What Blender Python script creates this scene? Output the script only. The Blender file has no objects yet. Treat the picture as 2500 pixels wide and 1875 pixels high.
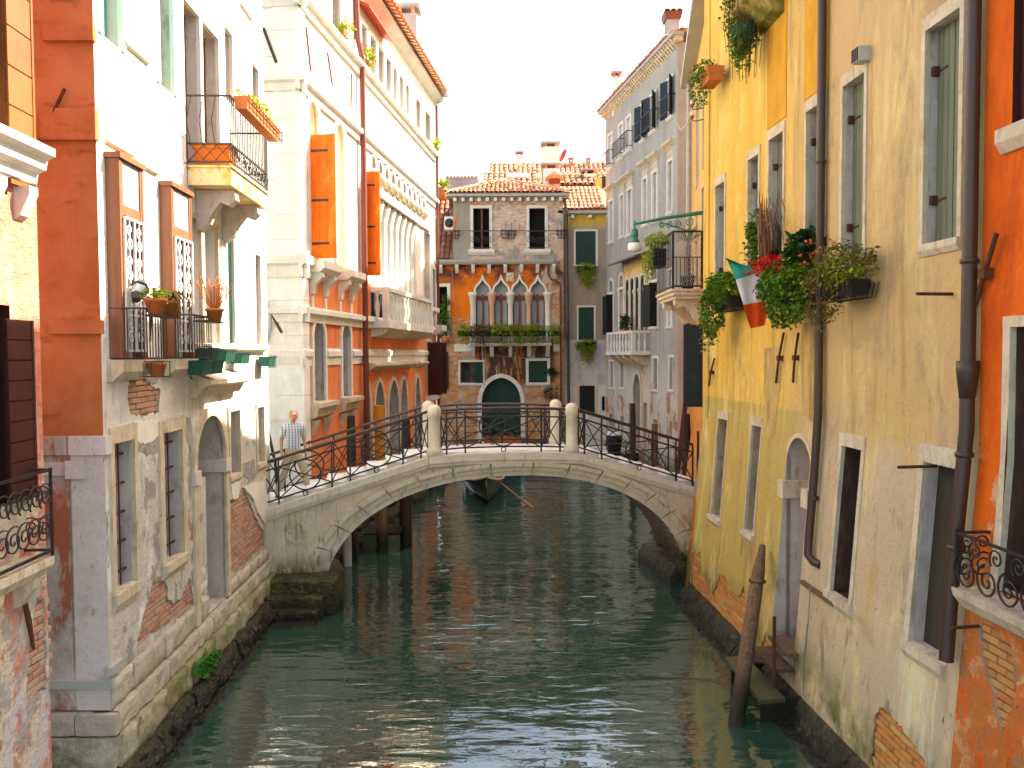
import bpy, bmesh, math, random
from math import sin, cos, pi, radians, sqrt, atan, atan2
from mathutils import Vector, Matrix, Euler, noise
from mathutils.geometry import tessellate_polygon
random.seed(7)
sc = bpy.context.scene
COL = sc.collection

# ---------------------------------------------------------------- camera
FPX, CU, CV, HZ = 1950.0, 1250.0, 937.5, 862.0      # photo is 2500 x 1875
EYE = Vector((0, 0, 5.4))
PITCH = atan((CV - HZ) / FPX)
CROT = Matrix.Rotation(pi / 2 - PITCH, 3, 'X') @ Matrix.Rotation(-0.005, 3, 'Z')
cam = bpy.data.cameras.new('camera')
camo = bpy.data.objects.new('camera', cam); COL.objects.link(camo)
cam.sensor_width = 36; cam.lens = 36 * FPX / 2500; cam.clip_start = .05; cam.clip_end = 1000
camo.matrix_world = Matrix.Translation(EYE) @ CROT.to_4x4()
sc.camera = camo

# ---------------------------------------------------------------- light
SUN_AZ, SUN_EL = radians(66), radians(43)
w = bpy.data.worlds.new('World'); sc.world = w; w.use_nodes = True
_sk = w.node_tree.nodes.new('ShaderNodeTexSky'); _sk.sky_type = 'NISHITA'; _sk.sun_disc = False
_sk.sun_elevation = SUN_EL; _sk.sun_rotation = SUN_AZ
_sk.air_density = 1.0; _sk.dust_density = 3.0; _sk.ozone_density = 0.3
_bg = w.node_tree.nodes['Background']; _bg.inputs[1].default_value = 0.15
w.node_tree.links.new(_sk.outputs[0], _bg.inputs[0])
sl = bpy.data.lights.new('sun', 'SUN'); sl.energy = 5.0; sl.angle = radians(0.6); sl.color = (1, .965, .91)
so = bpy.data.objects.new('sun', sl); COL.objects.link(so)
SDIR = Vector((sin(SUN_AZ) * cos(SUN_EL), cos(SUN_AZ) * cos(SUN_EL), sin(SUN_EL)))
so.rotation_euler = SDIR.to_track_quat('Z', 'Y').to_euler(); so.location = (20, 20, 40)
vs = sc.view_settings
vs.view_transform = 'Standard'; vs.look = 'None'; vs.gamma = 1; vs.use_curve_mapping = False
vs.exposure = 2.0
vs.use_white_balance = True; vs.white_balance_temperature = 7700; vs.white_balance_tint = 10

# ---------------------------------------------------------------- object helpers
def ray(u, v):
    return CROT @ Vector(((u - CU) / FPX, -(v - CV) / FPX, -1))
def on_z(u, v, z):
    d = ray(u, v); t = (z - EYE.z) / d.z; return EYE + d * t
def on_y(u, v, y):
    d = ray(u, v); t = y / d.y; return EYE + d * t

class Fac:
    """a vertical wall plane: x runs to the right seen from outside, y goes into the wall, z is up"""
    def __init__(s, p0, p1, prof=None):
        t = Vector((p1[0] - p0[0], p1[1] - p0[1], 0)); s.L = t.length; t.normalize()
        n = Vector((-t.y, t.x, 0)); s.prof = prof
        s.M = Matrix(((t.x, n.x, 0, p0[0]), (t.y, n.y, 0, p0[1]), (0, 0, 1, 0), (0, 0, 0, 1)))
        s.inv = s.M.inverted()
    def px(s, u, v, y=0.0):
        o = s.inv @ EYE; d = s.inv.to_3x3() @ ray(u, v)
        yy = y
        for _ in range(6 if s.prof else 1):
            t = (yy - o.y) / d.y; p = o + d * t
            if s.prof: yy = y + s.prof(p.z)
        return p.x, p.z
    def rect(s, ul, ur, vt, vb, y=0.0, side='L'):
        """image rectangle -> x0,x1,z0,z1 ; v measured at the left (or right) edge"""
        um = ul if side == 'L' else ur
        x0, zt = s.px(um, vt, y); _, zb = s.px(um, vb, y)
        xa, _ = s.px(ul, (vt + vb) / 2, y); xb, _ = s.px(ur, (vt + vb) / 2, y)
        return min(xa, xb), max(xa, xb), min(zb, zt), max(zb, zt)

class MB:
    def __init__(s): s.v = []; s.f = []; s.m = []; s.sm = []
    def add(s, vs, fs, mi=0, smooth=False):
        b = len(s.v); s.v += [tuple(p) for p in vs]
        for f in fs: s.f.append([i + b for i in f]); s.m.append(mi); s.sm.append(smooth)
        return s
    def box(s, x0, x1, y0, y1, z0, z1, mi=0, c=0.0):
        if c:   # chamfered edges on the x-z outline
            q = [(x0 + c, z0), (x1 - c, z0), (x1, z0 + c), (x1, z1 - c), (x1 - c, z1), (x0 + c, z1), (x0, z1 - c), (x0, z0 + c)]
            return s.prism(q, y0, y1, mi)
        vs = [(x, y, z) for z in (z0, z1) for y in (y0, y1) for x in (x0, x1)]
        return s.add(vs, [(0, 2, 3, 1), (4, 5, 7, 6), (0, 1, 5, 4), (2, 6, 7, 3), (0, 4, 6, 2), (1, 3, 7, 5)], mi)
    def prism(s, poly, y0, y1, mi=0, cap=True):
        n = len(poly)
        a = [(p[0], y0, p[1]) for p in poly]; b = [(p[0], y1, p[1]) for p in poly]
        fs = [(i, (i + 1) % n, n + (i + 1) % n, n + i) for i in range(n)]
        if cap:
            tr = tessellate_polygon([[Vector((p[0], p[1], 0)) for p in poly]])
            fs += [tuple(t) for t in tr] + [tuple(n + i for i in reversed(t)) for t in tr]
        return s.add(a + b, fs, mi)
    def prism_x(s, poly, x0, x1, mi=0):      # outline in y-z, extruded along x
        n = len(poly)
        a = [(x0, p[0], p[1]) for p in poly]; b = [(x1, p[0], p[1]) for p in poly]
        tr = tessellate_polygon([[Vector((p[0], p[1], 0)) for p in poly]])
        fs = [(i, (i + 1) % n, n + (i + 1) % n, n + i) for i in range(n)]
        fs += [tuple(t) for t in tr] + [tuple(n + i for i in reversed(t)) for t in tr]
        return s.add(a + b, fs, mi)
    def band(s, pin, pout, y0, y1, mi=0, close=False):
        """a strip between two polylines in x-z, with depth"""
        n = len(pin); vs = []
        for p, q in zip(pin, pout):
            vs += [(p[0], y0, p[1]), (q[0], y0, q[1]), (p[0], y1, p[1]), (q[0], y1, q[1])]
        fs = []
        for i in range(n if close else n - 1):
            a = 4 * i; b = 4 * ((i + 1) % n)
            fs += [(a, b, b + 1, a + 1), (a + 1, b + 1, b + 3, a + 3), (a, a + 2, b + 2, b), (a + 2, a + 3, b + 3, b + 2)]
        if not close:
            fs += [(0, 1, 3, 2), (4 * n - 4, 4 * n - 2, 4 * n - 1, 4 * n - 3)]
        return s.add(vs, fs, mi)
    def tube(s, path, r, n=6, mi=0, smooth=True, cap=True, rs=None):
        P = [Vector(p) for p in path]; rings = []; up = Vector((0, 0, 1)); prev = None; base = len(s.v)
        for i, p in enumerate(P):
            d = (P[min(i + 1, len(P) - 1)] - P[max(i - 1, 0)])
            if d.length < 1e-9: d = Vector((0, 0, 1))
            d.normalize()
            if prev is None:
                a = d.cross(up if abs(d.z) < .95 else Vector((1, 0, 0)))
            else:
                a = prev - d * prev.dot(d)
                if a.length < 1e-6: a = d.cross(up if abs(d.z) < .95 else Vector((1, 0, 0)))
            a.normalize(); prev = a; b = d.cross(a); rr = rs[i] if rs else r
            rings.append([p + a * cos(2 * pi * k / n + pi / n) * rr + b * sin(2 * pi * k / n + pi / n) * rr for k in range(n)])
        vs = [q for rg in rings for q in rg]; m = len(rings)
        fs = [(i * n + k, i * n + (k + 1) % n, (i + 1) * n + (k + 1) % n, (i + 1) * n + k) for i in range(m - 1) for k in range(n)]
        s.add(vs, fs, mi, smooth)
        if cap: s.add(rings[0], [tuple(reversed(range(n)))], mi); s.add(rings[-1], [tuple(range(n))], mi)
        return s
    def lathe(s, prof, c=(0, 0, 0), n=12, mi=0, smooth=True, sx=1, sy=1):
        vs = []; m = len(prof)
        for r, z in prof:
            for k in range(n): vs.append((c[0] + cos(2 * pi * k / n) * r * sx, c[1] + sin(2 * pi * k / n) * r * sy, c[2] + z))
        fs = [(i * n + k, i * n + (k + 1) % n, (i + 1) * n + (k + 1) % n, (i + 1) * n + k) for i in range(m - 1) for k in range(n)]
        fs += [tuple(reversed(range(n))), tuple((m - 1) * n + k for k in range(n))]
        return s.add(vs, fs, mi, smooth)
    def rod(s, a, b, r, n=5, mi=0): return s.tube([a, b], r, n, mi)
    def bar(s, a, b, w_, h_, mi=0):
        """rectangular bar from a to b"""
        a = Vector(a); b = Vector(b); d = (b - a).normalized()
        up = Vector((0, 0, 1)) if abs(d.z) < .9 else Vector((0, 1, 0))
        sx = d.cross(up).normalized() * w_ / 2; sz = sx.cross(d).normalized() * h_ / 2
        vs = [a - sx - sz, a + sx - sz, a + sx + sz, a - sx + sz, b - sx - sz, b + sx - sz, b + sx + sz, b - sx + sz]
        return s.add(vs, [(0, 1, 2, 3), (7, 6, 5, 4), (0, 4, 5, 1), (1, 5, 6, 2), (2, 6, 7, 3), (3, 7, 4, 0)], mi)
    def data(s, name, mats):
        me = bpy.data.meshes.new(name); me.from_pydata(s.v, [], s.f)
        if not isinstance(mats, (list, tuple)): mats = [mats]
        for m in mats: me.materials.append(m)
        me.polygons.foreach_set('material_index', s.m); me.polygons.foreach_set('use_smooth', s.sm)
        bm = bmesh.new(); bm.from_mesh(me); bmesh.ops.recalc_face_normals(bm, faces=bm.faces); bm.to_mesh(me); bm.free()
        me.update(); return me
    def obj(s, name, mats, parent=None, M=None, kind=None):
        return link(name, s.data(name, mats), parent, M, kind)

def link(name, data, parent=None, M=None, kind=None):
    o = bpy.data.objects.new(name, data); COL.objects.link(o)
    if parent is not None: o.parent = parent
    if M is not None: o.matrix_local = M
    if kind: o['kind'] = kind
    return o
def tag(o, label, cat, group=None, kind=None):
    o['label'] = label; o['category'] = cat
    if group: o['group'] = group
    if kind: o['kind'] = kind
    return o
def thing(name, label, cat, M=None, group=None):
    o = bpy.data.objects.new(name, None); COL.objects.link(o); o.empty_display_size = .2
    if M is not None: o.matrix_world = M
    return tag(o, label, cat, group)
def T(x, y, z, rz=0, s=1): return Matrix.Translation((x, y, z)) @ Matrix.Rotation(rz, 4, 'Z') @ Matrix.Scale(s, 4)

# ---------------------------------------------------------------- materials
class NT:
    def __init__(s, name):
        s.m = bpy.data.materials.new(name); s.m.use_nodes = True; s.t = s.m.node_tree
        s.b = s.t.nodes['Principled BSDF']; s.co = s.n('ShaderNodeTexCoord').outputs['Object']
    def n(s, k, **kw):
        x = s.t.nodes.new(k)
        for a, b in kw.items(): setattr(x, a, b)
        return x
    def set(s, sock, val):
        if isinstance(val, bpy.types.NodeSocket): s.t.links.new(val, sock)
        else: sock.default_value = (*val, 1) if isinstance(val, (tuple, list)) and len(val) == 3 and sock.type == 'RGBA' else val
    def map(s, scale=(1, 1, 1), off=(0, 0, 0), rot=(0, 0, 0), co=None):
        m = s.n('ShaderNodeMapping'); s.set(m.inputs[0], co or s.co)
        m.inputs['Location'].default_value = off; m.inputs['Rotation'].default_value = rot; m.inputs['Scale'].default_value = scale
        return m.outputs[0]
    def noise(s, scale=(1, 1, 1), off=0.0, detail=5, rough=.6, dist=0.0, co=None):
        x = s.n('ShaderNodeTexNoise'); s.set(x.inputs['Vector'], s.map(scale, (off, off * 1.7, off * .6), co=co))
        x.inputs['Scale'].default_value = 1; x.inputs['Detail'].default_value = detail; x.inputs['Roughness'].default_value = rough
        x.inputs['Distortion'].default_value = dist
        return x.outputs['Fac']
    def rng(s, v, lo, hi, a=0.0, b=1.0):
        x = s.n('ShaderNodeMapRange'); s.set(x.inputs[0], v)
        for i, q in enumerate((lo, hi, a, b)): x.inputs[i + 1].default_value = q
        return x.outputs[0]
    def math(s, op, a, b=0.0):
        x = s.n('ShaderNodeMath', operation=op); s.set(x.inputs[0], a); s.set(x.inputs[1], b); return x.outputs[0]
    def mix(s, f, a, b, mode='MIX'):
        x = s.n('ShaderNodeMix', data_type='RGBA', blend_type=mode)
        s.set(x.inputs[0], f); s.set(x.inputs[6], a); s.set(x.inputs[7], b); return x.outputs[2]
    def sep(s, co=None):
        x = s.n('ShaderNodeSeparateXYZ'); s.set(x.inputs[0], co or s.co); return x.outputs
    def bump(s, h, strength=.3, dist=.02, nrm=None):
        x = s.n('ShaderNodeBump'); s.set(x.inputs['Height'], h); x.inputs['Strength'].default_value = strength
        x.inputs['Distance'].default_value = dist
        if nrm is not None: s.set(x.inputs['Normal'], nrm)
        return x.outputs[0]
    def done(s, col, rough=.8, nrm=None, spec=.3, metal=0.0):
        s.set(s.b.inputs['Base Color'], col); s.set(s.b.inputs['Roughness'], rough)
        s.b.inputs['Specular IOR Level'].default_value = spec; s.b.inputs['Metallic'].default_value = metal
        if nrm is not None: s.set(s.b.inputs['Normal'], nrm)
        return s.m

def surf(name, col, layers=(), rough=.85, var=.12, vs=2.0, bump=.25, bs=40, bd=.01, spec=.25, metal=0.0, grain=.05, lump=0.0):
    """weathered surface. layers: (colour, amount, scale_vec, lo, hi, (z0,z1) or None, seed[, (axis, lo, hi)...])"""
    N = NT(name); seed = sum(map(ord, name)) % 97
    c1 = tuple(max(0, x * (1 - var)) for x in col); c2 = tuple(min(1, x * (1 + var)) for x in col)
    n1 = N.noise((vs,) * 3, seed, 6, .65)
    c = N.mix(N.rng(n1, .3, .7), c1, c2)
    sp = None
    for L in layers:
        lc, am, scl, lo, hi, zr, sd = L[:7]
        f = N.rng(N.noise(scl, seed + sd, 7, .65, .3), lo, hi, 0, am)
        if zr:
            if sp is None: sp = N.sep()
            f = N.math('MULTIPLY', f, N.rng(sp[2], zr[0], zr[1]))
        for ex in L[7:]:
            if sp is None: sp = N.sep()
            f = N.math('MULTIPLY', f, N.rng(sp[ex[0]], ex[1], ex[2]))
        c = N.mix(f, c, lc)
    n2 = N.noise((bs,) * 3, seed + 3, 4, .7)
    if grain: c = N.mix(N.rng(n2, .3, .7), N.mix(1.0, c, (1 - grain,) * 3, 'MULTIPLY'), c)
    h = n2
    if lump: h = N.math('ADD', N.math('MULTIPLY', N.noise((6, 6, 6), seed + 9, 4, .6), lump), n2)
    return N.done(c, rough, N.bump(h, bump, bd), spec, metal)
# ---------------------------------------------------------------- material set
def brickwall(name, c1, c2, mortar, layers=(), rough=.9, w_=.26, h_=.075):
    N = NT(name); seed = sum(map(ord, name)) % 97
    sp = N.sep(); cb = N.n('ShaderNodeCombineXYZ'); N.set(cb.inputs[0], sp[0]); N.set(cb.inputs[1], sp[2])
    b = N.n('ShaderNodeTexBrick'); N.set(b.inputs['Vector'], cb.outputs[0])
    for k, v in (('Scale', 1.0), ('Mortar Size', .008), ('Brick Width', w_), ('Row Height', h_), ('Bias', 0.0), ('Mortar Smooth', .3)):
        b.inputs[k].default_value = v
    b.inputs['Color1'].default_value = (*c1, 1); b.inputs['Color2'].default_value = (*c2, 1); b.inputs['Mortar'].default_value = (*mortar, 1)
    n1 = N.noise((1.3, 1.3, 2), seed, 6, .7)
    c = N.mix(N.rng(n1, .35, .7, 0, .6), b.outputs['Color'], tuple(x * .6 for x in c1))
    c = N.mix(N.rng(N.noise((5, 5, 9), seed + 5, 5), .5, .7, 0, .55), c, mortar)
    h = N.math('MULTIPLY', b.outputs['Fac'], -1.0)
    for L in layers:
        lc, am, scl, lo, hi, zr, sd = L[:7]
        f = N.rng(N.noise(scl, seed + sd, 7, .65, .3), lo, hi, 0, am)
        if zr: f = N.math('MULTIPLY', f, N.rng(sp[2], zr[0], zr[1]))
        for ex in L[7:]: f = N.math('MULTIPLY', f, N.rng(sp[ex[0]], ex[1], ex[2]))
        c = N.mix(f, c, lc)
        h = N.math('ADD', h, N.math('MULTIPLY', f, 1.2))
    fine = N.noise((30, 30, 30), seed + 2, 4, .7)
    return N.done(c, rough, N.bump(N.math('ADD', h, N.math('MULTIPLY', fine, .6)), .6, .02), .2)

def randmat(name, cols, rough=.85, bs=30, bump=.3, bd=.006, var=.5, nscale=14, dirt=None, spec=.2):
    """colour differs from object to object (bricks, tiles, stones)"""
    N = NT(name); oi = N.n('ShaderNodeObjectInfo'); r = N.n('ShaderNodeValToRGB'); r.color_ramp.interpolation = 'LINEAR'
    e = r.color_ramp.elements
    while len(e) < len(cols): e.new(.5)
    for i, c in enumerate(cols): e[i].position = i / (len(cols) - 1); e[i].color = (*c, 1)
    N.set(r.inputs[0], oi.outputs['Random'])
    # noise offset per object so that alike pieces do not repeat
    ad = N.n('ShaderNodeVectorMath', operation='ADD'); N.set(ad.inputs[0], N.co)
    cb = N.n('ShaderNodeCombineXYZ'); N.set(cb.inputs[0], N.math('MULTIPLY', oi.outputs['Random'], 57.0)); N.set(ad.inputs[1], cb.outputs[0])
    n1 = N.noise((nscale,) * 3, 0, 5, .7, co=ad.outputs[0])
    c = N.mix(N.rng(n1, .35, .75, 0, var), r.outputs[0], dirt or (.3, .27, .23))
    n2 = N.noise((bs,) * 3, 4, 4, .7, co=ad.outputs[0])
    return N.done(c, rough, N.bump(n2, bump, bd), spec)

V = (9, 9, .55)            # vertical streaks
M = {}
M['stone'] = surf('istrian_stone', (.60, .56, .49), [((.33, .28, .2), .55, (7, 7, 1.0), .52, .75, None, 1), ((.2, .18, .15), .45, (14, 14, 14), .6, .75, None, 5)], bump=.35, bs=35, lump=.8)
M['stone_white'] = surf('pale_stone', (.72, .69, .62), [((.4, .36, .28), .4, (8, 8, 1.0), .55, .78, None, 1)], bump=.3, bs=30, lump=.6)
M['stone_frame'] = surf('window_stone', (.62, .52, .37), [((.36, .27, .16), .75, (9, 9, 2), .50, .66, None, 1), ((.72, .64, .50), .5, (4, 4, 5), .48, .62, None, 6), ((.16, .11, .07), .6, (22, 22, 14), .62, .70, None, 9)], bump=.6, bs=25, lump=1.6, bd=.02)
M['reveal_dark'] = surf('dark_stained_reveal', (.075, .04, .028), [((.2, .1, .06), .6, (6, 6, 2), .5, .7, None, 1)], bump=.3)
M['stone_mauve'] = surf('reveal_stone', (.54, .47, .42), [((.30, .23, .17), .8, (5, 5, 2.5), .52, .68, None, 1), ((.16, .11, .08), .7, (24, 24, 16), .66, .71, None, 4), ((.66, .6, .55), .6, (2, 2, 2), .5, .65, None, 7)], bump=.4, lump=.8)
M['bridge'] = surf('bridge_stone', (.60, .52, .37), [((.70, .63, .49), .8, (1.6, 1.6, 2), .45, .62, None, 2), ((.46, .33, .15), .6, (1.1, 1.1, 1.1), .55, .68, None, 12), ((.13, .10, .06), .75, (12, 12, 1.2), .56, .68, None, 1), ((.12, .085, .035), .7, (20, 20, 4), .60, .70, None, 8), ((.10, .11, .012), .95, (6, 6, 3), .34, .54, (1.15, .75), 4), ((.012, .014, .008), .97, (5, 5, 5), .1, .4, (.8, .5), 6)], bump=.5, bs=28, lump=1.2, bd=.016)
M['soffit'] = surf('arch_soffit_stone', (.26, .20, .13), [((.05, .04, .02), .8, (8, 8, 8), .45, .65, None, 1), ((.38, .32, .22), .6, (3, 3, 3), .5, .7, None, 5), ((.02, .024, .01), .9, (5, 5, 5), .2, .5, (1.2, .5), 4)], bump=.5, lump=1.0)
M['coping'] = surf('coping_stone', (.66, .59, .45), [((.42, .33, .18), .7, (10, 10, 1.0), .54, .68, None, 1), ((.76, .71, .6), .6, (3, 3, 3), .45, .62, None, 2), ((.14, .11, .07), .6, (20, 20, 6), .64, .71, None, 5)], bump=.4, lump=.8)
M['step'] = surf('white_step_stone', (.74, .72, .68), [((.5, .46, .4), .4, (5, 5, 5), .5, .7, None, 1)], bump=.2)
M['moss'] = surf('wet_mossy_stone', (.040, .036, .018), [((.11, .115, .014), .95, (3.5, 3.5, 5), .46, .60, (.1, .45), 1), ((.22, .19, .12), .9, (11, 11, 11), .57, .66, None, 7), ((.075, .055, .03), .7, (26, 26, 26), .5, .62, None, 9), ((.006, .007, .005), .95, (7, 7, 7), .35, .55, (.5, .1), 3)], rough=.5, bump=1.0, bs=16, bd=.06, lump=3.0, spec=.45)
M['footing'] = randmat('footing_stone', [(.42, .37, .22), (.52, .47, .34), (.36, .32, .16), (.56, .50, .38)], bs=14, bump=.9, bd=.035, var=.95, nscale=3.5, dirt=(.10, .105, .018))
M['course'] = randmat('course_stone', [(.58, .51, .38), (.66, .60, .47), (.50, .43, .32), (.62, .55, .42)], bs=16, bump=.8, bd=.025, var=.75, nscale=5, dirt=(.33, .28, .2))
M['algae'] = surf('bright_green_weed', (.020, .12, .008), [((.06, .17, .015), .7, (12, 12, 12), .4, .7, None, 1)], bump=.8, bs=40, rough=.6)
M['white_plaster'] = surf('white_plaster', (.80, .78, .73), [((.57, .54, .46), .94, (1.3, 1.3, .8), .32, .46, (5.4, 3.9), 1), ((.32, .30, .27), .92, (2.2, 2.2, 1.6), .54, .59, (5.2, 3.8), 4), ((.24, .22, .18), .6, V, .54, .70, (7, 4), 2), ((.80, .79, .76), .97, (1.0, 1.0, 1.1), .58, .605, (4.8, 3.4), 11), ((.12, .10, .08), .8, (20, 20, 7), .62, .67, (6, 3.4), 6), ((.10, .085, .06), .85, (60, 3, 60), .68, .70, (5.5, 3.5), 15), ((.40, .17, .10), .85, (1.6, 1.6, 1.4), .62, .64, (4.0, 2.6), 23), ((.13, .14, .04), .9, (3, 3, 2), .45, .6, (1.7, 1.1), 17)], bump=.8, bs=20, lump=2.8, bd=.018)
M['ochre_trim'] = surf('rust_stained_render', (.72, .58, .33), [((.70, .42, .05), .95, (3, 3, 3), .46, .6, None, 1), ((.30, .12, .03), .8, (7, 7, 4), .58, .68, None, 3)], bump=.4)
M['red_plaster'] = surf('red_brown_plaster', (.42, .125, .040), [((.54, .20, .085), .85, (.9, .9, .9), .42, .62, None, 1), ((.17, .055, .028), .75, (2.0, 2.0, 5), .56, .70, None, 4), ((.30, .075, .022), .8, (.7, .7, .7), .45, .6, None, 7, (2, 7, 4.6))], bump=.45, bs=26, lump=.8)
M['grey_plaster'] = surf('cracked_grey_plaster', (.60, .54, .49), [((.40, .35, .30), .85, (2.4, 2.4, 2.4), .55, .65, None, 1), ((.36, .32, .27), .95, (2, 2, 1), .2, .4, None, 14, (0, 2.24, 2.20)), ((.34, .09, .04), .95, (3, 3, 1.2), .46, .54, None, 4, (0, 2.27, 2.23)), ((.2, .15, .11), .9, (2, 2, .6), .3, .5, None, 19, (0, 2.27, 2.25), (0, 2.22, 2.24)), ((.68, .63, .58), .6, (1.0, 1.0, 1.0), .5, .65, None, 8), ((.12, .095, .07), .8, (26, 26, 10), .63, .68, None, 2)], bump=.7, bs=20, lump=2.0)
M['pink_plaster'] = surf('pink_red_plaster', (.60, .205, .135), [((.70, .46, .36), .7, (2.6, 2.6, .4), .54, .68, None, 1), ((.62, .54, .40), .97, (3.2, 3.2, 1.6), .46, .50, (5.0, 3.9), 3), ((.36, .33, .30), .92, (7, 7, 4), .45, .54, (4.2, 3.2), 5), ((.48, .17, .06), .9, (5, 5, 6), .57, .62, (3.8, 2.9), 7), ((.56, .53, .51), .9, (5, 5, 2), .48, .56, (2.8, 1.8), 9)], bump=.9, bs=18, lump=2.8, bd=.02)
M['yellow'] = surf('yellow_plaster', (.77, .505, .115), [((.66, .40, .06), .8, (1.5, 1.5, .20), .44, .58, None, 1), ((.58, .39, .185), .97, (.5, .5, .4), .15, .5, None, 3, (0, 3.7, 6.0)), ((.42, .30, .16), .85, (1.3, 1.3, .6), .53, .61, None, 5, (0, 3.5, 5.5)), ((.66, .48, .22), .8, (1.9, 1.9, .3), .55, .64, None, 21, (0, 4.4, 6)), ((.48, .36, .11), .9, (.8, .8, .8), .1, .4, (4.50, 4.44), 7, (0, 5.4, 4.8)), ((.54, .43, .29), .92, (.8, .8, .6), .36, .48, (4.8, 4.0), 8, (0, 4.4, 5.4)), ((.36, .23, .08), .6, (3.2, 3.2, .30), .53, .66, None, 2), ((.84, .66, .28), .6, (1.7, 1.7, .45), .54, .66, None, 12), ((.40, .30, .16), .7, (1.1, 1.1, .7), .58, .64, (6.4, 5.2), 41), ((.13, .10, .05), .9, (22, 22, 5), .645, .675, (5.8, 4.2), 9), ((.24, .19, .12), .8, (3.2, 3.2, .8), .58, .65, (3.8, 1.8), 27), ((.10, .075, .04), .85, (70, 3, 70), .70, .715, None, 31), ((.70, .67, .50), .8, (9, 9, .25), .42, .58, (2.05, 1.8), 33, (0, 8.1, 8.3), (0, 9.1, 8.95)), ((.07, .10, .012), .9, (2.0, 2.0, 1.4), .38, .58, (1.35, .5), 4)], bump=.7, bs=20, lump=2.4, bd=.016)
M['ochre'] = surf('dark_ochre_panel', (.66, .33, .03), [((.5, .22, .02), .6, (3, 3, .8), .45, .65, None, 1)], bump=.3)
M['orange'] = surf('bright_orange_plaster', (.76, .13, .008), [((.56, .075, .006), .85, (2.0, 2.0, .6), .46, .60, None, 1), ((.62, .38, .2), .95, (3, 3, 2.4), .52, .56, (4.7, 4.0), 3), ((.50, .16, .04), .95, (4, 4, 4), .36, .54, (4.0, 3.2), 5), ((.30, .19, .10), .85, (6, 6, 4), .54, .62, (3.5, 2.4), 8), ((.15, .07, .03), .8, (14, 14, 14), .6, .68, (3.8, 3), 12)], bump=.7, bs=20, lump=2.4, bd=.016)
M['salmon'] = surf('salmon_plaster', (.82, .25, .085), [((.84, .77, .67), .97, (.7, .7, .7), -.6, -.3, (7.55, 7.75), 11), ((.66, .16, .055), .7, (1.4, 1.4, .35), .45, .65, (8, 7), 1), ((.72, .40, .30), .55, (14, 14, .6), .55, .7, (8, 7), 4), ((.5, .44, .36), .9, (4, 4, 4), .35, .55, (2.1, 1.7), 6), ((.34, .12, .06), .5, (5, 5, 3), .6, .7, (3.5, 2), 9)], bump=.3, bs=25)  # pale above the middle band: bleaching sunlight painted into the plaster colour
M['palace_white'] = surf('white_palace_stone', (.81, .79, .73), [((.60, .56, .46), .5, (2, 2, .6), .45, .7, (9, 5), 1), ((.30, .26, .18), .4, (9, 9, 1.1), .62, .75, (8, 5), 4)], bump=.25, bs=22)
M['grey_stucco'] = surf('grey_stucco', (.40, .38, .345), [((.31, .285, .26), .7, (1.6, 1.6, .16), .45, .65, None, 1), ((.55, .51, .45), .6, (2.6, 2.6, .2), .55, .72, None, 4), ((.60, .56, .47), .9, (1.1, 1.1, .7), .3, .5, (5.4, 3.6), 6), ((.40, .15, .075), .9, (1.2, 1.2, .8), .55, .6, (5.6, 4.4), 9), ((.11, .12, .04), .9, (2, 2, 2), .2, .5, (1.3, .5), 12)], bump=.35, bs=14)
M['mauve_stucco'] = surf('mauve_grey_stucco', (.37, .33, .335), [((.40, .35, .33), .7, (.7, .7, .7), .45, .65, None, 1), ((.24, .2, .2), .5, (1.4, 1.4, .3), .5, .7, None, 3), ((.5, .4, .36), .7, (3, 3, 3), .6, .7, (14, 16), 7)], bump=.3, bs=14)
M['gothic_wall'] = brickwall('gothic_wall', (.52, .20, .075), (.66, .40, .19), (.62, .54, .40), [
    ((.60, .26, .06), .75, (1.8, 1.8, 3), .50, .60, None, 21), ((.24, .13, .07), .7, (3, 3, 7), .55, .64, None, 24), ((.62, .52, .36), .85, (2.2, 2.2, 3), .56, .62, None, 27),
    ((.56, .48, .37), .9, (.9, .9, .8), .56, .60, None, 15), ((.80, .19, .012), .98, (.8, .8, .6), .33, .36, (6.9, 7.5), 1, (0, 6.1, 5.5)), ((.09, .045, .035), .94, (1.0, 1.0, 1.2), .40, .54, (8.7, 9.6), 3), ((.54, .46, .35), .95, (.9, .9, .6), .50, .54, (6.6, 7.4), 6, (0, 4.0, 5.2)),
    ((.075, .04, .03), .95, (1.6, 1.6, .3), .34, .44, (3.5, 4.0), 9, (2, 6.35, 5.95), (0, 1.9, 2.3), (0, 6.6, 6.2)), ((.74, .20, .015), .95, (3.0, 3.0, .3), .56, .59, (3.4, 4.0), 12, (2, 6.35, 5.95), (0, 1.9, 2.4)), ((.50, .40, .28), .95, (2.6, 2.6, .25), .60, .62, (3.4, 4.0), 33, (2, 6.35, 5.95))])
M['gothic_upper'] = brickwall('gothic_upper', (.58, .34, .24), (.70, .58, .46), (.70, .64, .53), [
    ((.74, .68, .57), .8, (1.5, 1.5, 2.4), .54, .62, None, 8), ((.46, .22, .13), .7, (3, 3, 6), .57, .63, None, 11), ((.36, .335, .29), .97, (.6, .6, .55), .53, .55, None, 1), ((.34, .32, .27), .97, (.7, .7, .35), .1, .3, None, 2, (0, 2.1, 1.75)), ((.72, .2, .03), .95, (2.4, 2.4, .40), .60, .62, None, 4), ((.24, .22, .18), .8, (1.5, 1.5, .8), .52, .66, (11.4, 10.5), 6)])
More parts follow.
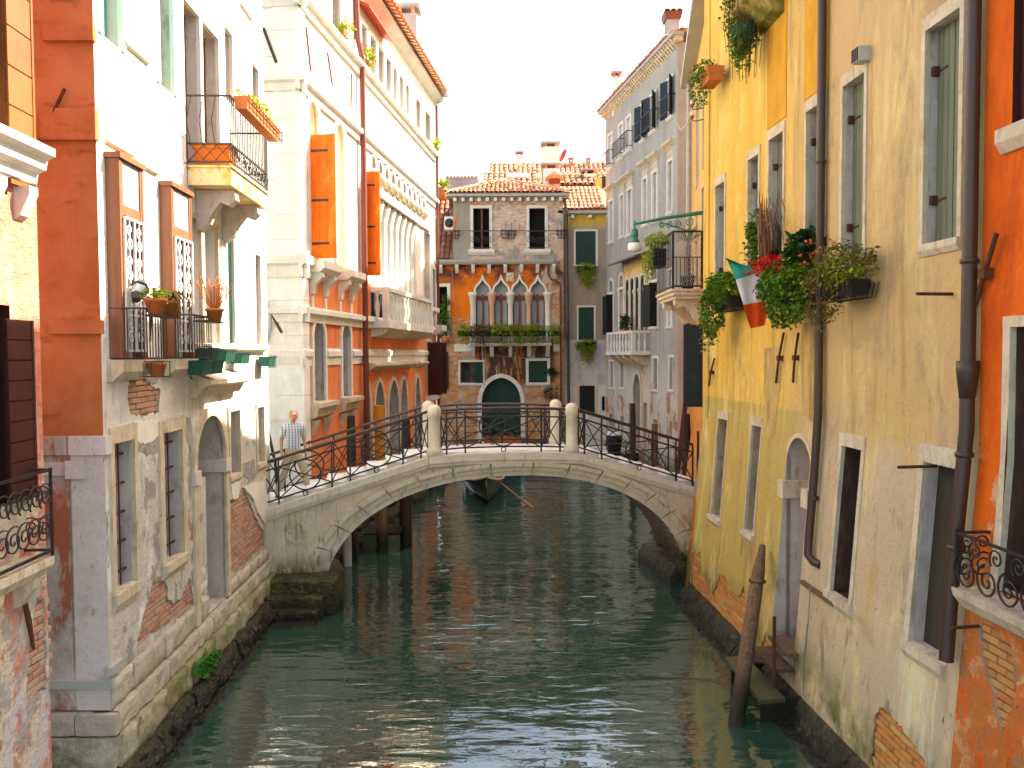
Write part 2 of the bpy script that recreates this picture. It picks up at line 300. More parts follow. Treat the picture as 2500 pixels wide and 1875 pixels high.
M['tan_house'] = surf('taupe_plaster', (.33, .275, .215), [((.62, .43, .06), .95, (3, 3, .5), .3, .5, (12.0, 12.35), 1), ((.56, .55, .54), .97, (.5, .5, .5), -.4, -.2, (6.12, 6.06), 3), ((.36, .33, .25), .7, (2.4, 2.4, 2.4), .56, .64, (6, 4.5), 5), ((.68, .66, .6), .97, (.5, .5, .5), -.4, -.2, (3.65, 3.6), 7), ((.24, .19, .15), .5, (2.4, 2.4, .4), .5, .7, None, 8)], bump=.3, bs=12)
M['far_white'] = surf('far_white_render', (.78, .74, .66), bump=.1)
M['far_yellow'] = surf('far_yellow_render', (.74, .5, .12), bump=.1)
M['brick'] = randmat('loose_brick', [(.40, .15, .085), (.50, .235, .14), (.44, .28, .19), (.36, .115, .06), (.52, .33, .23)], var=.8, dirt=(.44, .37, .30), nscale=9)
M['brick_orange'] = randmat('orange_brick', [(.52, .16, .045), (.60, .26, .06), (.46, .13, .045), (.58, .35, .11), (.40, .16, .06)], var=.6, dirt=(.40, .24, .10), nscale=9)
M['mortar'] = surf('old_mortar', (.40, .34, .27), [((.30, .2, .13), .7, (6, 6, 6), .5, .7, None, 1)], bump=.7, bs=30, lump=1.0)
M['mortar_damp'] = surf('damp_mortar', (.42, .25, .11), [((.07, .10, .015), .95, (3, 3, 3), .3, .55, (.95, .55), 1)], bump=.7, bs=30, lump=1.0)
M['tile'] = randmat('roof_tile', [(.50, .16, .07), (.60, .27, .14), (.42, .13, .07), (.64, .38, .22), (.55, .20, .10), (.34, .14, .09)], var=.55, dirt=(.62, .46, .32), nscale=5, bs=20)
M['tile_mass'] = surf('roof_tile_mass', (.56, .22, .10), [((.66, .42, .26), .85, (3.1, 3.1, 4.3), .5, .6, None, 1), ((.36, .12, .06), .8, (3.7, 3.7, 5), .55, .62, None, 4)], bump=.4)
M['tile_dark'] = randmat('old_red_tile', [(.30, .075, .04), (.40, .13, .07), (.25, .07, .045), (.46, .22, .13), (.34, .09, .05)], var=.6, dirt=(.22, .17, .12), nscale=5, bs=20)
M['iron'] = surf('dark_iron', (.020, .016, .015), [((.07, .03, .015), .6, (9, 9, 9), .55, .7, None, 1)], rough=.5, bump=.2, spec=.5)
M['ochre_glass'] = surf('amber_blind', (.84, .76, .55), rough=.6)
M['cement'] = surf('rough_cement', (.36, .34, .30), [((.2, .18, .16), .7, (9, 9, 9), .5, .62, None, 1), ((.5, .47, .42), .6, (4, 4, 4), .5, .65, None, 3)], bump=1.0, bs=14, lump=2.0, bd=.02)
M['lime_drip'] = surf('pale_lime_wash', (.66, .63, .47), [((.45, .40, .26), .7, (6, 6, .4), .5, .65, None, 1)], bump=.4)
M['tan_scar'] = surf('bare_tan_render', (.54, .36, .13), [((.34, .21, .08), .85, (5, 5, .7), .48, .60, None, 1), ((.62, .46, .24), .6, (6, 6, 3), .52, .65, None, 4)], bump=.7, lump=1.5)
M['reveal_tan'] = surf('dirty_tan_reveal', (.46, .35, .23), [((.28, .19, .11), .8, (5, 5, 2), .50, .62, None, 1), ((.08, .05, .03), .9, (20, 20, 14), .63, .67, None, 4), ((.60, .50, .38), .6, (3, 3, 3), .52, .64, None, 8)], bump=.8, lump=2.0)
M['case_wood'] = surf('brown_window_case', (.25, .10, .05), [((.15, .055, .028), .7, (9, 9, .8), .48, .62, None, 1)], rough=.5, bump=.2)
M['handrail'] = surf('worn_brown_handrail', (.055, .022, .016), [((.02, .015, .012), .6, (5, 5, 5), .5, .6, None, 1)], rough=.28, bump=.1, spec=.6)
M['rust'] = surf('rusty_iron', (.09, .035, .018), [((.16, .06, .02), .7, (12, 12, 12), .5, .7, None, 1)], rough=.8)
M['pipe'] = surf('brown_downpipe', (.058, .027, .017), [((.1, .055, .035), .5, (4, 4, 1), .55, .75, None, 1)], rough=.42, bump=.08, spec=.5, grain=0)
M['pipe_red'] = surf('red_brown_pipe', (.17, .05, .035), rough=.5, bump=.08)
M['pipe_grey'] = surf('grey_drainpipe', (.42, .42, .40), [((.28, .2, .14), .6, (6, 6, 1), .55, .75, None, 1)], rough=.5, bump=.1)
M['lead'] = surf('lead_gutter', (.42, .42, .38), rough=.5, bump=.2)
M['green_shutter'] = surf('sage_green_shutter', (.14, .165, .105), [((.20, .22, .16), .6, (16, 16, .6), .45, .7, None, 1), ((.08, .09, .06), .6, (24, 24, .4), .6, .7, None, 3)], rough=.6, bump=.3)
M['dark_green'] = surf('bottle_green_shutter', (.008, .040, .032), [((.02, .08, .06), .6, (5, 5, 1), .5, .7, None, 1)], rough=.5, bump=.2)
M['teal'] = surf('teal_shutter', (.05, .33, .27), rough=.6, bump=.2)
M['blue_shutter'] = surf('blue_black_shutter', (.010, .018, .032), [((.03, .045, .06), .6, (6, 6, 1), .5, .7, None, 1)], rough=.45, bump=.2)
M['black_shutter'] = surf('black_green_shutter', (.010, .013, .012), [((.025, .028, .026), .6, (8, 8, 2), .5, .7, None, 1)], rough=.45, bump=.2)
M['orange_shutter'] = surf('orange_shutter', (.82, .16, .008), [((.60, .10, .006), .8, (5, 5, .6), .48, .62, None, 1), ((.88, .30, .06), .7, (3, 3, 1), .54, .66, None, 4), ((.25, .06, .02), .7, (30, 30, 8), .64, .69, None, 6)], rough=.7, bump=.3, lump=.6)
M['brown_shutter'] = surf('red_brown_shutter', (.26, .085, .022), [((.13, .042, .014), .7, (5, 5, 1), .5, .7, None, 1)], rough=.4, bump=.2, spec=.5)
M['maroon_shutter'] = surf('maroon_shutter', (.06, .017, .013), [((.1, .035, .03), .5, (5, 5, 1), .5, .7, None, 1)], rough=.45, bump=.2)
M['red_wood'] = surf('red_brown_joinery', (.20, .05, .022), rough=.45, bump=.15)
M['wood'] = surf('weathered_wood', (.145, .082, .045), [((.26, .16, .09), .8, (20, 20, .7), .45, .65, None, 1), ((.06, .03, .016), .8, (30, 30, .5), .55, .7, None, 4), ((.015, .016, .008), .95, (4, 4, 4), .2, .5, (.9, .35), 6)], rough=.75, bump=.6, bs=18)
M['wood_dark'] = surf('dark_mooring_wood', (.045, .026, .018), [((.09, .05, .03), .7, (16, 16, .7), .5, .7, None, 1), ((.012, .014, .008), .95, (4, 4, 4), .2, .5, (.8, .3), 6)], rough=.7, bump=.5, bs=18)
M['pole_orange'] = surf('orange_pole_paint', (.62, .24, .012), [((.4, .16, .02), .6, (6, 6, 1), .5, .7, None, 1)], rough=.5)
M['plank_green'] = surf('slimy_plank', (.055, .062, .026), [((.16, .11, .035), .7, (3, 12, 3), .58, .7, None, 1)], rough=.35, bump=.4, spec=.6)
M['white_iron'] = surf('white_painted_iron', (.78, .76, .74), rough=.5, bump=.1)
M['green_iron'] = surf('green_painted_iron', (.020, .20, .125), [((.01, .1, .07), .6, (7, 7, 7), .5, .7, None, 1)], rough=.4, bump=.15, spec=.5)
M['terracotta'] = surf('terracotta', (.56, .17, .05), [((.4, .12, .04), .6, (8, 8, 8), .5, .7, None, 1)], rough=.8)
M['terra_bright'] = surf('orange_plastic_pot', (.80, .17, .008), rough=.55, bump=.1)
M['green_box'] = surf('green_planter_plastic', (.012, .09, .062), rough=.45, bump=.1)
M['black_box'] = surf('black_planter_plastic', (.012, .012, .012), rough=.45, bump=.1)
M['dark'] = surf('dark_room', (.010, .009, .008), rough=.9, bump=0, grain=0)
M['dim'] = surf('dim_room', (.035, .03, .028), rough=.9, bump=0, grain=0)
M['curtain'] = surf('grey_blue_curtain', (.34, .40, .44), [((.2, .26, .3), .6, (14, 14, .4), .45, .65, None, 1)], rough=.8, bump=.3)
M['white_panel'] = surf('white_shutter_panel', (.66, .66, .66), [((.5, .5, .5), .5, (6, 6, .5), .5, .7, None, 1)], rough=.6)
M['mesh_screen'] = surf('dark_wire_mesh', (.05, .042, .03), rough=.8)
M['skin'] = surf('sunburnt_skin', (.55, .27, .18), rough=.5, bump=.1, bs=60, grain=0)
M['hair'] = surf('short_grey_hair', (.26, .23, .20), rough=.7, bump=.5, bs=120)
M['trousers'] = surf('beige_trousers', (.50, .40, .26), [((.34, .26, .16), .6, (5, 5, 2), .5, .7, None, 1)], rough=.9, bump=.4, bs=14)
M['shoe'] = surf('dark_brown_shoe', (.04, .02, .015), rough=.5)
M['hull'] = surf('black_green_hull', (.012, .022, .018), [((.05, .09, .05), .6, (2, 2, 2), .5, .7, None, 1)], rough=.25, spec=.6, bump=.05)
M['white_paint'] = surf('white_boat_paint', (.75, .73, .68), rough=.35, bump=.05)
M['red_cloth'] = surf('red_cushion', (.70, .02, .012), rough=.8)
M['yellow_cloth'] = surf('yellow_cushion', (.85, .50, .02), rough=.8)
M['blue_cloth'] = surf('blue_tarpaulin', (.02, .05, .30), rough=.6, bump=.4)
M['black_cover'] = surf('black_engine_cover', (.010, .011, .014), rough=.6, bump=.6, bs=12, bd=.03)
M['oar'] = surf('varnished_oar', (.42, .19, .06), rough=.35)
M['flag_green'] = surf('flag_green', (.015, .33, .235), rough=.85, bump=.15)
M['flag_white'] = surf('flag_white', (.70, .66, .62), rough=.85, bump=.15)
M['flag_red'] = surf('flag_red', (.80, .085, .018), rough=.85, bump=.15)
M['flower_red'] = surf('red_petal', (.75, .010, .008), rough=.7, bump=.1)
M['flower_pink'] = surf('coral_petal', (.80, .14, .09), rough=.7, bump=.1)
M['dry'] = surf('dry_stem', (.30, .15, .09), rough=.9)
M['dish'] = surf('red_dish', (.55, .06, .03), rough=.5)
M['cable'] = surf('grey_cable', (.3, .29, .27), rough=.6)

def leafmat(name, c1, c2, c3):
    N = NT(name); n1 = N.noise((9, 9, 9), 2, 3, .6); n2 = N.noise((30, 30, 30), 7, 2, .5)
    c = N.mix(N.rng(n1, .38, .62), c1, c2); c = N.mix(N.rng(n2, .56, .64), c, c3)
    m = N.done(c, .5, None, .35)
    tr = N.n('ShaderNodeBsdfTranslucent'); N.set(tr.inputs[0], N.mix(1.0, c, (1.0, 1.0, .5), 'MULTIPLY'))
    mx = N.n('ShaderNodeMixShader'); mx.inputs[0].default_value = .3
    out = N.t.nodes['Material Output']; N.t.links.new(N.b.outputs[0], mx.inputs[1]); N.t.links.new(tr.outputs[0], mx.inputs[2]); N.t.links.new(mx.outputs[0], out.inputs[0])
    return m
M['leaf'] = leafmat('green_leaf', (.040, .14, .012), (.11, .25, .018), (.24, .30, .035))
M['leaf_lime'] = leafmat('yellow_green_leaf', (.17, .29, .015), (.33, .42, .02), (.42, .40, .04))
M['leaf_dark'] = leafmat('deep_green_leaf', (.012, .05, .010), (.03, .09, .014), (.06, .12, .02))
M['leaf_brown'] = leafmat('autumn_leaf', (.10, .13, .018), (.22, .13, .03), (.36, .16, .04))

# glass
def glassmat(name, col, rough=.06):
    N = NT(name); n = N.noise((3, 3, 3), 3, 2)
    return N.done(N.mix(N.rng(n, .4, .6), col, tuple(x * .6 for x in col)), rough, N.bump(n, .05, .01), .6)
M['glass'] = glassmat('window_glass', (.05, .06, .065))
M['glass_pale'] = glassmat('pale_window_glass', (.40, .47, .48), .15)
M['lamp_glass'] = surf('frosted_lamp_glass', (.82, .78, .72), rough=.25, bump=0, spec=.5, grain=0)

# water
def watermat():
    N = NT('canal_water')
    sp = N.sep()
    far = N.rng(sp[1], 12, 45)
    big = N.noise((.55, 1.5, 1), 3, 2, .45, .4)
    mid = N.noise((1.5, 4.6, 1), 11, 2, .45, .6)
    fine = N.noise((6, 17, 1), 5, 2, .5, .3)
    calm = N.rng(N.noise((.22, .35, 1), 21, 2), .38, .62, .35, 1.0)
    h = N.math('ADD', N.math('MULTIPLY', big, 2.0), N.math('MULTIPLY', N.math('MULTIPLY', mid, calm), .95))
    h = N.math('ADD', h, N.math('MULTIPLY', N.math('MULTIPLY', fine, calm), .12))
    c = N.mix(N.rng(N.noise((.35, .5, 1), 9, 3), .35, .65), (.016, .056, .038), (.030, .076, .050))
    m = N.done(c, .015, N.bump(h, 1.0, .025), .5)
    N.b.inputs['IOR'].default_value = 2.6
    return m
M['water'] = watermat()

# ---------------------------------------------------------------- builders
def outline(x0, x1, z0, z1, kind='rect', zs=None, n=10):
    """opening outline, counter-clockwise from bottom left"""
    if kind == 'rect': return [(x0, z0), (x1, z0), (x1, z1), (x0, z1)]
    xm = (x0 + x1) / 2; hw = (x1 - x0) / 2; zs = z1 - hw if zs is None else zs; H = z1 - zs
    if kind == 'arch': half = [(cos(pi / 2 * i / n), sin(pi / 2 * i / n)) for i in range(n + 1)]
    elif kind == 'ogee': half = [(1, 0), (.99, .17), (.93, .33), (.80, .47), (.62, .55), (.58, .60), (.46, .64), (.30, .72), (.16, .82), (.06, .92), (0, 1)]
    else: half = [(1, 0), (.985, .2), (.93, .4), (.83, .58), (.68, .74), (.48, .87), (.25, .96), (.08, .99), (0, 1)]   # pointed
    pts = [(x0, z0), (x1, z0)] + [(xm + hw * a, zs + H * b) for a, b in half] + [(xm - hw * a, zs + H * b) for a, b in reversed(half[:-1])]
    return pts

def wall(b, fac, x0, x1, z0, z1, holes, mat, thick=.6, name='wall', outer=None, M_=None, zcut=(), back=None, sides='lrtb'):
    """plaster skin with holes, closed behind by sides, top and back"""
    out = outer or [(x0, z0), (x1, z0), (x1, z1), (x0, z1)]
    polys = [[Vector((p[0], p[1], 0)) for p in out]] + [[Vector((p[0], p[1], 0)) for p in reversed(h)] for h in holes]
    tri = tessellate_polygon(polys); flat = [p for q in polys for p in q]
    bm = bmesh.new(); vs = [bm.verts.new((p.x, 0, p.y)) for p in flat]
    for t in tri:
        try: bm.faces.new([vs[i] for i in t])
        except ValueError: pass
    if fac is not None and fac.prof:
        for z in zcut: bmesh.ops.bisect_plane(bm, geom=bm.verts[:] + bm.edges[:] + bm.faces[:], plane_co=(0, 0, z), plane_no=(0, 0, 1))
        for v in bm.verts: v.co.y += fac.prof(v.co.z)
    bmesh.ops.recalc_face_normals(bm, faces=bm.faces)
    if bm.faces[:] and sum(f.normal.y for f in bm.faces) > 0: bmesh.ops.reverse_faces(bm, faces=bm.faces)
    t = back or thick
    q = [bm.verts.new(c) for c in ((x0, 0, z0), (x1, 0, z0), (x1, 0, z1), (x0, 0, z1), (x0, t, z0), (x1, t, z0), (x1, t, z1), (x0, t, z1))]
    for k, f in (('l', (0, 3, 7, 4)), ('r', (1, 5, 6, 2)), ('t', (3, 2, 6, 7)), ('b', (5, 4, 7, 6))):
        if k in sides: bm.faces.new([q[i] for i in f])
    if fac is not None and fac.prof:
        zz = sorted([z0, *zcut])
        for xs_ in (x0, x1):
            for za, zb in zip(zz, zz[1:]): bm.faces.new([bm.verts.new(c) for c in ((xs_, fac.prof(za), za), (xs_, 0, za), (xs_, 0, zb), (xs_, fac.prof(zb), zb))])
    me = bpy.data.meshes.new(name); bm.to_mesh(me); bm.free(); me.materials.append(mat)
    return link(name, me, b, M_)

def reveal(mb, pts, depth, mi=0, y0=0.0, prof=None):
    n = len(pts); f = prof or (lambda z: 0)
    vs = [(p[0], y0 + f(p[1]), p[1]) for p in pts] + [(p[0], depth + f(p[1]), p[1]) for p in pts]
    mb.add(vs, [(i, (i + 1) % n, n + (i + 1) % n, n + i) for i in range(n)], mi)

def back_panel(mb, pts, y, mi=0, prof=None):
    f = prof or (lambda z: 0)
    tr = tessellate_polygon([[Vector((p[0], p[1], 0)) for p in pts]])
    mb.add([(p[0], y + f(p[1]), p[1]) for p in pts], [tuple(t) for t in tr], mi)

def off(pts, w_, x0, x1, z0):
    """outline pushed outwards by w_ (bottom stays)"""
    n = len(pts); out = []
    for i in range(n):
        a = Vector(pts[i - 1]); p = Vector(pts[i]); c = Vector(pts[(i + 1) % n])
        d1 = (p - a).normalized(); d2 = (c - p).normalized()
        n1 = Vector((d1.y, -d1.x)); n2 = Vector((d2.y, -d2.x)); m = n1 + n2
        if m.length < 1e-6: m = n1
        m.normalize(); k = w_ / max(.35, m.dot(n1)); out.append(p + m * k)
    return [(p.x, p.y) for p in out]

def planks(mb, x0, x1, y0, y1, z0, z1, n, gap=.004, mi=0, horiz=False):
    for i in range(n):
        if horiz:
            a = z0 + (z1 - z0) * i / n; c = z0 + (z1 - z0) * (i + 1) / n; mb.box(x0, x1, y0, y1, a + gap, c - gap, mi)
        else:
            a = x0 + (x1 - x0) * i / n; c = x0 + (x1 - x0) * (i + 1) / n; mb.box(a + gap, c - gap, y0, y1, z0, z1, mi)
    mb.box(x0, x1, y0 + (y1 - y0) * .4, y1 - (y1 - y0) * .2, z0, z1, mi) if not horiz else mb.box(x0, x1, y0 + (y1 - y0) * .4, y1 - (y1 - y0) * .2, z0, z1, mi)

def window(b, holes, fac, r, kind='rect', zs=None, depth=.24, rev='stone_mauve', fill='dark', frame=None, fw=.12, proud=.025, sill=None, lintel=None, name='window', bars=0, label=None, M_=None, fmat='stone_frame', outer_bottom=False):
    """an opening with reveal, filling, stone frame and sill; every piece its own part"""
    x0, x1, z0, z1 = r; pts = outline(x0, x1, z0, z1, kind, zs); holes.append(pts)
    pf = fac.prof if fac is not None else None; P = pf or (lambda z: 0)
    mb = MB(); reveal(mb, pts, depth + .06, 0, 0, pf); back_panel(mb, pts, depth + .055, 1, pf)
    wo = mb.obj(name, [M[rev], M['dim' if fill in ('glass', 'curtain') else 'dark']], b, M_)
    if label: wo['label'] = label
    ys = depth
    if fill in ('green_shutter', 'dark_green', 'teal', 'blue_shutter', 'black_shutter', 'white_panel', 'brown_shutter', 'maroon_shutter') and kind == 'rect':
        xm = (x0 + x1) / 2
        for a, c in ((x0 + .006, xm - .004), (xm + .004, x1 - .006)):
            m2 = MB(); planks(m2, a, c, ys - .03, ys, z0 + .01, z1 - .006, 3); m2.obj('shutter', M[fill], wo)
    elif fill in M and fill not in ('dark', 'dim'):
        m2 = MB(); back_panel(m2, pts, ys, 0, pf); m2.obj('pane', M[fill], wo)
        if kind == 'rect' and fill.startswith('glass'):
            m3 = MB(); t = .045
            for a, c in ((x0, x0 + t), (x1 - t, x1), ((x0 + x1) / 2 - t / 2, (x0 + x1) / 2 + t / 2)): m3.box(a, c, ys - .03, ys + .01, z0, z1)
            m3.box(x0, x1, ys - .028, ys + .012, z1 - t, z1); m3.box(x0, x1, ys - .028, ys + .012, z0, z0 + t); m3.obj('window_frame', M['red_wood'], wo)
    if frame:
        e = .004
        if kind == 'rect':
            for nm, q in (('jamb', (x0 - fw, x0 + e)), ('jamb', (x1 - e, x1 + fw))):
                m2 = MB()
                zz = [z0, z1] if not pf else [z0 + (z1 - z0) * i / 4 for i in range(5)]
                for za, zb in zip(zz, zz[1:]):
                    vsx = [(x, P(z) + y, z) for z in (za, zb) for y in (-proud, .04) for x in q]
                    m2.add(vsx, [(0, 2, 3, 1), (4, 5, 7, 6), (0, 1, 5, 4), (2, 6, 7, 3), (0, 4, 6, 2), (1, 3, 7, 5)])
                m2.obj(nm, M[fmat], wo)
            h = lintel or fw; MB().box(x0 - fw - .002, x1 + fw + .002, P(z1) - proud - .002, P(z1) + .05, z1 - e, z1 + h).obj('lintel', M[fmat], wo)
        else:
            up = [i for i, p in enumerate(pts)][1:] + [0]
            ins = [pts[i] for i in up]; o2 = off(pts, fw, x0, x1, z0); outs = [o2[i] for i in up]
            outs[0] = (x1 + fw, z0); outs[-1] = (x0 - fw, z0)
            m2 = MB(); m2.band(ins, outs, P(z1) - proud, P(z1) + .05); m2.obj('arch_frame', M[fmat], wo)
    if sill:
        ov, h, pr = sill
        m2 = MB(); m2.prism_x([(P(z0) - pr, z0 - h * .55), (P(z0) - pr, z0 + .004), (P(z0) + .06, z0 + .012), (P(z0) + .06, z0 - h), (P(z0) - pr * .35, z0 - h)], x0 - ov, x1 + ov)
        m2.obj('sill', M[fmat], wo)
    if bars:
        for i in range(bars):
            x = x0 + (x1 - x0) * (i + 1) / (bars + 1)
            MB().rod((x, depth * .55 + P(z0), z0), (x, depth * .55 + P(z1), z1), .011).obj('bar', M['rust'], wo)
        for i in range(5):
            z = z0 + (z1 - z0) * (i + .5) / 5
            MB().box(x0, x1, depth * .55 - .014 + P(z), depth * .55 + .014 + P(z), z - .012, z + .012).obj('cross_bar', M['rust'], wo)
    return wo

def inside(p, poly):
    c = False; n = len(poly)
    for i in range(n):
        (x1, y1), (x2, y2) = poly[i], poly[i - 1]
        if (y1 > p[1]) != (y2 > p[1]) and p[0] < (x2 - x1) * (p[1] - y1) / (y2 - y1) + x1: c = not c
    return c

def ragged(poly, step=.05, amp=.026, seed=0):
    rnd = random.Random(seed); out = []
    for i, p in enumerate(poly):
        q = poly[(i + 1) % len(poly)]; L = sqrt((q[0] - p[0]) ** 2 + (q[1] - p[1]) ** 2); n = max(1, int(L / step))
        for k in range(n):
            t = k / n; out.append((p[0] + (q[0] - p[0]) * t + rnd.uniform(-amp, amp) * (k > 0), p[1] + (q[1] - p[1]) * t + rnd.uniform(-amp, amp) * (k > 0)))
    return out

def patch(b, fac, pts, mat, name='plaster_patch', t=.008, seed=0, amp=.02):
    q = ragged(pts, .05, amp, seed)
    if sum(q[i - 1][0] * q[i][1] - q[i][0] * q[i - 1][1] for i in range(len(q))) < 0: q = q[::-1]
    mb = MB(); P = fac.prof if fac.prof else (lambda z: 0)
    back_panel(mb, q, -t, 0, fac.prof); reveal(mb, q, .004, 0, -t, fac.prof); return mb.obj(name, M[mat], b)

BRICK_ME = {}
def brick_patch(b, holes, fac, poly, mat='brick', seed=0, mortar='mortar', bw=.25, bh=.066, part='brick_patch'):
    """a hole in the plaster with real bricks laid behind it"""
    if sum(poly[i - 1][0] * poly[i][1] - poly[i][0] * poly[i - 1][1] for i in range(len(poly))) < 0: poly = poly[::-1]
    rp = ragged(poly, seed=seed); holes.append(rp); pf = fac.prof; P = pf or (lambda z: 0); rnd = random.Random(seed)
    xs = [p[0] for p in rp]; zs = [p[1] for p in rp]
    mb = MB(); reveal(mb, rp, .07, 0, 0, pf)
    n = 6; z0 = min(zs) - .1; z1 = max(zs) + .1
    for i in range(n):
        a, c = z0 + (z1 - z0) * i / n, z0 + (z1 - z0) * (i + 1) / n
        mb.add([(min(xs) - .1, .056 + P(a), a), (max(xs) + .1, .056 + P(a), a), (max(xs) + .1, .056 + P(c), c), (min(xs) - .1, .056 + P(c), c)], [(0, 1, 2, 3)])
    po = mb.obj(part, M[mortar], b)
    key = (mat, bw)
    if key not in BRICK_ME:
        q = MB(); c = .007
        vs = []
        for y, k in ((-.055, .0), (-.045, 1), (.03, 1)):
            e = c * (1 - k); vs += [(-bw / 2 + e, y, -bh / 2 + e), (bw / 2 - e, y, -bh / 2 + e), (bw / 2 - e, y, bh / 2 - e), (-bw / 2 + e, y, bh / 2 - e)]
        fs = [(0, 1, 2, 3)] + [(4 * j + i, 4 * j + (i + 1) % 4, 4 * j + 4 + (i + 1) % 4, 4 * j + 4 + i) for j in (0, 1) for i in range(4)]
        q.add(vs, fs); BRICK_ME[key] = q.data('brick', M[mat])
    row = 0; z = min(zs)
    while z < max(zs) + .03:
        x = min(xs) - .1 + (row % 2) * (bw + .012) / 2
        while x < max(xs) + .1:
            if inside((x, z), rp) or inside((x - bw * .4, z), rp) or inside((x + bw * .4, z), rp):
                o = link('brick', BRICK_ME[key], po)
                slope = (P(z + .05) - P(z - .05)) / .1
                o.matrix_local = Matrix.Translation((x + rnd.uniform(-.004, .004), .072 + P(z) + rnd.uniform(-.006, .012), z + rnd.uniform(-.003, .003))) @ Euler((-math.atan(slope) + rnd.uniform(-.03, .03), rnd.uniform(-.02, .02), rnd.uniform(-.03, .03))).to_matrix().to_4x4()
            x += bw + .012
        z += bh + .011; row += 1
    return po

def stone_course(b, fac, x0, x1, z0, z1, y0, y1, mat, seed=0, wr=(.35, .8), name='stone', rough=.012, taper=0.0):
    """a row of separate dressed blocks"""
    rnd = random.Random(seed); x = x0; i = 0; P = fac.prof if fac.prof else (lambda z: 0)
    while x < x1 - .02:
        w_ = min(rnd.uniform(*wr), x1 - x)
        if x1 - (x + w_) < .15: w_ = x1 - x
        g = .008; bm = bmesh.new(); nx, nz = max(4, int(w_ / .07)), max(3, int((z1 - z0) / .07))
        jy = rnd.uniform(-rough, rough) * .5; vs = {}; so_ = rnd.uniform(0, 50)
        for k in range(nz + 1):
            for j in range(nx + 1):
                ex = min(j, nx - j) / nx; ez = min(k, nz - k) / nz; z = z0 + g + (z1 - z0 - 2 * g) * k / nz; xx = x + g + (w_ - 2 * g) * j / nx
                edge = (.007 + rough * .12) * (math.exp(-ex * 18) + math.exp(-ez * 12))
                nn = noise.fractal(Vector((xx * 6.0, z * 8.0, so_ * .02)), .8, 2.1, 4) * rough * 1.5
                vs[j, k] = bm.verts.new((xx, y0 + jy + edge - nn - taper * (z1 - z) + P(z), z))
        bk = {}
        for k in (0, nz):
            for j in (0, nx): bk[j, k] = bm.verts.new((x + g + (w_ - 2 * g) * j / nx, y1 + P(z0), z0 + g + (z1 - z0 - 2 * g) * k / nz))
        for k in range(nz):
            for j in range(nx): bm.faces.new((vs[j, k], vs[j + 1, k], vs[j + 1, k + 1], vs[j, k + 1]))
        bm.faces.new([vs[j, nz] for j in range(nx + 1)] + [bk[nx, nz], bk[0, nz]])
        bm.faces.new([vs[j, 0] for j in range(nx, -1, -1)] + [bk[0, 0], bk[nx, 0]])
        bm.faces.new([vs[0, k] for k in range(nz + 1)] + [bk[0, nz], bk[0, 0]])
        bm.faces.new([vs[nx, k] for k in range(nz, -1, -1)] + [bk[nx, 0], bk[nx, nz]])
        bmesh.ops.recalc_face_normals(bm, faces=bm.faces)
        for f_ in bm.faces: f_.smooth = len(f_.verts) == 4 and rough > .02
        me = bpy.data.meshes.new(name); bm.to_mesh(me); bm.free(); me.materials.append(M[mat]); link(name, me, b)
        x += w_; i += 1

# leaves --------------------------------------------------------------
def leaves(mb, pts, size, rnd, mi=0, droop=.4):
    for p in pts:
        s = size * (rnd.uniform(.45, .8) if rnd.random() < .45 else rnd.uniform(.8, 1.6)); a = rnd.uniform(0, 2 * pi); t = rnd.uniform(-.9, .9) - droop
        d = Vector((cos(a) * cos(t), sin(a) * cos(t), sin(t))); sd = d.cross(Vector((0, 0, 1)))
        if sd.length < .1: sd = Vector((1, 0, 0))
        sd = sd.normalized() * s * .38 + Vector((0, 0, rnd.uniform(-.25, .25) * s)); nrm = sd.cross(d).normalized() * s * .12
        P0 = Vector(p)
        mb.add([P0, P0 + d * s * .5 + sd + nrm, P0 + d * s, P0 + d * s * .5 - sd + nrm], [(0, 1, 2), (0, 2, 3)], mi)
def blob(rnd, c, r, n, shell=.55):
    out = []
    while len(out) < n:
        v = Vector((rnd.uniform(-1, 1), rnd.uniform(-1, 1), rnd.uniform(-1, 1)))
        if v.length > 1: continue
        if v.length < shell and rnd.random() < .6: continue
        k = noise.noise(Vector(c) * 3 + v * 1.7)
        if k < -.22: continue
        out.append((c[0] + v.x * r[0] * (1 + .3 * k), c[1] + v.y * r[1] * (1 + .3 * k), c[2] + v.z * r[2] * (1 + .3 * k)))
    return out
def flowers(mb, pts, size, rnd, mi=0):
    for p in pts:
        for k in range(9):
            q = Vector(p) + Vector((rnd.gauss(0, .4), rnd.gauss(0, .4), rnd.gauss(0, .35))) * size
            leaves(mb, [q], size * .75, rnd, mi, -.3)

# railing pieces --------------------------------------------------------
def spiral(c, r0, turns, axes, start=0.0, n=26, rmin=.12):
    """a scroll in the plane of two axis vectors"""
    a, b = Vector(axes[0]), Vector(axes[1]); c = Vector(c); out = []
    for i in range(n + 1):
        t = i / n; r = r0 * (1 - t * (1 - rmin)); ang = start + t * turns * 2 * pi
        out.append(c + a * (cos(ang) * r) + b * (sin(ang) * r))
    return out
def circle(c, r, axes, n=24):
    a, b = Vector(axes[0]), Vector(axes[1]); c = Vector(c)
    return [c + a * cos(2 * pi * i / n) * r + b * sin(2 * pi * i / n) * r for i in range(n + 1)]
X, Y, Z = (1, 0, 0), (0, 1, 0), (0, 0, 1)

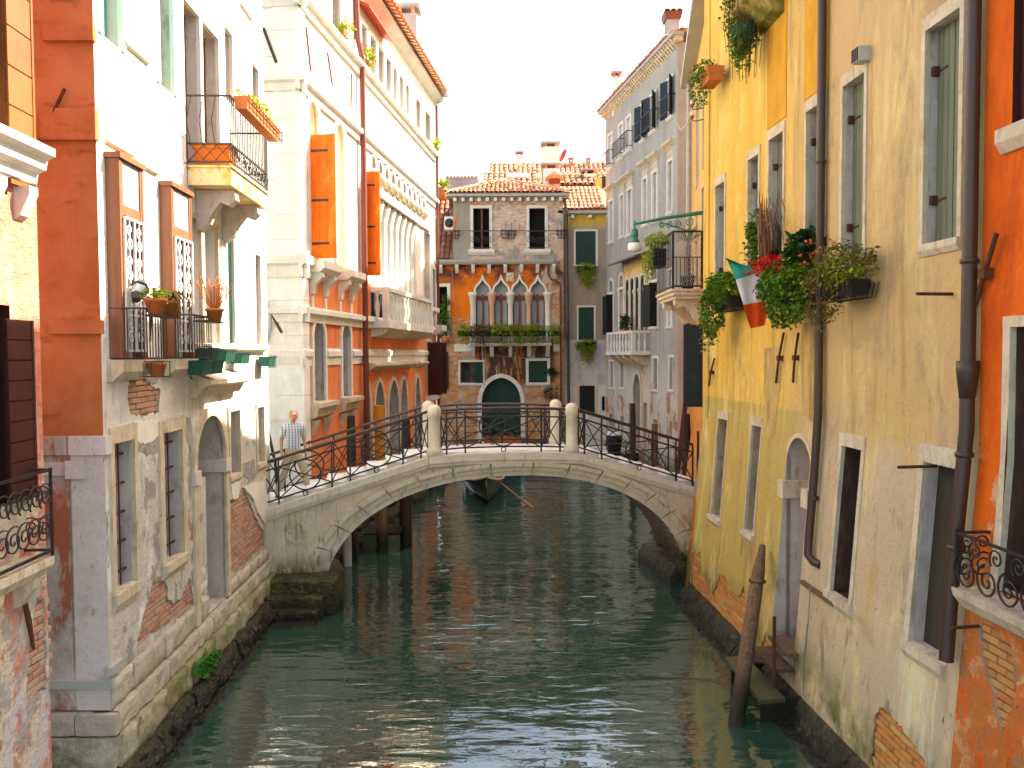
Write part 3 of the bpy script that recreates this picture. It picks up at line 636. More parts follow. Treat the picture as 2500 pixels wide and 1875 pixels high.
def tile_mesh(name, w_, l_, mat, n=5, t=.012):
    mb = MB(); vs = []
    for k, (y, s) in enumerate(((0, 1.0), (l_, .82))):
        for i in range(n + 1):
            a = pi * i / n; vs.append((-cos(a) * w_ / 2 * s, y, sin(a) * w_ * .42 * s + (0 if k == 0 else .0)))
    for i in range(n + 1):
        a = pi * i / n; vs.append((-cos(a) * (w_ / 2 - t), 0, sin(a) * (w_ * .42 - t)))
    m = n + 1
    fs = [(i, i + 1, m + i + 1, m + i) for i in range(n)] + [(i, 2 * m + i, 2 * m + i + 1, i + 1) for i in range(n)]
    mb.add(vs, fs); return mb.data(name, mat)

def tile_plane(parent, o, ax, up, cols, rows, me, pitch, run, clip=None, seed=0, name='roof_tile'):
    """rows of barrel tiles laid up a slope. o: eave corner, ax: along the eave, up: up the slope"""
    rnd = random.Random(seed); ax = Vector(ax).normalized(); up = Vector(up).normalized(); nr = ax.cross(up)
    R = Matrix((ax, up, nr)).transposed().to_4x4(); o = Vector(o); k = 0
    for r in range(rows):
        for c in range(cols):
            if clip and not clip(c * pitch, r * run): continue
            p = o + ax * (c * pitch + rnd.uniform(-.012, .012)) + up * (r * run + rnd.uniform(-.02, .02)) + nr * (.012 + rnd.uniform(0, .012))
            ob = link(name, me, parent); ob.matrix_local = Matrix.Translation(p) @ R @ Euler((-.05 + rnd.uniform(-.02, .02), 0, rnd.uniform(-.03, .03))).to_matrix().to_4x4(); k += 1
    return k
# ================================================================ setting
wm = MB(); wm.add([(-150, -40, 0), (150, -40, 0), (150, 220, 0), (-150, 220, 0)], [(0, 1, 2, 3)])
wo = wm.obj('canal_water', M['water'], kind='structure')
gm = MB(); gm.add([(-600, -600, -1.6), (600, -600, -1.6), (600, 900, -1.6), (-600, 900, -1.6)], [(0, 1, 2, 3)])
gm.obj('canal_bed', surf('canal_mud', (.05, .05, .035), bump=.3), kind='structure')

# ================================================================ corner house on the left (white canal side, red-brown end)
A = Fac((-4.94, 9.62), (-5.25, 17.2)); LA = A.L
A2 = Fac((-7.6, 9.62), (-4.94, 9.62))
L1 = thing('corner_house', 'peeling white house with red-brown end wall beside the bridge', 'house', A.M)
MA2 = A.inv @ A2.M
H = []
# top floor
window(L1, H, A, A.rect(244, 291, -260, 80), fill='teal', depth=.2, frame=1, fw=.1, fmat='stone_white')
window(L1, H, A, A.rect(385, 419, -200, 200), fill='teal', depth=.2, frame=1, fw=.1, fmat='stone_white')
zs_ = A.px(456, 404)[1]
for ul, ur in ((449, 489), (495, 534)):
    x0, _ = A.px(ul, 300); x1, _ = A.px(ur, 300)
    window(L1, H, A, (x0, x1, zs_ + .03, zs_ + 2.55), fill='glass', frame=1, fw=.05, fmat='stone_white', name='balcony_door')
window(L1, H, A, A.rect(546, 565, 63, 235), fill='glass', frame=1, fw=.08, fmat='stone_white')
window(L1, H, A, A.rect(614, 629, 155, 300), fill='glass', frame=1, fw=.08, fmat='stone_white')
# piano nobile
M1 = A.rect(266, 318, 400, 880); M2 = A.rect(396, 441, 468, 880); M1 = (*M1[:2], M1[2], M1[3]); M2 = (M2[0], M2[1], M1[2], M1[3])
for r in (M1, M2):
    wo_ = window(L1, H, A, r, fill='glass_pale', rev='stone_white', depth=.12, sill=(.14, .26, .2), label='tall window in a projecting brown wooden case')
    x0, x1, z0, z1 = r
    mb = MB(); t = .04; y0 = -.17
    mb.box(x0 - .05, x0 - .004, y0, .02, z0 + .02, z1 + .05); mb.box(x1 + .004, x1 + .05, y0, .02, z0 + .02, z1 + .05)
    mb.box(x0 - .08, x1 + .08, y0 - .03, .02, z1 + .052, z1 + .12); mb.box(x0 - .003, x1 + .003, y0 + .01, y0 + .04, z1 - .62, z1 - .5)
    mb.box(x0 - .003, x0 + .05, y0 + .004, y0 + .04, z0 + .03, z1 + .05); mb.box(x1 - .05, x1 + .003, y0 + .004, y0 + .04, z0 + .03, z1 + .05)
    mb.obj('wooden_case', M['case_wood'], wo_)
    g = MB(); g.box(x0 + .05, x1 - .05, y0 + .02, y0 + .025, z1 - .5, z1 + .04); g.obj('pane', M['glass_pale'], wo_)
    # white scrollwork grille leaves, one of them swung out
    for k, xa in enumerate((x0 + .02, (x0 + x1) / 2)):
        g = MB(); wv = (x1 - x0) / 2 - .03; yg = y0 - .02; za, zb = z0 + .12, z1 - .66
        for x in (xa, xa + wv): g.bar((x, yg, za), (x, yg, zb), .025, .025)
        for z in (za, za + (zb - za) * .27, zb): g.bar((xa, yg, z), (xa + wv, yg, z), .03, .03)
        for j in range(4):
            zc = za + (zb - za) * (.1 + .24 * j); g.tube(spiral((xa + wv / 2, yg, zc), wv * .36, 1.4, (X, Z), j), .009, 4)
            g.tube(spiral((xa + wv / 2, yg, zc + .16), wv * .30, -1.3, (X, Z), 2 + j), .009, 4)
        g.bar((xa + wv * .5, yg, za), (xa + wv * .5, yg, zb), .014, .014)
        g.obj('grille', M['white_iron'], wo_)
for ul, ur in ((459, 491), (498, 532)):
    r = A.rect(ul, ur, 566, 812); window(L1, H, A, (r[0], r[1], M1[2] + .26, M1[2] + 2.25), fill='glass', frame=1, fw=.06, rev='stone_white', fmat='stone_frame')
r = A.rect(554, 570, 600, 813); window(L1, H, A, (r[0], r[1], M1[2] + .26, M1[2] + 2.25), fill='dark_green', depth=.06, frame=1, fw=.07, fmat='stone_white')
r = A.rect(622, 635, 634, 823); window(L1, H, A, (r[0], r[1], M1[2] + .26, M1[2] + 2.1), fill='glass', frame=1, fw=.07, fmat='stone_white')
xs0, xs1 = A.px(462, 820)[0], A.px(643, 820)[0]
MB().prism_x([(-.12, M1[2] + .16), (-.12, M1[2] + .24), (.03, M1[2] + .25), (.03, M1[2] + .1)], xs0, xs1).obj('sill_course', M['stone_frame'], L1)
# ground floor
window(L1, H, A, A.rect(277, 327, 1082, 1455), fill='dim', depth=.22, frame=1, fw=.09, proud=.035, rev='stone_mauve', sill=(.06, .22, .06), bars=3, lintel=.2, name='barred_window')
window(L1, H, A, A.rect(397, 443, 1057, 1383), fill='dim', depth=.22, frame=1, fw=.13, proud=.04, rev='stone_mauve', sill=(.08, .2, .08), bars=3, lintel=.18, name='barred_window')
r = A.rect(478, 548, 1022, 1440)
dw = window(L1, H, A, (r[0], r[1], 1.08, r[3]), 'arch', fill='dim', depth=.55, frame=1, fw=.16, proud=.05, rev='stone_mauve', name='arched_doorway', label='bricked-up arched water door with white infill')
mb = MB(); mb.box(r[0] + .01, r[0] + (r[1] - r[0]) * .58, .12, .5, 1.09, r[3] - 1.05); mb.obj('infill', M['white_plaster'], dw)
for xa in (r[0] - .17, r[1] - .08): MB().box(xa, xa + .25, -.075, .5, r[3] - 1.05, r[3] - .83).obj('impost', M['stone'], dw)
window(L1, H, A, A.rect(559, 583, 1005, 1165), fill='dim', depth=.3, frame=1, fw=.09, proud=.04, rev='stone_mauve', bars=2, sill=(.05, .14, .06))
window(L1, H, A, A.rect(627, 643, 995, 1135), fill='dim', depth=.3, frame=1, fw=.07, proud=.03, rev='stone_mauve', sill=(.05, .14, .06))
# exposed brickwork
def zp(pts, ox, oy, k): return [A.px(ox + p[0] * k, oy + p[1] * k) for p in pts]
K1 = 700 / 2212
brick_patch(L1, H, A, zp([(990, 1310), (1060, 1290), (1110, 1330), (1170, 1400), (1235, 1430), (1225, 1600), (1120, 1630), (1010, 1620), (985, 1500)], 0, 500, K1), seed=3)
brick_patch(L1, H, A, zp([(1050, 735), (1110, 470), (1190, 215), (1250, 160), (1285, 240), (1300, 365), (1345, 390), (1395, 350), (1432, 262), (1468, 185), (1498, 390), (1430, 480), (1300, 545), (1150, 650)], 0, 1350, K1), seed=5)
brick_patch(L1, H, A, zp([(1765, 1230), (1770, 700), (1810, 680), (1878, 605), (1945, 760), (1995, 880), (2035, 935), (2040, 1050), (1900, 1190), (1810, 1260)], 0, 1000, K1), seed=8)
ZT = 14.2
wall(L1, A, 0, LA, -1.2, ZT, H, M['white_plaster'], back=3.0, sides='rtb')
# plaster slabs curling off above the brick
for pts, s in (([(1878, 600), (1950, 690), (1985, 800), (2055, 900), (2062, 700), (2040, 560), (1960, 560)], 1), ([(1770, 560), (1850, 545), (1830, 690), (1790, 690)], 2)):
    q = ragged(zp(pts, 0, 1000, K1), seed=s); MB().prism(q, -.022, -.004).obj('plaster_flake', M['far_white'], L1)
# repairs in the plaster
patch(L1, A, zp([(1028, 95), (1248, 85), (1238, 170), (1185, 235), (1110, 268), (1045, 235)], 0, 1000, K1), 'far_white', seed=1, t=.014)
patch(L1, A, zp([(1040, 245), (1110, 272), (1190, 240), (1238, 180), (1240, 300), (1190, 330), (1130, 365), (1090, 320), (1045, 315)], 0, 1000, K1), 'cement', seed=2)
patch(L1, A, zp([(1402, 45), (1465, 60), (1488, 210), (1470, 330), (1440, 240), (1405, 215)], 0, 1000, K1), 'cement', seed=3)
patch(L1, A, zp([(1005, 1250), (1080, 1200), (1230, 1180), (1235, 1330), (1180, 1390), (1110, 1330), (1000, 1300)], 0, 500, K1), 'cement', seed=4)
patch(L1, A, zp([(1850, 430), (1960, 380), (1975, 520), (1930, 560), (1885, 520)], 0, 1000, K1), 'cement', seed=6)
patch(L1, A, zp([(1640, 600), (1720, 540), (1745, 900), (1700, 980), (1660, 800)], 0, 1000, K1), 'cement', seed=7) if 0 else None
# stone base
stone_course(L1, A, .0, 3.5, 1.06, 1.42, -.05, .2, 'course', 11, (.35, .9), rough=.022); stone_course(L1, A, 4.55, LA, 1.06, 1.3, -.05, .2, 'course', 12, (.3, .8), rough=.022)
stone_course(L1, A, -.04, LA, .78, 1.05, -.12, .2, 'course', 13, (.5, 1.1), rough=.018)
stone_course(L1, A, -.06, LA, .36, .77, -.18, .2, 'footing', 14, (.45, .9), rough=.035)
stone_course(L1, A, -.12, LA, .02, .38, -.26, .2, 'moss', 15, (.4, .9), rough=.06, taper=.3)
stone_course(L1, A, -.2, LA, -.5, .04, -.44, .2, 'moss', 16, (.5, 1.0), rough=.08, taper=.5)
# moulded canopy above the door, iron rings and cramps
xc0, xc1 = A.px(462, 950)[0], A.px(570, 950)[0]; zc = A.px(462, 940)[1]
MB().prism_x([(-.34, zc), (-.34, zc + .07), (.02, zc + .2), (.02, zc - .22), (-.12, zc - .2), (-.2, zc - .05)], xc0, xc1).obj('door_canopy', M['stone_frame'], L1)
for u, v in ((300, 105), (256, 345), (325, 395), (585, 10), (545, 560)):
    x, z = A.px(u, v); MB().prism_x([(-.05, z), (-.05, z + .05), (.02, z + .07), (.02, z - .03)], x, x + .75).obj('drip_ledge', M['stone_frame'], L1)
MB().box(-.045, .3, -.062, .01, 1.5, 1.6).obj('iron_strap', M['lead'], L1)
MB().tube([A_ for A_ in [(x, -.05, z) for x, z in [A.px(455, 915), A.px(460, 925), A.px(475, 935), A.px(490, 930)]]], .012).obj('iron_hook', M['iron'], L1)
# end wall: red-brown above, cracked grey below
zr = A2.px(180, 1064)[1]
wall(L1, A2, 0, A2.L, zr, ZT, [], M['red_plaster'], M_=MA2, back=.3, name='end_wall', sides='t')
wall(L1, A2, 0, A2.L + .012, 1.06, zr, [], M['grey_plaster'], M_=MA2 @ Matrix.Translation((0, -.012, 0)), back=.3, name='end_wall', sides='t')
E2 = link('end_trim', MB().box(1.5, A2.L + .05, -.05, .1, A2.px(180, 1110)[1], A2.px(180, 1064)[1] - .004).data('end_trim', M['grey_plaster']), L1, MA2)
for ul, ur, va, vb in ((112, 226, 66, 103), (104, 238, 268, 344), (126, 262, 783, 815)):
    x0, za = A2.px(ul, va); x1, zb = A2.px(ur, vb)
    MB().prism([(x0, zb), (A2.L + .03, zb), (A2.L + .03, za), (x0, za)], -.07, .02).obj('ledge', M['red_plaster'], L1, MA2)
for (a, c), m in (((((165, 220)), (103, 345)), 'rust'),):
    p, q = A2.px(*a), A2.px(*c); MB().tube([(p[0], -.06, p[1]), ((p[0] + q[0]) / 2, -.05, (p[1] + q[1]) / 2), (q[0], -.04, q[1])], .022).obj('tie_rod', M[m], L1, MA2)
x, z = A2.px(200, 1148)
MB().box(x - .9, x, -.03, .02, z - .06, z + .1).box(x - .15, x + .06, -.1, .02, z - .09, z + .12).obj('stone_corbel', M['stone_mauve'], L1, MA2)
class _N: prof = None
for zz, m, yy, sd in (((.78, 1.05), 'course', -.12, 21), ((.40, .77), 'footing', -.16, 22), ((-.5, .39), 'moss', -.22, 23)):
    r_ = thing('tmp', 't', 't') if 0 else None
    grp = link('base_course', MB().box(.3, A2.L - .05, .0, .2, zz[0] + .02, zz[1] - .02).data('base_course', M[m]), L1, MA2)
    stone_course(grp, _N, .2, A2.L + .13, zz[0], zz[1], yy, -.002, m, sd, (.5, .9))
MB().box(.5, A2.L + .06, -.055, .0, 1.34, 1.44).obj('iron_strap', M['lead'], L1, MA2)
# thin bright weed draped on the footing
WD = thing('green_weed', 'thin bright green weed patch on the stone footing by the water', 'seaweed', A.M)
wp = ragged([A.px(*p, -.36) for p in ((496, 1648), (500, 1622), (522, 1600), (545, 1588), (556, 1587), (550, 1602), (532, 1628), (512, 1655))], .06, .02, 5)
mb = MB(); tr_w = tessellate_polygon([[Vector((p[0], p[1], 0)) for p in wp]]); n_ = len(wp)
fr_ = [(p[0], -.33 - .5 * max(0, .5 - p[1]) + .03 * noise.noise(Vector((p[0] * 9, p[1] * 9, 0))), p[1]) for p in wp]
mb.add([(p[0], p[1] + .05, p[2]) for p in fr_] + [(p[0], p[1] + .12, p[2]) for p in fr_], [tuple(t) for t in tr_w] + [(i, (i + 1) % n_, n_ + (i + 1) % n_, n_ + i) for i in range(n_)]); mb.obj('weed_mat', M['algae'], WD)
mb = MB(); rw = random.Random(9); cx, cz = sum(p[0] for p in wp) / n_, sum(p[1] for p in wp) / n_
leaves(mb, [(lambda q, t_: (cx + (q[0] - cx) * t_, -.29 - .5 * max(0, .5 - (cz + (q[1] - cz) * t_)), cz + (q[1] - cz) * t_))(rw.choice(wp), sqrt(rw.random())) for k in range(500)], .04, rw, 0, .9); mb.obj('fronds', M['algae'], WD, kind='stuff')

# ---- balcony on the white house
xb0, xb1 = A.px(456, 404)[0], None
yb = -.68; zb = zs_
xb1 = xb0 + 2.15
BL = thing('balcony', 'yellow-stained stone balcony with iron railing on the white house', 'balcony', A.M @ Matrix.Translation((xb0, 0, zb)))
Lb = xb1 - xb0
MB().box(0, Lb, yb, -.01, -.30, -.03).box(-.03, Lb + .03, yb - .03, -.01, -.03, .0).obj('slab', M['ochre_trim'], BL)
for xk in (.35, Lb - .5):
    prof_ = [(-.01, -.31), (yb + .06, -.31), (yb + .04, -.46), (yb + .14, -.56), (yb + .28, -.5), (-.26, -.68), (-.2, -.84), (-.08, -.95), (-.01, -.92)]
    MB().prism_x(prof_, xk, xk + .2).obj('bracket', M['stone_mauve'], BL)
RB = MB()
for z in (.06, 1.08, .34): RB.bar((0, yb, z), (Lb, yb, z), .03, .025)
for x_ in (0, Lb):
    for z in (.06, 1.08, .34): RB.bar((x_, yb, z), (x_, -.02, z), .03, .025)
rb = RB.obj('railing', M['iron'], BL)
for i in range(24):
    x_ = Lb * i / 23; MB().bar((x_, yb, .06), (x_, yb, 1.08), .016, .016).obj('baluster', M['iron'], rb)
for i in range(6):
    x_ = .15 + i * .36; MB().tube(spiral((x_, yb, .2), .1, 1.5, (X, Z), i), .008, 4).tube(spiral((x_ + .17, yb, .2), .1, -1.5, (X, Z), 2), .008, 4).obj('scroll', M['iron'], rb)
for x_ in (0.0,):
    g = MB()
    for i in range(3):
        y_ = yb + .12 + i * .2; g.bar((x_, y_ - .12, .08), (x_, y_ + .12, .34), .012, .012); g.bar((x_, y_ + .12, .08), (x_, y_ - .12, .34), .012, .012)
    for i in range(4): g.tube([(x_, yb + .05 + i * .19, .34), (x_, yb + .1 + i * .19, .7), (x_, yb + .03 + i * .19, 1.08)], .007, 4)
    g.obj('end_grille', M['iron'], rb)
MBl = A.M @ Matrix.Translation((xb0, 0, zb))
def pot(name, mat, r, h, M_, label, cat='flower pot', group=None, square=False):
    t = thing(name, label, cat, M_, group)
    if square: MB().prism_x([(-r * .75, 0), (r * .75, 0), (r, h), (-r, h)], -r * 1.3, r * 1.3).prism_x([(-r * 1.08, h * .82), (r * 1.08, h * .82), (r * 1.08, h), (-r * 1.08, h)], -r * 1.38, r * 1.38).obj('pot', mat, t)
    else: MB().lathe([(r * .68, 0), (r * .95, h * .8), (r * 1.08, h * .8), (r * 1.08, h), (r * .85, h), (r * .8, h * .9)], n=14).obj('pot', mat, t)
    return t
def plant(t, rnd, c, r, n, size, mat='leaf', fl=None, nf=0, fs=.04, droop=.4):
    mb = MB(); leaves(mb, blob(rnd, c, r, n), size, rnd, 0, droop); mb.obj('foliage', M[mat], t, kind='stuff')
    if fl:
        mb = MB(); pts = [p for p in blob(rnd, c, (r[0] * 1.05, r[1] * 1.1, r[2] * 1.05), nf, .85)]; flowers(mb, pts, fs, rnd); mb.obj('flowers', M[fl], t, kind='stuff')
rn = random.Random(1)
t = pot('flower_tub', M['terra_bright'], .21, .33, MBl @ T(.27, -.36, .01, 1.57), 'empty orange tub at the near end of the stained balcony', square=True)
t = thing('flower_box', 'long terracotta flower trough on the railing of the stained balcony', 'flower box', MBl @ T(Lb / 2 + .1, yb - .13, .93))
MB().prism_x([(-.09, 0), (.09, 0), (.12, .2), (-.12, .2)], -Lb / 2 + .05, Lb / 2 - .1).obj('trough', M['terracotta'], t)
g = MB()
for z in (.02, .16): g.bar((-Lb / 2, -.14, z), (Lb / 2 - .05, -.14, z), .014, .014)
for i in range(11): g.bar((-Lb / 2 + i * (Lb - .05) / 10, -.14, -.02), (-Lb / 2 + i * (Lb - .05) / 10, -.14, .2), .012, .012)
g.obj('holder', M['rust'], t)
plant(t, rn, (-.1, 0, .27), (Lb / 2 - .05, .15, .13), 420, .06, 'leaf_lime', 'flower_pink', 12, .03)

# ---- iron flower cages and pots at the two cased windows
for i, (r, lab) in enumerate(((M1, 'near'), (M2, 'far'))):
    x0, x1, z0, z1 = r
    cg = thing('window_cage', 'black iron balconet cage in front of the %s brown-cased window' % ('left' if i == 0 else 'second'), 'balconet', A.M @ T(x0 - .04, 0, z0 + .02))
    Wc = x1 - x0 + .1; g = MB(); d = -.42
    for z in (.0, .62): g.bar((0, d, z), (Wc, d, z), .025, .02); g.bar((0, d, z), (0, -.02, z), .025, .02); g.bar((Wc, d, z), (Wc, -.02, z), .025, .02)
    fr = g.obj('cage_frame', M['iron'], cg)
    for k in range(9): MB().bar((Wc * k / 8, d, 0), (Wc * k / 8, d, .62), .012, .012).obj('cage_bar', M['iron'], fr)
    for k in range(5): MB().bar((0, d + .08 * (k + .5), 0), (0, d + .08 * (k + .5), .62), .012, .012).obj('cage_bar', M['iron'], fr)
    MB().box(.02, Wc - .02, d - .2, d - .01, .52, .545).obj('pot_shelf', M['iron'], cg)
    Mc = A.M @ T(x0 - .04, 0, z0 + .02)
    if i == 0:
        p = pot('flower_pot', M['terracotta'], .13, .2, Mc @ T(.12, d - .1, .547), 'terracotta pot of bright green succulents on the left window cage'); plant(p, rn, (.05, 0, .25), (.2, .14, .1), 260, .05, 'leaf_lime')
        p = pot('flower_pot', M['terracotta'], .12, .2, Mc @ T(Wc - .12, d - .1, .547), 'terracotta pot of trailing strappy leaves on the left window cage')
        g = MB(); rr = random.Random(3)
        for k in range(12):
            a = rr.uniform(0, 6.28); L = rr.uniform(.25, .75); g.tube([(0, 0, .2), (cos(a) * .12, sin(a) * .12, .32), (cos(a) * .24, sin(a) * .24, .2), (cos(a) * .26, sin(a) * .26, .2 - L)], .01, 4, rs=[.008, .014, .012, .003])
        g.obj('strappy_leaves', M['leaf_brown'], p); plant(p, rn, (0, 0, .24), (.12, .12, .08), 70, .05, 'leaf_lime')
        p = pot('flower_pot', M['terracotta'], .12, .19, A.M @ T(x1 - .02, -.32, z0 - .22), 'small terracotta pot in the wire basket below the left cage')
        g = MB()
        for z in (0, .2):
            g.tube(circle((0, 0, z), .17, (X, Y), 12), .007, 4)
        for k in range(8): g.rod((cos(k * .785) * .17, sin(k * .785) * .17, 0), (cos(k * .785) * .17, sin(k * .785) * .17, .2), .005, 4)
        g.obj('wire_basket', M['iron'], p)
        ln = thing('lantern', 'old black iron lantern tilted on the left window cage', 'lantern', Mc @ T(.02, d + .1, .72))
        MB().lathe([(.05, 0), (.1, .2), (.12, .22), (.05, .3), (.015, .34), (.0, .38)], n=6, smooth=False).obj('lantern_case', M['iron'], ln, Matrix.Rotation(.7, 4, 'Y')); MB().lathe([(.052, .02), (.098, .19), (0, .19)], n=6, smooth=False).obj('lantern_glass', M['glass_pale'], ln, Matrix.Rotation(.7, 4, 'Y') @ Matrix.Scale(1.03, 4))
    else:
        p = pot('flower_pot', M['terracotta'], .13, .2, Mc @ T(Wc - .12, d - .1, .547), 'terracotta pot of dry orange flower heads on the second window cage')
        g = MB(); rr = random.Random(5); tips = []
        for k in range(46):
            a = rr.uniform(0, 6.28); R_ = rr.uniform(.05, .3); zt = rr.uniform(.45, .7); tips.append((cos(a) * R_, sin(a) * R_, zt)); g.tube([(cos(a) * .04, sin(a) * .04, .18), (cos(a) * R_ * .6, sin(a) * R_ * .6, zt * .6), tips[-1]], .005, 4)
        g.obj('dry_stems', surf('orange_dry_stem', (.50, .17, .05), rough=.9), p); g = MB(); flowers(g, tips, .03, rr); g.obj('flowers', surf('dry_flower', (.58, .22, .07), rough=.9), p, kind='stuff')
        for k in range(2):
            t = thing('planter', 'green plastic planter below the second cage, %s one' % ('nearer' if k == 0 else 'farther'), 'planter', A.M @ T(x1 - .1 + k * .5, -.3, z0 - .24))
            MB().prism_x([(-.1, 0), (.1, 0), (.14, .22), (-.14, .22)], -.22, .22).obj('planter_box', M['green_box'], t)
            g = MB(); g.tube([(-.22, -.16, .2), (.22, -.16, .2), (.22, .1, .2)], .007, 4).tube([(-.22, -.16, .02), (.22, -.16, .02)], .007, 4); g.obj('holder', M['iron'], t)
for k, (u, v) in enumerate(((500, 862), (545, 866), (583, 872), (650, 880))):
    x, z = A.px(u, v, -.15)
    t = thing('planter', 'empty green planter on the white house wall, %s from the bridge' % ('fourth', 'third', 'second', 'first')[k], 'planter', A.M @ T(x, -.17, z - .12))
    MB().prism_x([(-.09, 0), (.09, 0), (.12, .2), (-.12, .2)], -.24, .24).obj('planter_box', M['green_box'], t)
    g = MB()
    for xx in (-.2, -.07, .07, .2): g.tube([(xx, .16, .22), (xx, -.14, .22), (xx, -.12, -.02), (xx, .1, -.02)], .007, 4)
    g.bar((-.25, -.145, .2), (.25, -.145, .2), .012, .012); g.obj('holder', M['iron'], t)

# ================================================================ nearest house at the left edge
B0 = Fac((-4.95, 6.2), (-5.04, 8.55))
L0 = thing('pink_house', 'peeling pink house at the left edge of the picture', 'house', B0.M); H0 = []
L_0 = B0.L
xw = L_0 - .42
window(L0, H0, B0, (xw - .85, xw - .12, B0.px(60, 1195)[1] - .1, 5.9), fill='dark', depth=.2, rev='maroon_shutter', name='balcony_door')
window(L0, H0, B0, (xw - .85, xw - .1, 7.0, 9.4), fill='dark', depth=.2, rev='brown_shutter')
brick_patch(L0, H0, B0, [(L_0 - .44, 1.9), (L_0 - .06, 1.8), (L_0 - .06, 2.75), (L_0 - .2, 2.85), (L_0 - .36, 2.4)], seed=31)
wall(L0, B0, 0, L_0, -1.2, 13.5, H0, M['pink_plaster'], back=2.0)
MB().prism_x([(-.14, -1.2), (-.14, .5), (0, .8), (.05, .8), (.05, -1.2)], 0, L_0 + .05).obj('footing', M['moss'], L0)
# cornice over the lower window
zc = B0.px(20, 345)[1]
MB().prism_x([(.02, zc - .42), (-.10, zc - .36), (-.12, zc - .26), (-.2, zc - .22), (-.22, zc - .12), (-.3, zc - .08), (-.3, zc), (.02, zc + .06)], L_0 - 1.3, L_0 - .17).obj('window_hood', M['stone_white'], L0)
for xx in (L_0 - .42, L_0 - .95): MB().prism_x([(.02, zc - .78), (-.06, zc - .72), (-.16, zc - .5), (-.16, zc - .42), (.02, zc - .42)], xx, xx + .16).obj('hood_bracket', M['stone_mauve'], L0)
# open shutters, folded back against the wall
for z0, z1, m, xx in ((7.1, 10.6, 'brown_shutter', L_0 - .16), (B0.px(20, 1230)[1], B0.px(20, 780)[1], 'maroon_shutter', L_0 - .30)):
    mb = MB(); planks(mb, xx - .42, xx, -.075, -.03, z0, z1, 9, .008, horiz=True); mb.obj('shutter', M[m], L0)
    MB().box(xx - .004, xx + .03, -.085, -.02, z0, z1).obj('shutter_edge', M[m], L0)
# balcony with scrolled ironwork
zb = B0.px(60, 1372)[1]
LBm = B0.M @ T(L_0 - 1.35, 0, zb)
LB = thing('balcony', 'small stone balcony with scrolled iron railing on the pink house', 'balcony', LBm)
MB().prism_x([(-.3, -.02), (-.3, .06), (0, .06), (0, -.18), (-.22, -.12)], 0, .95).obj('slab', M['stone_frame'], LB)
for xx in (.1, .72): MB().prism_x([(-.22, -.12), (-.2, -.22), (-.06, -.4), (0, -.42), (0, -.18)], xx, xx + .12).obj('bracket', M['stone_frame'], LB)
g = MB()
for z in (.12, .95): g.bar((0, -.28, z), (.95, -.28, z), .03, .025); g.bar((.95, -.28, z), (.95, 0, z), .03, .025)
g.bar((.95, -.28, .06), (.95, -.28, .97), .025, .025); rl = g.obj('railing', M['iron'], LB)
for k in range(5):
    x_ = .1 + k * .18
    MB().tube(spiral((x_, -.28, .36), .15, 1.8, (X, Z), 1), .009, 4).tube(spiral((x_ + .04, -.28, .7), .15, -1.8, (X, Z), 4), .009, 4).obj('scroll', M['iron'], rl)
for k in range(2):
    MB().tube(spiral((.95, -.2 + k * .12, .36), .1, 1.8, (Y, Z), 1), .008, 4).tube(spiral((.95, -.18 + k * .12, .7), .1, -1.8, (Y, Z), 4), .008, 4).obj('scroll', M['iron'], rl)
p, q = B0.px(42, 1440), B0.px(75, 1585)
MB().tube([(p[0], -.05, p[1]), ((p[0] + q[0]) / 2, -.045, (p[1] + q[1]) / 2), (q[0], -.03, q[1])], .03, rs=[.02, .03, .015]).obj('tie_rod', M['rust'], L0)
# ================================================================ yellow house on the right
def rprof(z): return -.075 * max(0.0, 4.3 - z)
R = Fac((4.17, 17.3), (4.740, 7.3), rprof); P1x = R.px(2371, 400, -.1)[0]; LR = P1x + .04
RH = thing('yellow_house', 'long yellow house rising from the water on the right', 'house', R.M); H = []
zsl = R.px(2253, 600)[1]; ZW = [(2262, 2341, 76), (2060, 2110, 212), (1971, 2012, 274), (1879, 1913, 343), (1828, 1853, 392), (1748.6, 1770, 456)]
tops = []
for i, (ul, ur, vt) in enumerate(ZW):
    x0, zt = R.px(ul, vt); x1, _ = R.px(ur, 450); tops.append((x0, x1, zt))
    wq = window(RH, H, R, (x0, x1, zsl if i == 0 else zsl - .06 * min(i, 3), zt), fill='green_shutter', depth=.165, frame=1, fw=.065, proud=.02, lintel=.15, rev='stone_mauve', sill=(.05, .13, .05))
    for z in (zt - .45, zsl + .5):
        MB().box(x0 - .002, x0 + .05, .06, .13, z - .05, z + .05).obj('hinge', M['rust'], wq); MB().box(x0 + .05, x0 + .2, .122, .133, z - .012, z + .012).obj('hinge_strap', M['rust'], wq)
# lower openings
window(RH, H, R, R.rect(2238, 2322, 1121, 1578), fill='mesh_screen', depth=.17, frame=1, fw=.1, proud=.015, lintel=.2, sill=(.08, .18, .06))
window(RH, H, R, R.rect(2042, 2091, 1083, 1454), fill='dark', rev='reveal_dark', depth=.3, frame=1, fw=.08, proud=.015, lintel=.17, sill=(.1, .18, .06))
window(RH, H, R, R.rect(1826.6, 1850, 1034, 1298), fill='dim', depth=.26, frame=1, fw=.035, proud=.012, lintel=.15, sill=(.08, .16, .07), rev='reveal_tan', name='slit_window')
window(RH, H, R, R.rect(1745, 1768, 1018, 1262), fill='dim', depth=.26, frame=1, fw=.035, proud=.012, lintel=.15, sill=(.08, .16, .07), rev='reveal_tan', name='slit_window')
r = R.rect(1901, 1960, 1056, 1644)
dw = window(RH, H, R, (r[0], r[1], .62, r[3]), 'arch', fill='reveal_tan', depth=.42, frame=1, fw=.07, proud=.02, rev='stone_mauve', name='arched_doorway', label='blocked arched water door with stone imposts')
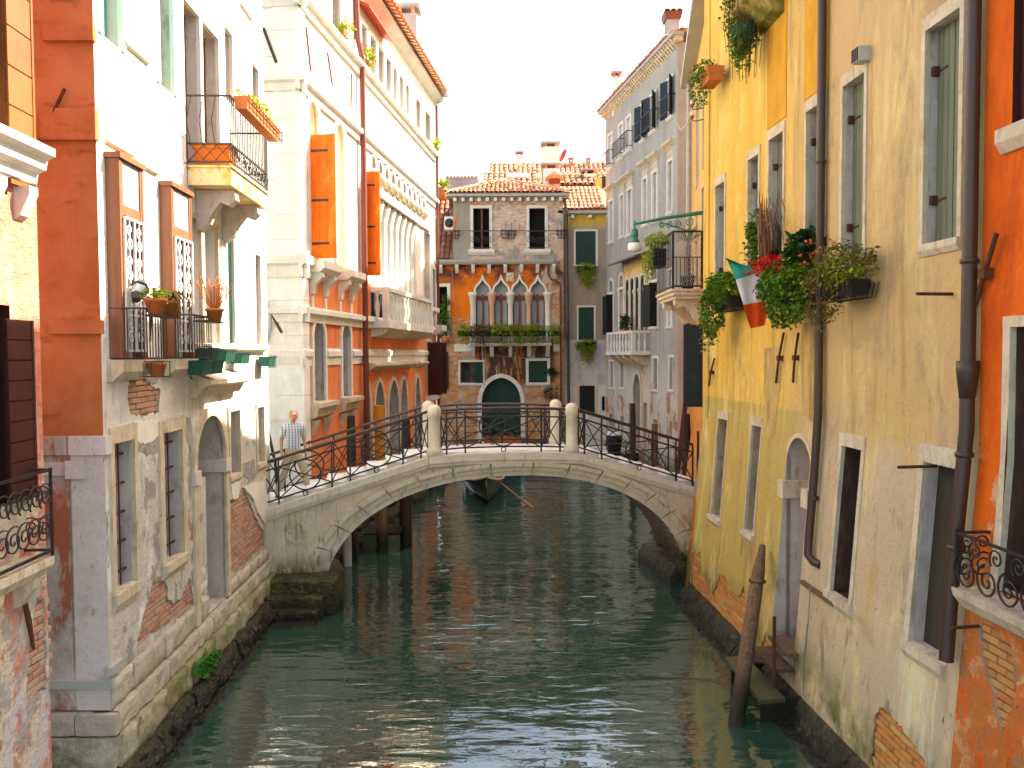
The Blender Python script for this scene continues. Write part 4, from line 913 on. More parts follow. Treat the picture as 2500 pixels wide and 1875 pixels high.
for xa in (r[0] - .13, r[1] - .1): MB().box(xa, xa + .23, rprof(r[3] - 1) - .05, .3, r[3] - 1.0, r[3] - .72).obj('impost', M['stone_frame'], dw)
KB = 500 / 2212
brick_patch(RH, H, R, [R.px(1600 + p[0] * KB, 1200 + p[1] * KB) for p in [(395, 640), (490, 660), (500, 900), (560, 1000), (620, 1120), (690, 900), (750, 920), (830, 1080), (900, 1150), (955, 1010), (985, 1300), (985, 1480), (900, 1560), (700, 1400), (500, 1290), (400, 1140), (385, 900)]], 'brick_orange', 41, 'mortar_damp')
K1 = 700 / 2212
brick_patch(RH, H, R, [R.px(1800 + p[0] * K1, 1350 + p[1] * K1) for p in [(1045, 1400), (1060, 1260), (1115, 1190), (1180, 1230), (1320, 1420), (1420, 1560), (1470, 1690), (1500, 1800), (1080, 1800), (1040, 1600)]], 'brick_orange', 42, 'mortar_damp')
brick_patch(RH, H, R, [R.px(1800 + p[0] * K1, 1350 + p[1] * K1) for p in [(165, 960), (160, 800), (220, 610), (255, 650), (280, 800), (285, 930), (240, 1010)]], 'brick_orange', 43, 'mortar_damp')
ZR = 15.4
wall(RH, R, 0, LR, -1.2, ZR, H, M['yellow'], back=6.0, zcut=(4.3, 3, 1.5, 0), sides='lrtb')
# scars and stains in the render
patch(RH, R, [R.px(*p) for p in ((1868, 850), (1905, 845), (1908, 930), (1896, 1010), (1890, 1070), (1872, 1060), (1866, 960))], 'tan_scar', seed=1)
patch(RH, R, [R.px(*p) for p in ((1958, 790), (1988, 785), (1990, 900), (1984, 1030), (1962, 1010), (1956, 900))], 'tan_scar', seed=2)
# ochre panels between the upper windows
for i in (2, 3):
    x0, x1, zt = tops[i]; MB().box(x0 - .1, x1 + .1, -.012, .02, zt + .2, ZR - .05).obj('ochre_panel', M['ochre'], RH)
# corner strip
MB().box(-.004, .34, -.035, .02, 4.0, ZR).obj('corner_strip', M['yellow'], RH)
# mossy footing along the water
stone_course(RH, R, -.1, LR, .0, .36, -.04, .3, 'moss', 51, (1.2, 2.2), rough=.035, taper=.55)
stone_course(RH, R, -.2, LR, -.6, .04, -.36, .3, 'moss', 52, (1.2, 2.2), rough=.05, taper=.5)
# downpipes
def pipe(root, path, r, mat, name='downpipe', clips=()):
    o = MB().tube(path, r, 12).obj(name, mat, root)
    for c in clips: MB().lathe([(r * 1.02, -.03), (r * 1.22, -.02), (r * 1.22, .02), (r * 1.02, .03)], c, 12).obj('pipe_clip', mat, o)
    return o
z1 = R.px(2350, 1620)[1]
pp = thing('downpipe', 'thick brown downpipe with funnel between yellow and orange houses', 'pipe', R.M @ T(P1x, -.1, 0))
pq = pipe(pp, [(0, 0, ZR), (0, 0, 4.6), (0, rprof(3) - .02, 3.2), (0, rprof(z1) - .02, z1)], .072, M['pipe'], 'pipe', [(0, 0, 9.0), (0, 0, 6.3), (0, -.02, 4.35), (0, -.09, 3.4)])
zf = R.px(2340, 880)[1]; MB().lathe([(.105, 0), (.105, -.1), (.074, -.38)], (0, 0, zf), 14).obj('funnel', M['pipe'], pp)
x2, _ = R.px(2012, 600); _, zb = R.px(2000, 1375)
pp = thing('downpipe', 'slimmer brown downpipe with elbow foot beside the arched water door', 'pipe', R.M @ T(x2 + .06, -.09, 0))
pipe(pp, [(0, 0, ZR), (0, 0, 4.5)] + [(0, rprof(z) + .0, z) for z in (3.6, zb + .3)] + [(.03, rprof(zb) - .0, zb + .08), (.12, rprof(zb) + .04, zb), (.22, rprof(zb) + .1, zb - .02)], .06, M['pipe'], 'pipe', [(0, 0, 8.1), (0, -.05, zb + .9)])
# tie rods, spikes, small lamp grille
for a, c in (((1750, 875), (1735, 942)), ((1921, 812), (1900, 935)), ((1957, 812), (1942, 934))):
    p, q = R.px(*a), R.px(*c); m = ((p[0] + q[0]) / 2, (p[1] + q[1]) / 2)
    o = MB().tube([(p[0], -.05, p[1]), (m[0], -.06, m[1]), (q[0], -.04, q[1])], .02).obj('tie_rod', M['rust'], RH); MB().box(m[0] - .04, m[0] + .04, -.09, .01, m[1] - .04, m[1] + .04).obj('tie_plate', M['rust'], o)
x, z = R.px(2118, 135); MB().box(x - .09, x + .09, -.16, .02, z - .09, z + .09).obj('vent_grille', M['lead'], RH)
for k in range(4): MB().box(x - .08 + k * .045, x - .06 + k * .045, -.175, -.15, z - .08, z + .08).obj('vent_slat', M['iron'], RH)
for ul, ur, v in ((2290, 2416, 718), (2238, 2412, 1138), (2352, 2410, 1527)):
    x, z = R.px(ul + 35, v); MB().rod((x, .05, z), (x + .05, -.42, z), .018, 6).obj('iron_peg', M['rust'], RH)
# rope bracket and sagging plank by the door
p, q = R.px(1964, 1420), R.px(2040, 1475)
MB().bar((p[0], rprof(p[1]) - .04, p[1]), (q[0], rprof(q[1]) - .03, q[1]), .05, .06).obj('rotten_rail', M['wood'], RH)
x, z = R.px(1988, 1430); MB().tube([(x, rprof(z) - .06, z), (x + .01, rprof(z - .5) - .05, z - .5), (x - .02, rprof(z - 1) - .05, z - 1.05), (x + .015, rprof(z - .6) - .06, z - .55)], .01, 5).obj('rope', M['cable'], RH)

# ---- top balcony with hanging plants
zb = R.px(1840, 62)[1]; xb = R.px(1900, 30)[0]
TBm = R.M @ T(xb - .62, 0, zb)
TB = thing('balcony', 'small stone balcony with hanging plants high on the yellow house', 'balcony', TBm)
MB().prism_x([(-.55, .0), (-.55, .14), (0, .14), (0, -.36), (-.2, -.3), (-.34, -.12)], 0, .9).obj('slab', M['yellow'], TB)
g = MB()
for z in (.2, 1.1): g.bar((0, -.52, z), (.9, -.52, z), .025, .025); g.bar((0, -.52, z), (0, 0, z), .025, .025); g.bar((.9, -.52, z), (.9, 0, z), .025, .025)
rl = g.obj('railing', M['iron'], TB)
for k in range(9): MB().bar((.9 * k / 8, -.52, .15), (.9 * k / 8, -.52, 1.1), .014, .014).obj('baluster', M['iron'], rl)
rn = random.Random(11)
t = thing('hanging_plant', 'big trailing brown and green plant hanging off the top balcony', 'plant', R.M @ T(R.px(1812, 60, -.4)[0], -.38, zb - .2))
MB().lathe([(.12, -.45), (.2, -.2), (.22, -.05)], n=12).obj('pot', M['green_box'], t)
mb = MB(); leaves(mb, blob(rn, (0, 0, -.15), (.30, .28, .45), 800) + blob(rn, (-.1, -.1, .45), (.25, .25, .5), 450) + blob(rn, (.1, -.05, -.55), (.22, .2, .35), 300), .055, rn); mb.obj('foliage', M['leaf'], t, kind='stuff')
mb = MB(); leaves(mb, blob(rn, (0, -.02, .25), (.33, .3, .75), 800), .05, rn, 0, 1.0)
for k in range(60):
    a = rn.uniform(0, 6.28); rr = rn.uniform(.05, .3); mb.tube([(cos(a) * rr, sin(a) * rr, .6), (cos(a) * rr * 1.2, sin(a) * rr * 1.2, 0), (cos(a) * rr, sin(a) * rr, -rn.uniform(.2, 1.0))], .006, 3)
mb.obj('dry_stems', M['leaf_brown'], t, kind='stuff')
x, z = R.px(1735, 195, -.3)
t = thing('hanging_plant', 'green trailing plant in a terracotta box below the top balcony', 'plant', R.M @ T(max(.15, x), -.3, z))
MB().prism_x([(-.12, -.1), (.14, -.1), (.18, .18), (-.16, .18)], -.25, .3).obj('pot', M['terracotta'], t)
mb = MB(); leaves(mb, blob(rn, (-.05, -.08, .16), (.42, .3, .2), 700) + blob(rn, (-.25, -.15, -.1), (.25, .2, .35), 450), .05, rn); mb.obj('foliage', M['leaf'], t, kind='stuff')

# ---- window boxes along the first floor
zl = R.px(1990, 790)[1]
specs = [(1778, 'geranium box with trailing leaves at the far end of the yellow house sills', 'leaf', None, 0, 1.0), (1925, 'geranium box with red flowers in the middle of the yellow house sills', 'leaf', 'flower_red', 24, 1.15), (2062, 'window box of browning autumn leaves on the yellow house, nearest one', 'leaf_brown', 'flower_pink', 10, .85)]
for i, (u, lab, lm, fl, nf, L) in enumerate(specs):
    x, z = R.px(u, (752, 745, 722)[i], -.25)
    t = thing('window_box', lab, 'flower box', R.M @ T(x, -.26, z - .02), )
    MB().prism_x([(-.1, 0), (.1, 0), (.13, .2), (-.13, .2)], -L / 2, L / 2).obj('box', M['black_box'], t)
    g = MB()
    for k in range(9): xx = -L / 2 + L * k / 8; g.tube([(xx, .24, .16), (xx, .2, -.03), (xx, -.12, -.04), (xx, -.17, .1), (xx, -.15, .18)], .008, 4)
    g.bar((-L / 2, -.16, .17), (L / 2, -.16, .17), .012, .012); g.bar((-L / 2, -.12, -.045), (L / 2, -.12, -.045), .012, .012); g.obj('holder', M['iron'], t)
    mb = MB(); pts = blob(rn, (0, -.05, .38), (L / 2 + .22, .34, .32), 2000 if i < 2 else 1100)
    if i == 0: pts += blob(rn, (-.35, -.2, -.05), (.34, .24, .45), 900) + blob(rn, (-.45, -.25, -.5), (.22, .16, .3), 160)
    if i == 1: pts += blob(rn, (.3, -.15, .0), (.5, .26, .32), 800)
    if i == 2: pts += blob(rn, (-.3, -.15, .05), (.4, .22, .4), 400)
    leaves(mb, pts, .07 if i < 2 else .06, rn); mb.obj('foliage', M[lm], t, kind='stuff')
    mb = MB(); leaves(mb, blob(rn, (L * .2, -.12, .36), (L / 2, .22, .22), 380), .06, rn); mb.obj('young_leaves', M['leaf_lime'], t, kind='stuff')
    if fl:
        mb = MB(); flowers(mb, [(rn.uniform(-L / 2, L * .35), rn.uniform(-.46, -.2), rn.uniform(.42, .75)) for k in range(nf)], (.085 if i == 1 else .045), rn); mb.obj('flowers', M[fl], t, kind='stuff')
    if i == 0:
        mb = MB(); flowers(mb, [(rn.uniform(-.9, -.35), rn.uniform(-.4, -.2), rn.uniform(-.3, .7)) for k in range(11)], .035, rn); mb.obj('flowers', M['flower_pink'], t, kind='stuff')
x, z = R.px(1862, 690, -.2)
t = thing('shrub', 'tall leafy shrub with bare twigs in front of the yellow house window', 'shrub', R.M @ T(x, -.2, z - .05))
MB().lathe([(.1, 0), (.14, .2)], n=10).obj('pot', M['terracotta'], t)
g = MB()
for k in range(7): a = k * .9; g.tube([(0, 0, .1), (cos(a) * .08, sin(a) * .06, .6), (cos(a) * .2, sin(a) * .1, 1.25)], .012, 5)
g.obj('stem', M['dry'], t)
mb = MB(); leaves(mb, blob(rn, (-.2, 0, .65), (.26, .2, .7), 900), .085, rn, 0, 0); mb.obj('foliage', M['leaf'], t, kind='stuff')
g = MB()
for k in range(46):
    a = rn.uniform(0, 6.28); h_ = rn.uniform(.9, 1.5); g.tube([(.15, 0, .3), (.2 + cos(a) * .12, sin(a) * .1, h_ * .7), (.28 + cos(a) * .22, sin(a) * .16, h_), (.4 + cos(a) * .3, sin(a) * .2, h_ - rn.uniform(.1, .6))], .006, 3)
g.obj('twigs', M['dry'], t, kind='stuff')
x, z = R.px(1955, 660, -.2)
t = thing('shrub', 'round dark green bush above the red geraniums', 'shrub', R.M @ T(x, -.15, z - .1)); MB().lathe([(.1, 0), (.14, .2)], n=10).obj('pot', M['terracotta'], t)
mb = MB(); leaves(mb, blob(rn, (0, 0, .4), (.42, .25, .26), 900), .09, rn, 0, 0); mb.obj('foliage', M['leaf_dark'], t, kind='stuff')

# ---- flag: a tricolour banner hanging from a short pole
x, z = R.px(1812, 640, -.62); YF = (R.M @ Vector((x, -.62, z))).y
edge_l = [(1775, 634), (1785, 656), (1796, 683), (1805, 712), (1815, 744), (1822, 772), (1833, 802)]
edge_r = [(1776, 634.5), (1822, 648), (1860, 664), (1864, 700), (1868, 735), (1873, 760), (1868, 794)]
fl = thing('flag', 'green, white and red tricolour banner hanging among the flowers', 'flag', Matrix.Translation(on_y(1775, 634, YF)))
O = on_y(1775, 634, YF); rows = []
for j in range(25):
    t_ = j / 24 * 6; k = min(5, int(t_)); f = t_ - k
    pl = Vector(edge_l[k]).lerp(Vector(edge_l[k + 1]), f); pr = Vector(edge_r[k]).lerp(Vector(edge_r[k + 1]), f)
    rows.append([on_y(*pl.lerp(pr, i / 8), YF + .035 * sin(i * 1.3 + j * .25) + .02 * sin(j * .7)) - O for i in range(9)])
for nm, a, c in (('green_band', 0, 9), ('white_band', 8, 17), ('red_band', 16, 25)):
    mb = MB(); sub = rows[a:c]; fv = [p for r_ in sub for p in r_]; bv = [p + Vector((0, .004, 0)) for p in fv]; n = len(fv)
    fs = [(j * 9 + i, j * 9 + i + 1, (j + 1) * 9 + i + 1, (j + 1) * 9 + i) for j in range(len(sub) - 1) for i in range(8)]
    mb.add(fv + bv, fs + [tuple(n + q for q in reversed(f_)) for f_ in fs], 0, True); mb.obj(nm, M['flag_' + nm.split('_')[0]], fl)
MB().rod((-.02, .004, .02), (.45, .25, -.12), .012).obj('flagpole', M['wood'], fl)

# ---- mooring post and landing by the water door
a_, c_ = R.px(1856, 1332, -.18), R.px(1795, 1775, -.55)
pa = R.M @ Vector((a_[0], rprof(a_[1]) - .14, a_[1])); pc = on_z(1796, 1768, 0); pc = pc + (pc - pa) * .22
t = thing('mooring_post', 'leaning weathered wooden mooring post with iron ring by the yellow house', 'post', Matrix.Translation((pc.x, pc.y, 0)))
o_ = Vector((pc.x, pc.y, 0)); dvec = pa - pc
MB().tube([pc - o_, pc + dvec * .3 - o_, pc + dvec * .62 - o_, pc + dvec * .86 - o_, pa - o_], .10, 12, rs=[.105, .115, .11, .10, .05]).obj('post', M['wood'], t)
rc = pc + dvec * .82 - o_; MB().tube(circle(rc, .12, (X, Y), 16), .02, 5).obj('iron_ring', M['rust'], t)
# steps
x0s, _ = R.px(1945, 1640); pl = on_z(1870, 1745, .55)
t = thing('landing_steps', 'slimy green plank and wooden steps at the arched water door', 'steps', R.M @ T(r[0], 0, 0))
w_ = r[1] - r[0]
MB().prism_x([(-.98, .36), (-.98, .42), (-.62, .44), (-.62, .38)], -.2, w_ + .55).obj('plank', M['plank_green'], t)
MB().box(.05, w_ + .1, -.62, -.3, .62, .68).obj('tread', M['wood'], t); MB().box(.25, w_ + .15, -.42, -.1, .86, .92).obj('tread', M['wood'], t)
for xx in (-.1, w_ + .3): MB().box(xx, xx + .05, -.9, -.2, -.4, .359).obj('support', M['wood_dark'], t)
MB().box(w_ + .16, w_ + .2, -.66, -.62, .0, 1.5).obj('handrail_post', M['rust'], t)

# ================================================================ orange house at the right edge
_o = R.M @ Vector((LR + .004, 0, 0)); O0 = Fac((_o.x, _o.y), (_o.x + .16, _o.y - 3.0), rprof); OH = thing('orange_house', 'bright orange house at the right edge of the picture', 'house', O0.M); H = []
xw = O0.px(2442, 1200)[0]; zb = O0.px(2430, 1465)[1]
window(OH, H, O0, (xw + .1, xw + 1.1, zb + .1, O0.px(2460, 798)[1]), fill='dark', depth=.3, frame=1, fw=.1, rev='reveal_dark', name='balcony_door')
window(OH, H, O0, (xw + .04, xw + 1.0, O0.px(2460, 318)[1], 11.5), fill='maroon_shutter', rev='maroon_shutter', depth=.1, frame=0, sill=(.1, .22, .1))
brick_patch(OH, H, O0, [O0.px(*p) for p in ((2395, 1440), (2425, 1540), (2470, 1580), (2480, 1700), (2445, 1790), (2420, 1680), (2395, 1600))], 'brick_orange', 47, 'mortar')
wall(OH, O0, 0, O0.L, -1.2, 14.5, H, M['orange'], back=5.0, zcut=(4.3, 3, 1.5, 0))
MB().prism_x([(-.14, -1.2), (-.14, .5), (0, .8), (.05, .8), (.05, -1.2)], 0, O0.L).obj('footing', M['moss'], OH)
p, q = O0.px(2450, 570), O0.px(2388, 760)
o = MB().tube([(p[0], -.07, p[1]), ((p[0] + q[0]) / 2, -.06, (p[1] + q[1]) / 2), (q[0], -.05, q[1])], .024).obj('tie_rod', M['rust'], OH); MB().box((p[0] + q[0]) / 2 - .05, (p[0] + q[0]) / 2 + .05, -.1, .01, (p[1] + q[1]) / 2 - .05, (p[1] + q[1]) / 2 + .05).obj('tie_plate', M['rust'], o)
OBm = O0.M @ T(xw - .12, 0, zb); OB = thing('balcony', 'stone balcony with curled iron railing on the orange house', 'balcony', OBm)
MB().prism_x([(-.4, .0), (-.42, .08), (0, .08), (0, -.25), (-.3, -.12)], 0, 1.5).obj('slab', M['stone_frame'], OB)
g = MB(); g.bar((.02, -.38, .62), (1.4, -.38, .62), .03, .025); g.bar((.02, -.38, .62), (.02, 0, .62), .03, .025); g.bar((.02, -.38, .08), (.02, -.38, .66), .03, .03); rl = g.obj('railing', M['iron'], OB)
for k in range(4): MB().tube(spiral((.18 + k * .3, -.38, .26), .16, 1.9, (X, Z), 2), .011, 5).obj('scroll', M['iron'], rl); MB().tube(spiral((.30 + k * .3, -.38, .5), .10, -1.6, (X, Z), 4), .010, 5).obj('scroll', M['iron'], rl)
for k in range(2): MB().tube(spiral((.02, -.3 + k * .18, .3), .13, 1.9, (Y, Z), 1), .010, 5).obj('scroll', M['iron'], rl); MB().tube(spiral((.02, -.28 + k * .16, .52), .08, -1.6, (Y, Z), 4), .009, 5).obj('scroll', M['iron'], rl)

# ================================================================ house between the bridge and the grey palace
def nprof(z): return -.115 * max(0.0, 4.2 - z)
N1 = Fac((5.50, 24.5), (4.33, 17.42), nprof); LN = N1.L
NH = thing('ochre_house', 'narrow orange-yellow house behind the yellow one at the bridge end', 'house', N1.M); H = []
window(NH, H, N1, (LN - 2.6, LN - 1.8, 7.0, 9.4), fill='dark', frame=1, name='balcony_door'); window(NH, H, N1, (LN - 5, LN - 4.2, 7.1, 9.2), fill='dark_green', frame=1)
window(NH, H, N1, (LN - 2.4, LN - 1.6, 9.9, 12.2), fill='dark_green', frame=1); window(NH, H, N1, (LN - 5, LN - 4.2, 9.9, 12.2), fill='dark_green', frame=1)
window(NH, H, N1, (LN - .95, LN - .45, 2.1, 3.55), fill='dim', frame=1, fw=.08)
window(NH, H, N1, (LN - 1.35, LN - .5, 4.3, 6.0), fill='dark', frame=1, fw=.06)
M['ochre_wall'] = surf('orange_ochre_plaster', (.66, .27, .06), [((.70, .44, .12), .9, (.7, .7, .7), -.5, -.2, (6.6, 7.6), 1), ((.52, .14, .03), .8, (4, 4, 4), .45, .6, (4.4, 3.6), 4), ((.07, .09, .02), .9, (3, 3, 3), .2, .5, (1.2, .6), 6)], bump=.5, bs=20)
wall(NH, N1, 0, LN, -1.2, 13.6, H, M['ochre_wall'], back=4.0, zcut=(4.2, 3, 1.5, 0))
MB().box(-.1, LN + .05, -.35, .1, 13.4, 13.6).obj('gutter', M['lead'], NH)
for k in range(2):
    x_ = LN - .06 - k * .42; m2 = MB()
    sh = MB(); planks(sh, 0, .54, -.02, .02, 0, 1.85, 7, .010, horiz=True); so_ = sh.obj('shutter', M['black_shutter'], NH, T(LN - .42, -.02, 4.17) @ Matrix.Rotation(-pi / 2 - .15 if k == 0 else -.1, 4, 'Z')) if k == 0 else None
MB().box(LN - .42, LN - .03, -.07, -.02, 4.17, 6.02).obj('shutter', M['black_shutter'], NH)
pq = N1.px(1702, 500); pp = thing('drainpipe', 'grey drainpipe with rusty foot at the yellow house corner', 'pipe', N1.M @ T(.35, -.12, 0))
MB().tube([(0, 0, 13.4), (0, 0, 8.6)], .07, 10).obj('pipe', M['pipe_grey'], pp); MB().tube([(0, 0, 8.6), (0, 0, 4.5), (0, nprof(1.5), 1.6)], .075, 10).obj('cast_foot', M['rust'], pp)
# balcony with wire mesh
YB = 18.3; pw = on_y(1727, 705, YB); po_ = on_y(1641, 705, YB); zb = po_.z
wdt = pw.x - po_.x
NB = thing('balcony', 'dark iron mesh balcony with spiky potted plant above the bridge end', 'balcony', Matrix.Translation((po_.x, YB, zb)))
dB = 2.1
MB().prism_x([(0, -.05), (0, .0), (dB, .0), (dB, -.05)], 0, wdt + .5).prism_x([(.04, -.14), (.04, -.05), (dB - .04, -.05), (dB - .04, -.14)], .05, wdt + .5).prism_x([(.1, -.22), (.1, -.14), (dB - .1, -.14), (dB - .1, -.22)], .1, wdt + .5).obj('slab', M['stone_frame'], NB)
for yy in (.25, dB - .5): MB().prism([(.12, -.22), (.12, -.34), (.2, -.42), (.34, -.38), (.52, -.55), (.62, -.72), (wdt + .1, -.74), (wdt + .3, -.22)], yy, yy + .22).obj('bracket', M['stone_frame'], NB)
g = MB()
hB = 1.3
for z in (.06, hB): g.bar((0.02, .03, z), (wdt + .3, .03, z), .04, .04); g.bar((.02, .03, z), (.02, dB, z), .04, .04); 
for x_ in (.02, wdt - .12): g.bar((x_, .03, 0), (x_, .03, hB), .05, .05)
g.bar((0.02, .03, .72), (wdt, .03, .72), .02, .02)
rl = g.obj('railing', M['iron'], NB)
for k in range(8): MB().bar((.1 + k * .095, .03, .06), (.1 + k * .095, .03, .72), .014, .014).obj('baluster', M['iron'], rl)
for k in range(12): MB().bar((.02, .12 + k * .17, .06), (.02, .12 + k * .17, hB), .014, .014).obj('baluster', M['iron'], rl)
g = MB()
for k in range(-16, 20):
    a = .04 + k * .055
    for s in (1, -1):
        x0_, x1_ = (a, a + s * .62); zz0, zz1 = .07, hB - .03
        pts = [(x0_ + (x1_ - x0_) * t_, zz0 + (zz1 - zz0) * t_) for t_ in (0, 1)]
        lo = max(.03, min(pts[0][0], pts[1][0])); hi = min(wdt - .1, max(pts[0][0], pts[1][0]))
        if hi <= lo: continue
        fz = lambda xq: zz0 + (zz1 - zz0) * (xq - x0_) / (x1_ - x0_)
        g.bar((lo, .05, fz(lo)), (hi, .05, fz(hi)), .010, .010)
g.obj('wire_mesh', M['pipe_grey'], rl, kind='stuff')
t = thing('potted_palm', 'spiky palm-like plant standing on the mesh balcony', 'plant', Matrix.Translation((po_.x + wdt * .55, YB + .4, zb)))
MB().lathe([(.12, 0), (.17, .28), (.19, .28), (.19, .32)], n=12).obj('pot', M['black_box'], t); MB().tube([(0, 0, .25), (.03, 0, .6), (0, 0, 1.15)], .03, 6).obj('stem', M['dry'], t)
g = MB()
for k in range(44):
    a = rn.uniform(0, 6.28); e = rn.uniform(.0, 1.2); L = rn.uniform(.4, .62); d = Vector((cos(a) * cos(e), sin(a) * cos(e), sin(e))); p0 = Vector((0, 0, 1.12)); s_ = d.cross(Vector((0, 0, 1))).normalized() * .022
    m_ = p0 + d * L * .6; e_ = p0 + d * L + Vector((0, 0, -.12)); g.add([p0 - s_, p0 + s_, m_ + s_, m_ - s_, e_], [(0, 1, 2, 3), (3, 2, 4)])
g.obj('leaves', M['leaf'], t, kind='stuff')
pb = on_y(1614, 600, YB + .5)
t = thing('hanging_basket', 'dark wire basket of trailing plants on the mesh balcony front', 'plant', Matrix.Translation((po_.x - .24, YB + .5, zb + .5)))
g = MB()
for z in (0, .2, .4, .58): g.bar((-.2, -.3, z), (.2, -.3, z), .018, .018); g.bar((-.2, -.3, z), (-.2, .5, z), .018, .018)
for k in range(6): g.bar((-.2 + k * .08, -.3, 0), (-.2 + k * .08, -.3, .58), .014, .014)
g.obj('basket', M['iron'], t); MB().prism_x([(-.26, .05), (.5, .05), (.5, .45), (-.26, .45)], -.15, .15).obj('trough', M['black_box'], t)
mb = MB(); leaves(mb, blob(rn, (-.02, 0, .66), (.27, .4, .2), 700) + blob(rn, (-.24, -.1, .2), (.13, .4, .5), 500), .055, rn); mb.obj('foliage', M['leaf_lime'], t, kind='stuff')
# street lamp on a long green bracket
YL = 19.2; a_ = on_y(1702, 521, YL); l_ = on_y(1549, 547, YL)
Lm = Matrix.Translation(a_); lv = l_ - a_
t = thing('street_lamp', 'green cast-iron wall lamp on a long scrolled bracket', 'street lamp', Lm)
MB().tube([(.5, 0, .06), (0, 0, 0), lv * .5 + Vector((0, 0, .02)), lv], .035, 8, rs=[.05, .05, .04, .03]).obj('bracket_arm', M['green_iron'], t)
for k, (f, rr) in enumerate(((.13, .11), (.3, .1), (.45, .09), (.56, .075))):
    c_ = lv * f + Vector((0, 0, -.06 - rr)); MB().tube(spiral(c_, rr, 1.7 if k % 2 else -1.7, (X, Z), 1.57), .014, 5).obj('scroll', M['green_iron'], t)
MB().tube([lv * .02 + Vector((0, 0, -.4)), lv * .2 + Vector((0, 0, -.34)), lv * .6 + Vector((0, 0, -.05))], .018, 6).obj('lower_stay', M['green_iron'], t)
lam = MB().lathe([(.0, .1), (.03, .08), (.02, .02), (.03, -.06), (.03, -.1), (.07, -.13), (.09, -.16), (.09, -.3), (.07, -.32), (.13, -.42), (.14, -.45)], lv, 14).obj('lamp_housing', M['green_iron'], t)
MB().lathe([(.14, -.452), (.155, -.5), (.17, -.62), (.12, -.65), (.0, -.66)], lv, 16).obj('lamp_glass', M['lamp_glass'], t)
# insulators with wires
for k, (u, v) in enumerate(((1690, 255), (1690, 283))):
    p = on_y(u, v, 19.0); t = thing('insulator', 'white and red porcelain insulator on the wall, %s one' % ('upper', 'lower')[k], 'insulator', Matrix.Translation(p))
    MB().lathe([(.02, 0), (.05, .02), (.05, .06), (.02, .1)], n=10).obj('cap', M['white_iron'], t); MB().tube([(0, 0, 0), (0, 0, -.1), (.08, 0, -.12), (.35, .05, -.05)], .012, 5).obj('bracket', M['iron'], t); MB().lathe([(.045, -.05), (.05, 0)], n=10).obj('red_band', M['dish'], t)

# unseen house added behind it on the side alley, shading the salmon palace
SH = thing('added_shade_house', 'unseen ochre house added behind the bridge-end house to shade the salmon palace', 'house', Fac((7.75, 32.2), (6.35, 25.0)).M); H = []
for k in range(3):
    for z in (4.5, 8.2, 12): window(SH, H, None, (1.0 + k * 2.2, 1.9 + k * 2.2, z, z + 1.8), fill='dark_green', frame=1)
wall(SH, None, 0, 7.3, -1.2, 19.6, H, M['ochre_wall'], back=6.0)

# ================================================================ grey palace on the right, beyond
G = Fac((5.1, 43.4), (6.85, 33.0)); LG = G.L
GH = thing('grey_palace', 'tall grey stucco palace with white window frames beyond the bridge', 'palace', G.M); H = []
k4 = 500 / 2212
def gw(a, b_, vt, vb, zoff, **kw):
    r_ = G.rect(1440 + a * k4, 1440 + b_ * k4, zoff + vt * k4, zoff + vb * k4, 0, 'R'); return window(GH, H, G, r_, frame=1, fw=.12, proud=.05, fmat='stone_white', **kw)
for a, b_, t_, bt in ((205, 245, 1440, 1800), (320, 360, 1330, 1690), (400, 445, 1250, 1610)):
    wq = gw(a, b_, t_, bt, 0, fill='white_panel', depth=.1, sill=(.2, .15, .15))
    r_ = G.rect(1440 + a * k4, 1440 + b_ * k4, bt * k4, bt * k4, 0, 'R'); zz = r_[2]; g = MB()
    for z in (.1, .8): g.bar((r_[0] - .3, -.3, zz + z), (r_[1] + .3, -.3, zz + z), .04, .03); g.bar((r_[1] + .3, -.3, zz + z), (r_[1] + .3, 0, zz + z), .04, .03)
    for i in range(8): xx = r_[0] - .3 + (r_[1] - r_[0] + .6) * i / 7; g.bar((xx, -.3, zz + .1), (xx, -.3, zz + .8), .022, .022)
    g.obj('window_railing', M['iron'], wq)
for a, b_, t_, bt in ((560, 600, 1110, 1490), (660, 715, 1000, 1390), (850, 900, 830, 1240)):
    wq = gw(a, b_, t_, bt, 0, fill='dark', depth=.2, sill=(.1, .15, .12))
    x0, x1, z0, z1 = G.rect(1440 + a * k4, 1440 + b_ * k4, t_ * k4, bt * k4, 0, 'R')
    for s in (0, 1):
        sh = MB(); planks(sh, 0, .42, -.025, .025, z0, z1, 4, .006); sh.obj('shutter', M['blue_shutter'], wq, T(x0 if s == 0 else x1, -.06, 0) @ Matrix.Rotation(-2.75 if s == 0 else -.6, 4, 'Z'))
    g = MB(); g.bar((x0 - .4, -.32, z0 + .75), (x1 + .4, -.32, z0 + .75), .03, .03); g.bar((x0 - .4, -.32, z0 + .08), (x1 + .4, -.32, z0 + .08), .03, .03); g.bar((x1 + .4, -.32, z0 + .75), (x1 + .4, 0, z0 + .75), .03, .03)
    for i in range(9): xx = x0 - .4 + (x1 - x0 + .8) * i / 8; g.bar((xx, -.32, z0 + .08), (xx, -.32, z0 + .75), .02, .02)
    g.obj('window_railing', M['iron'], wq)
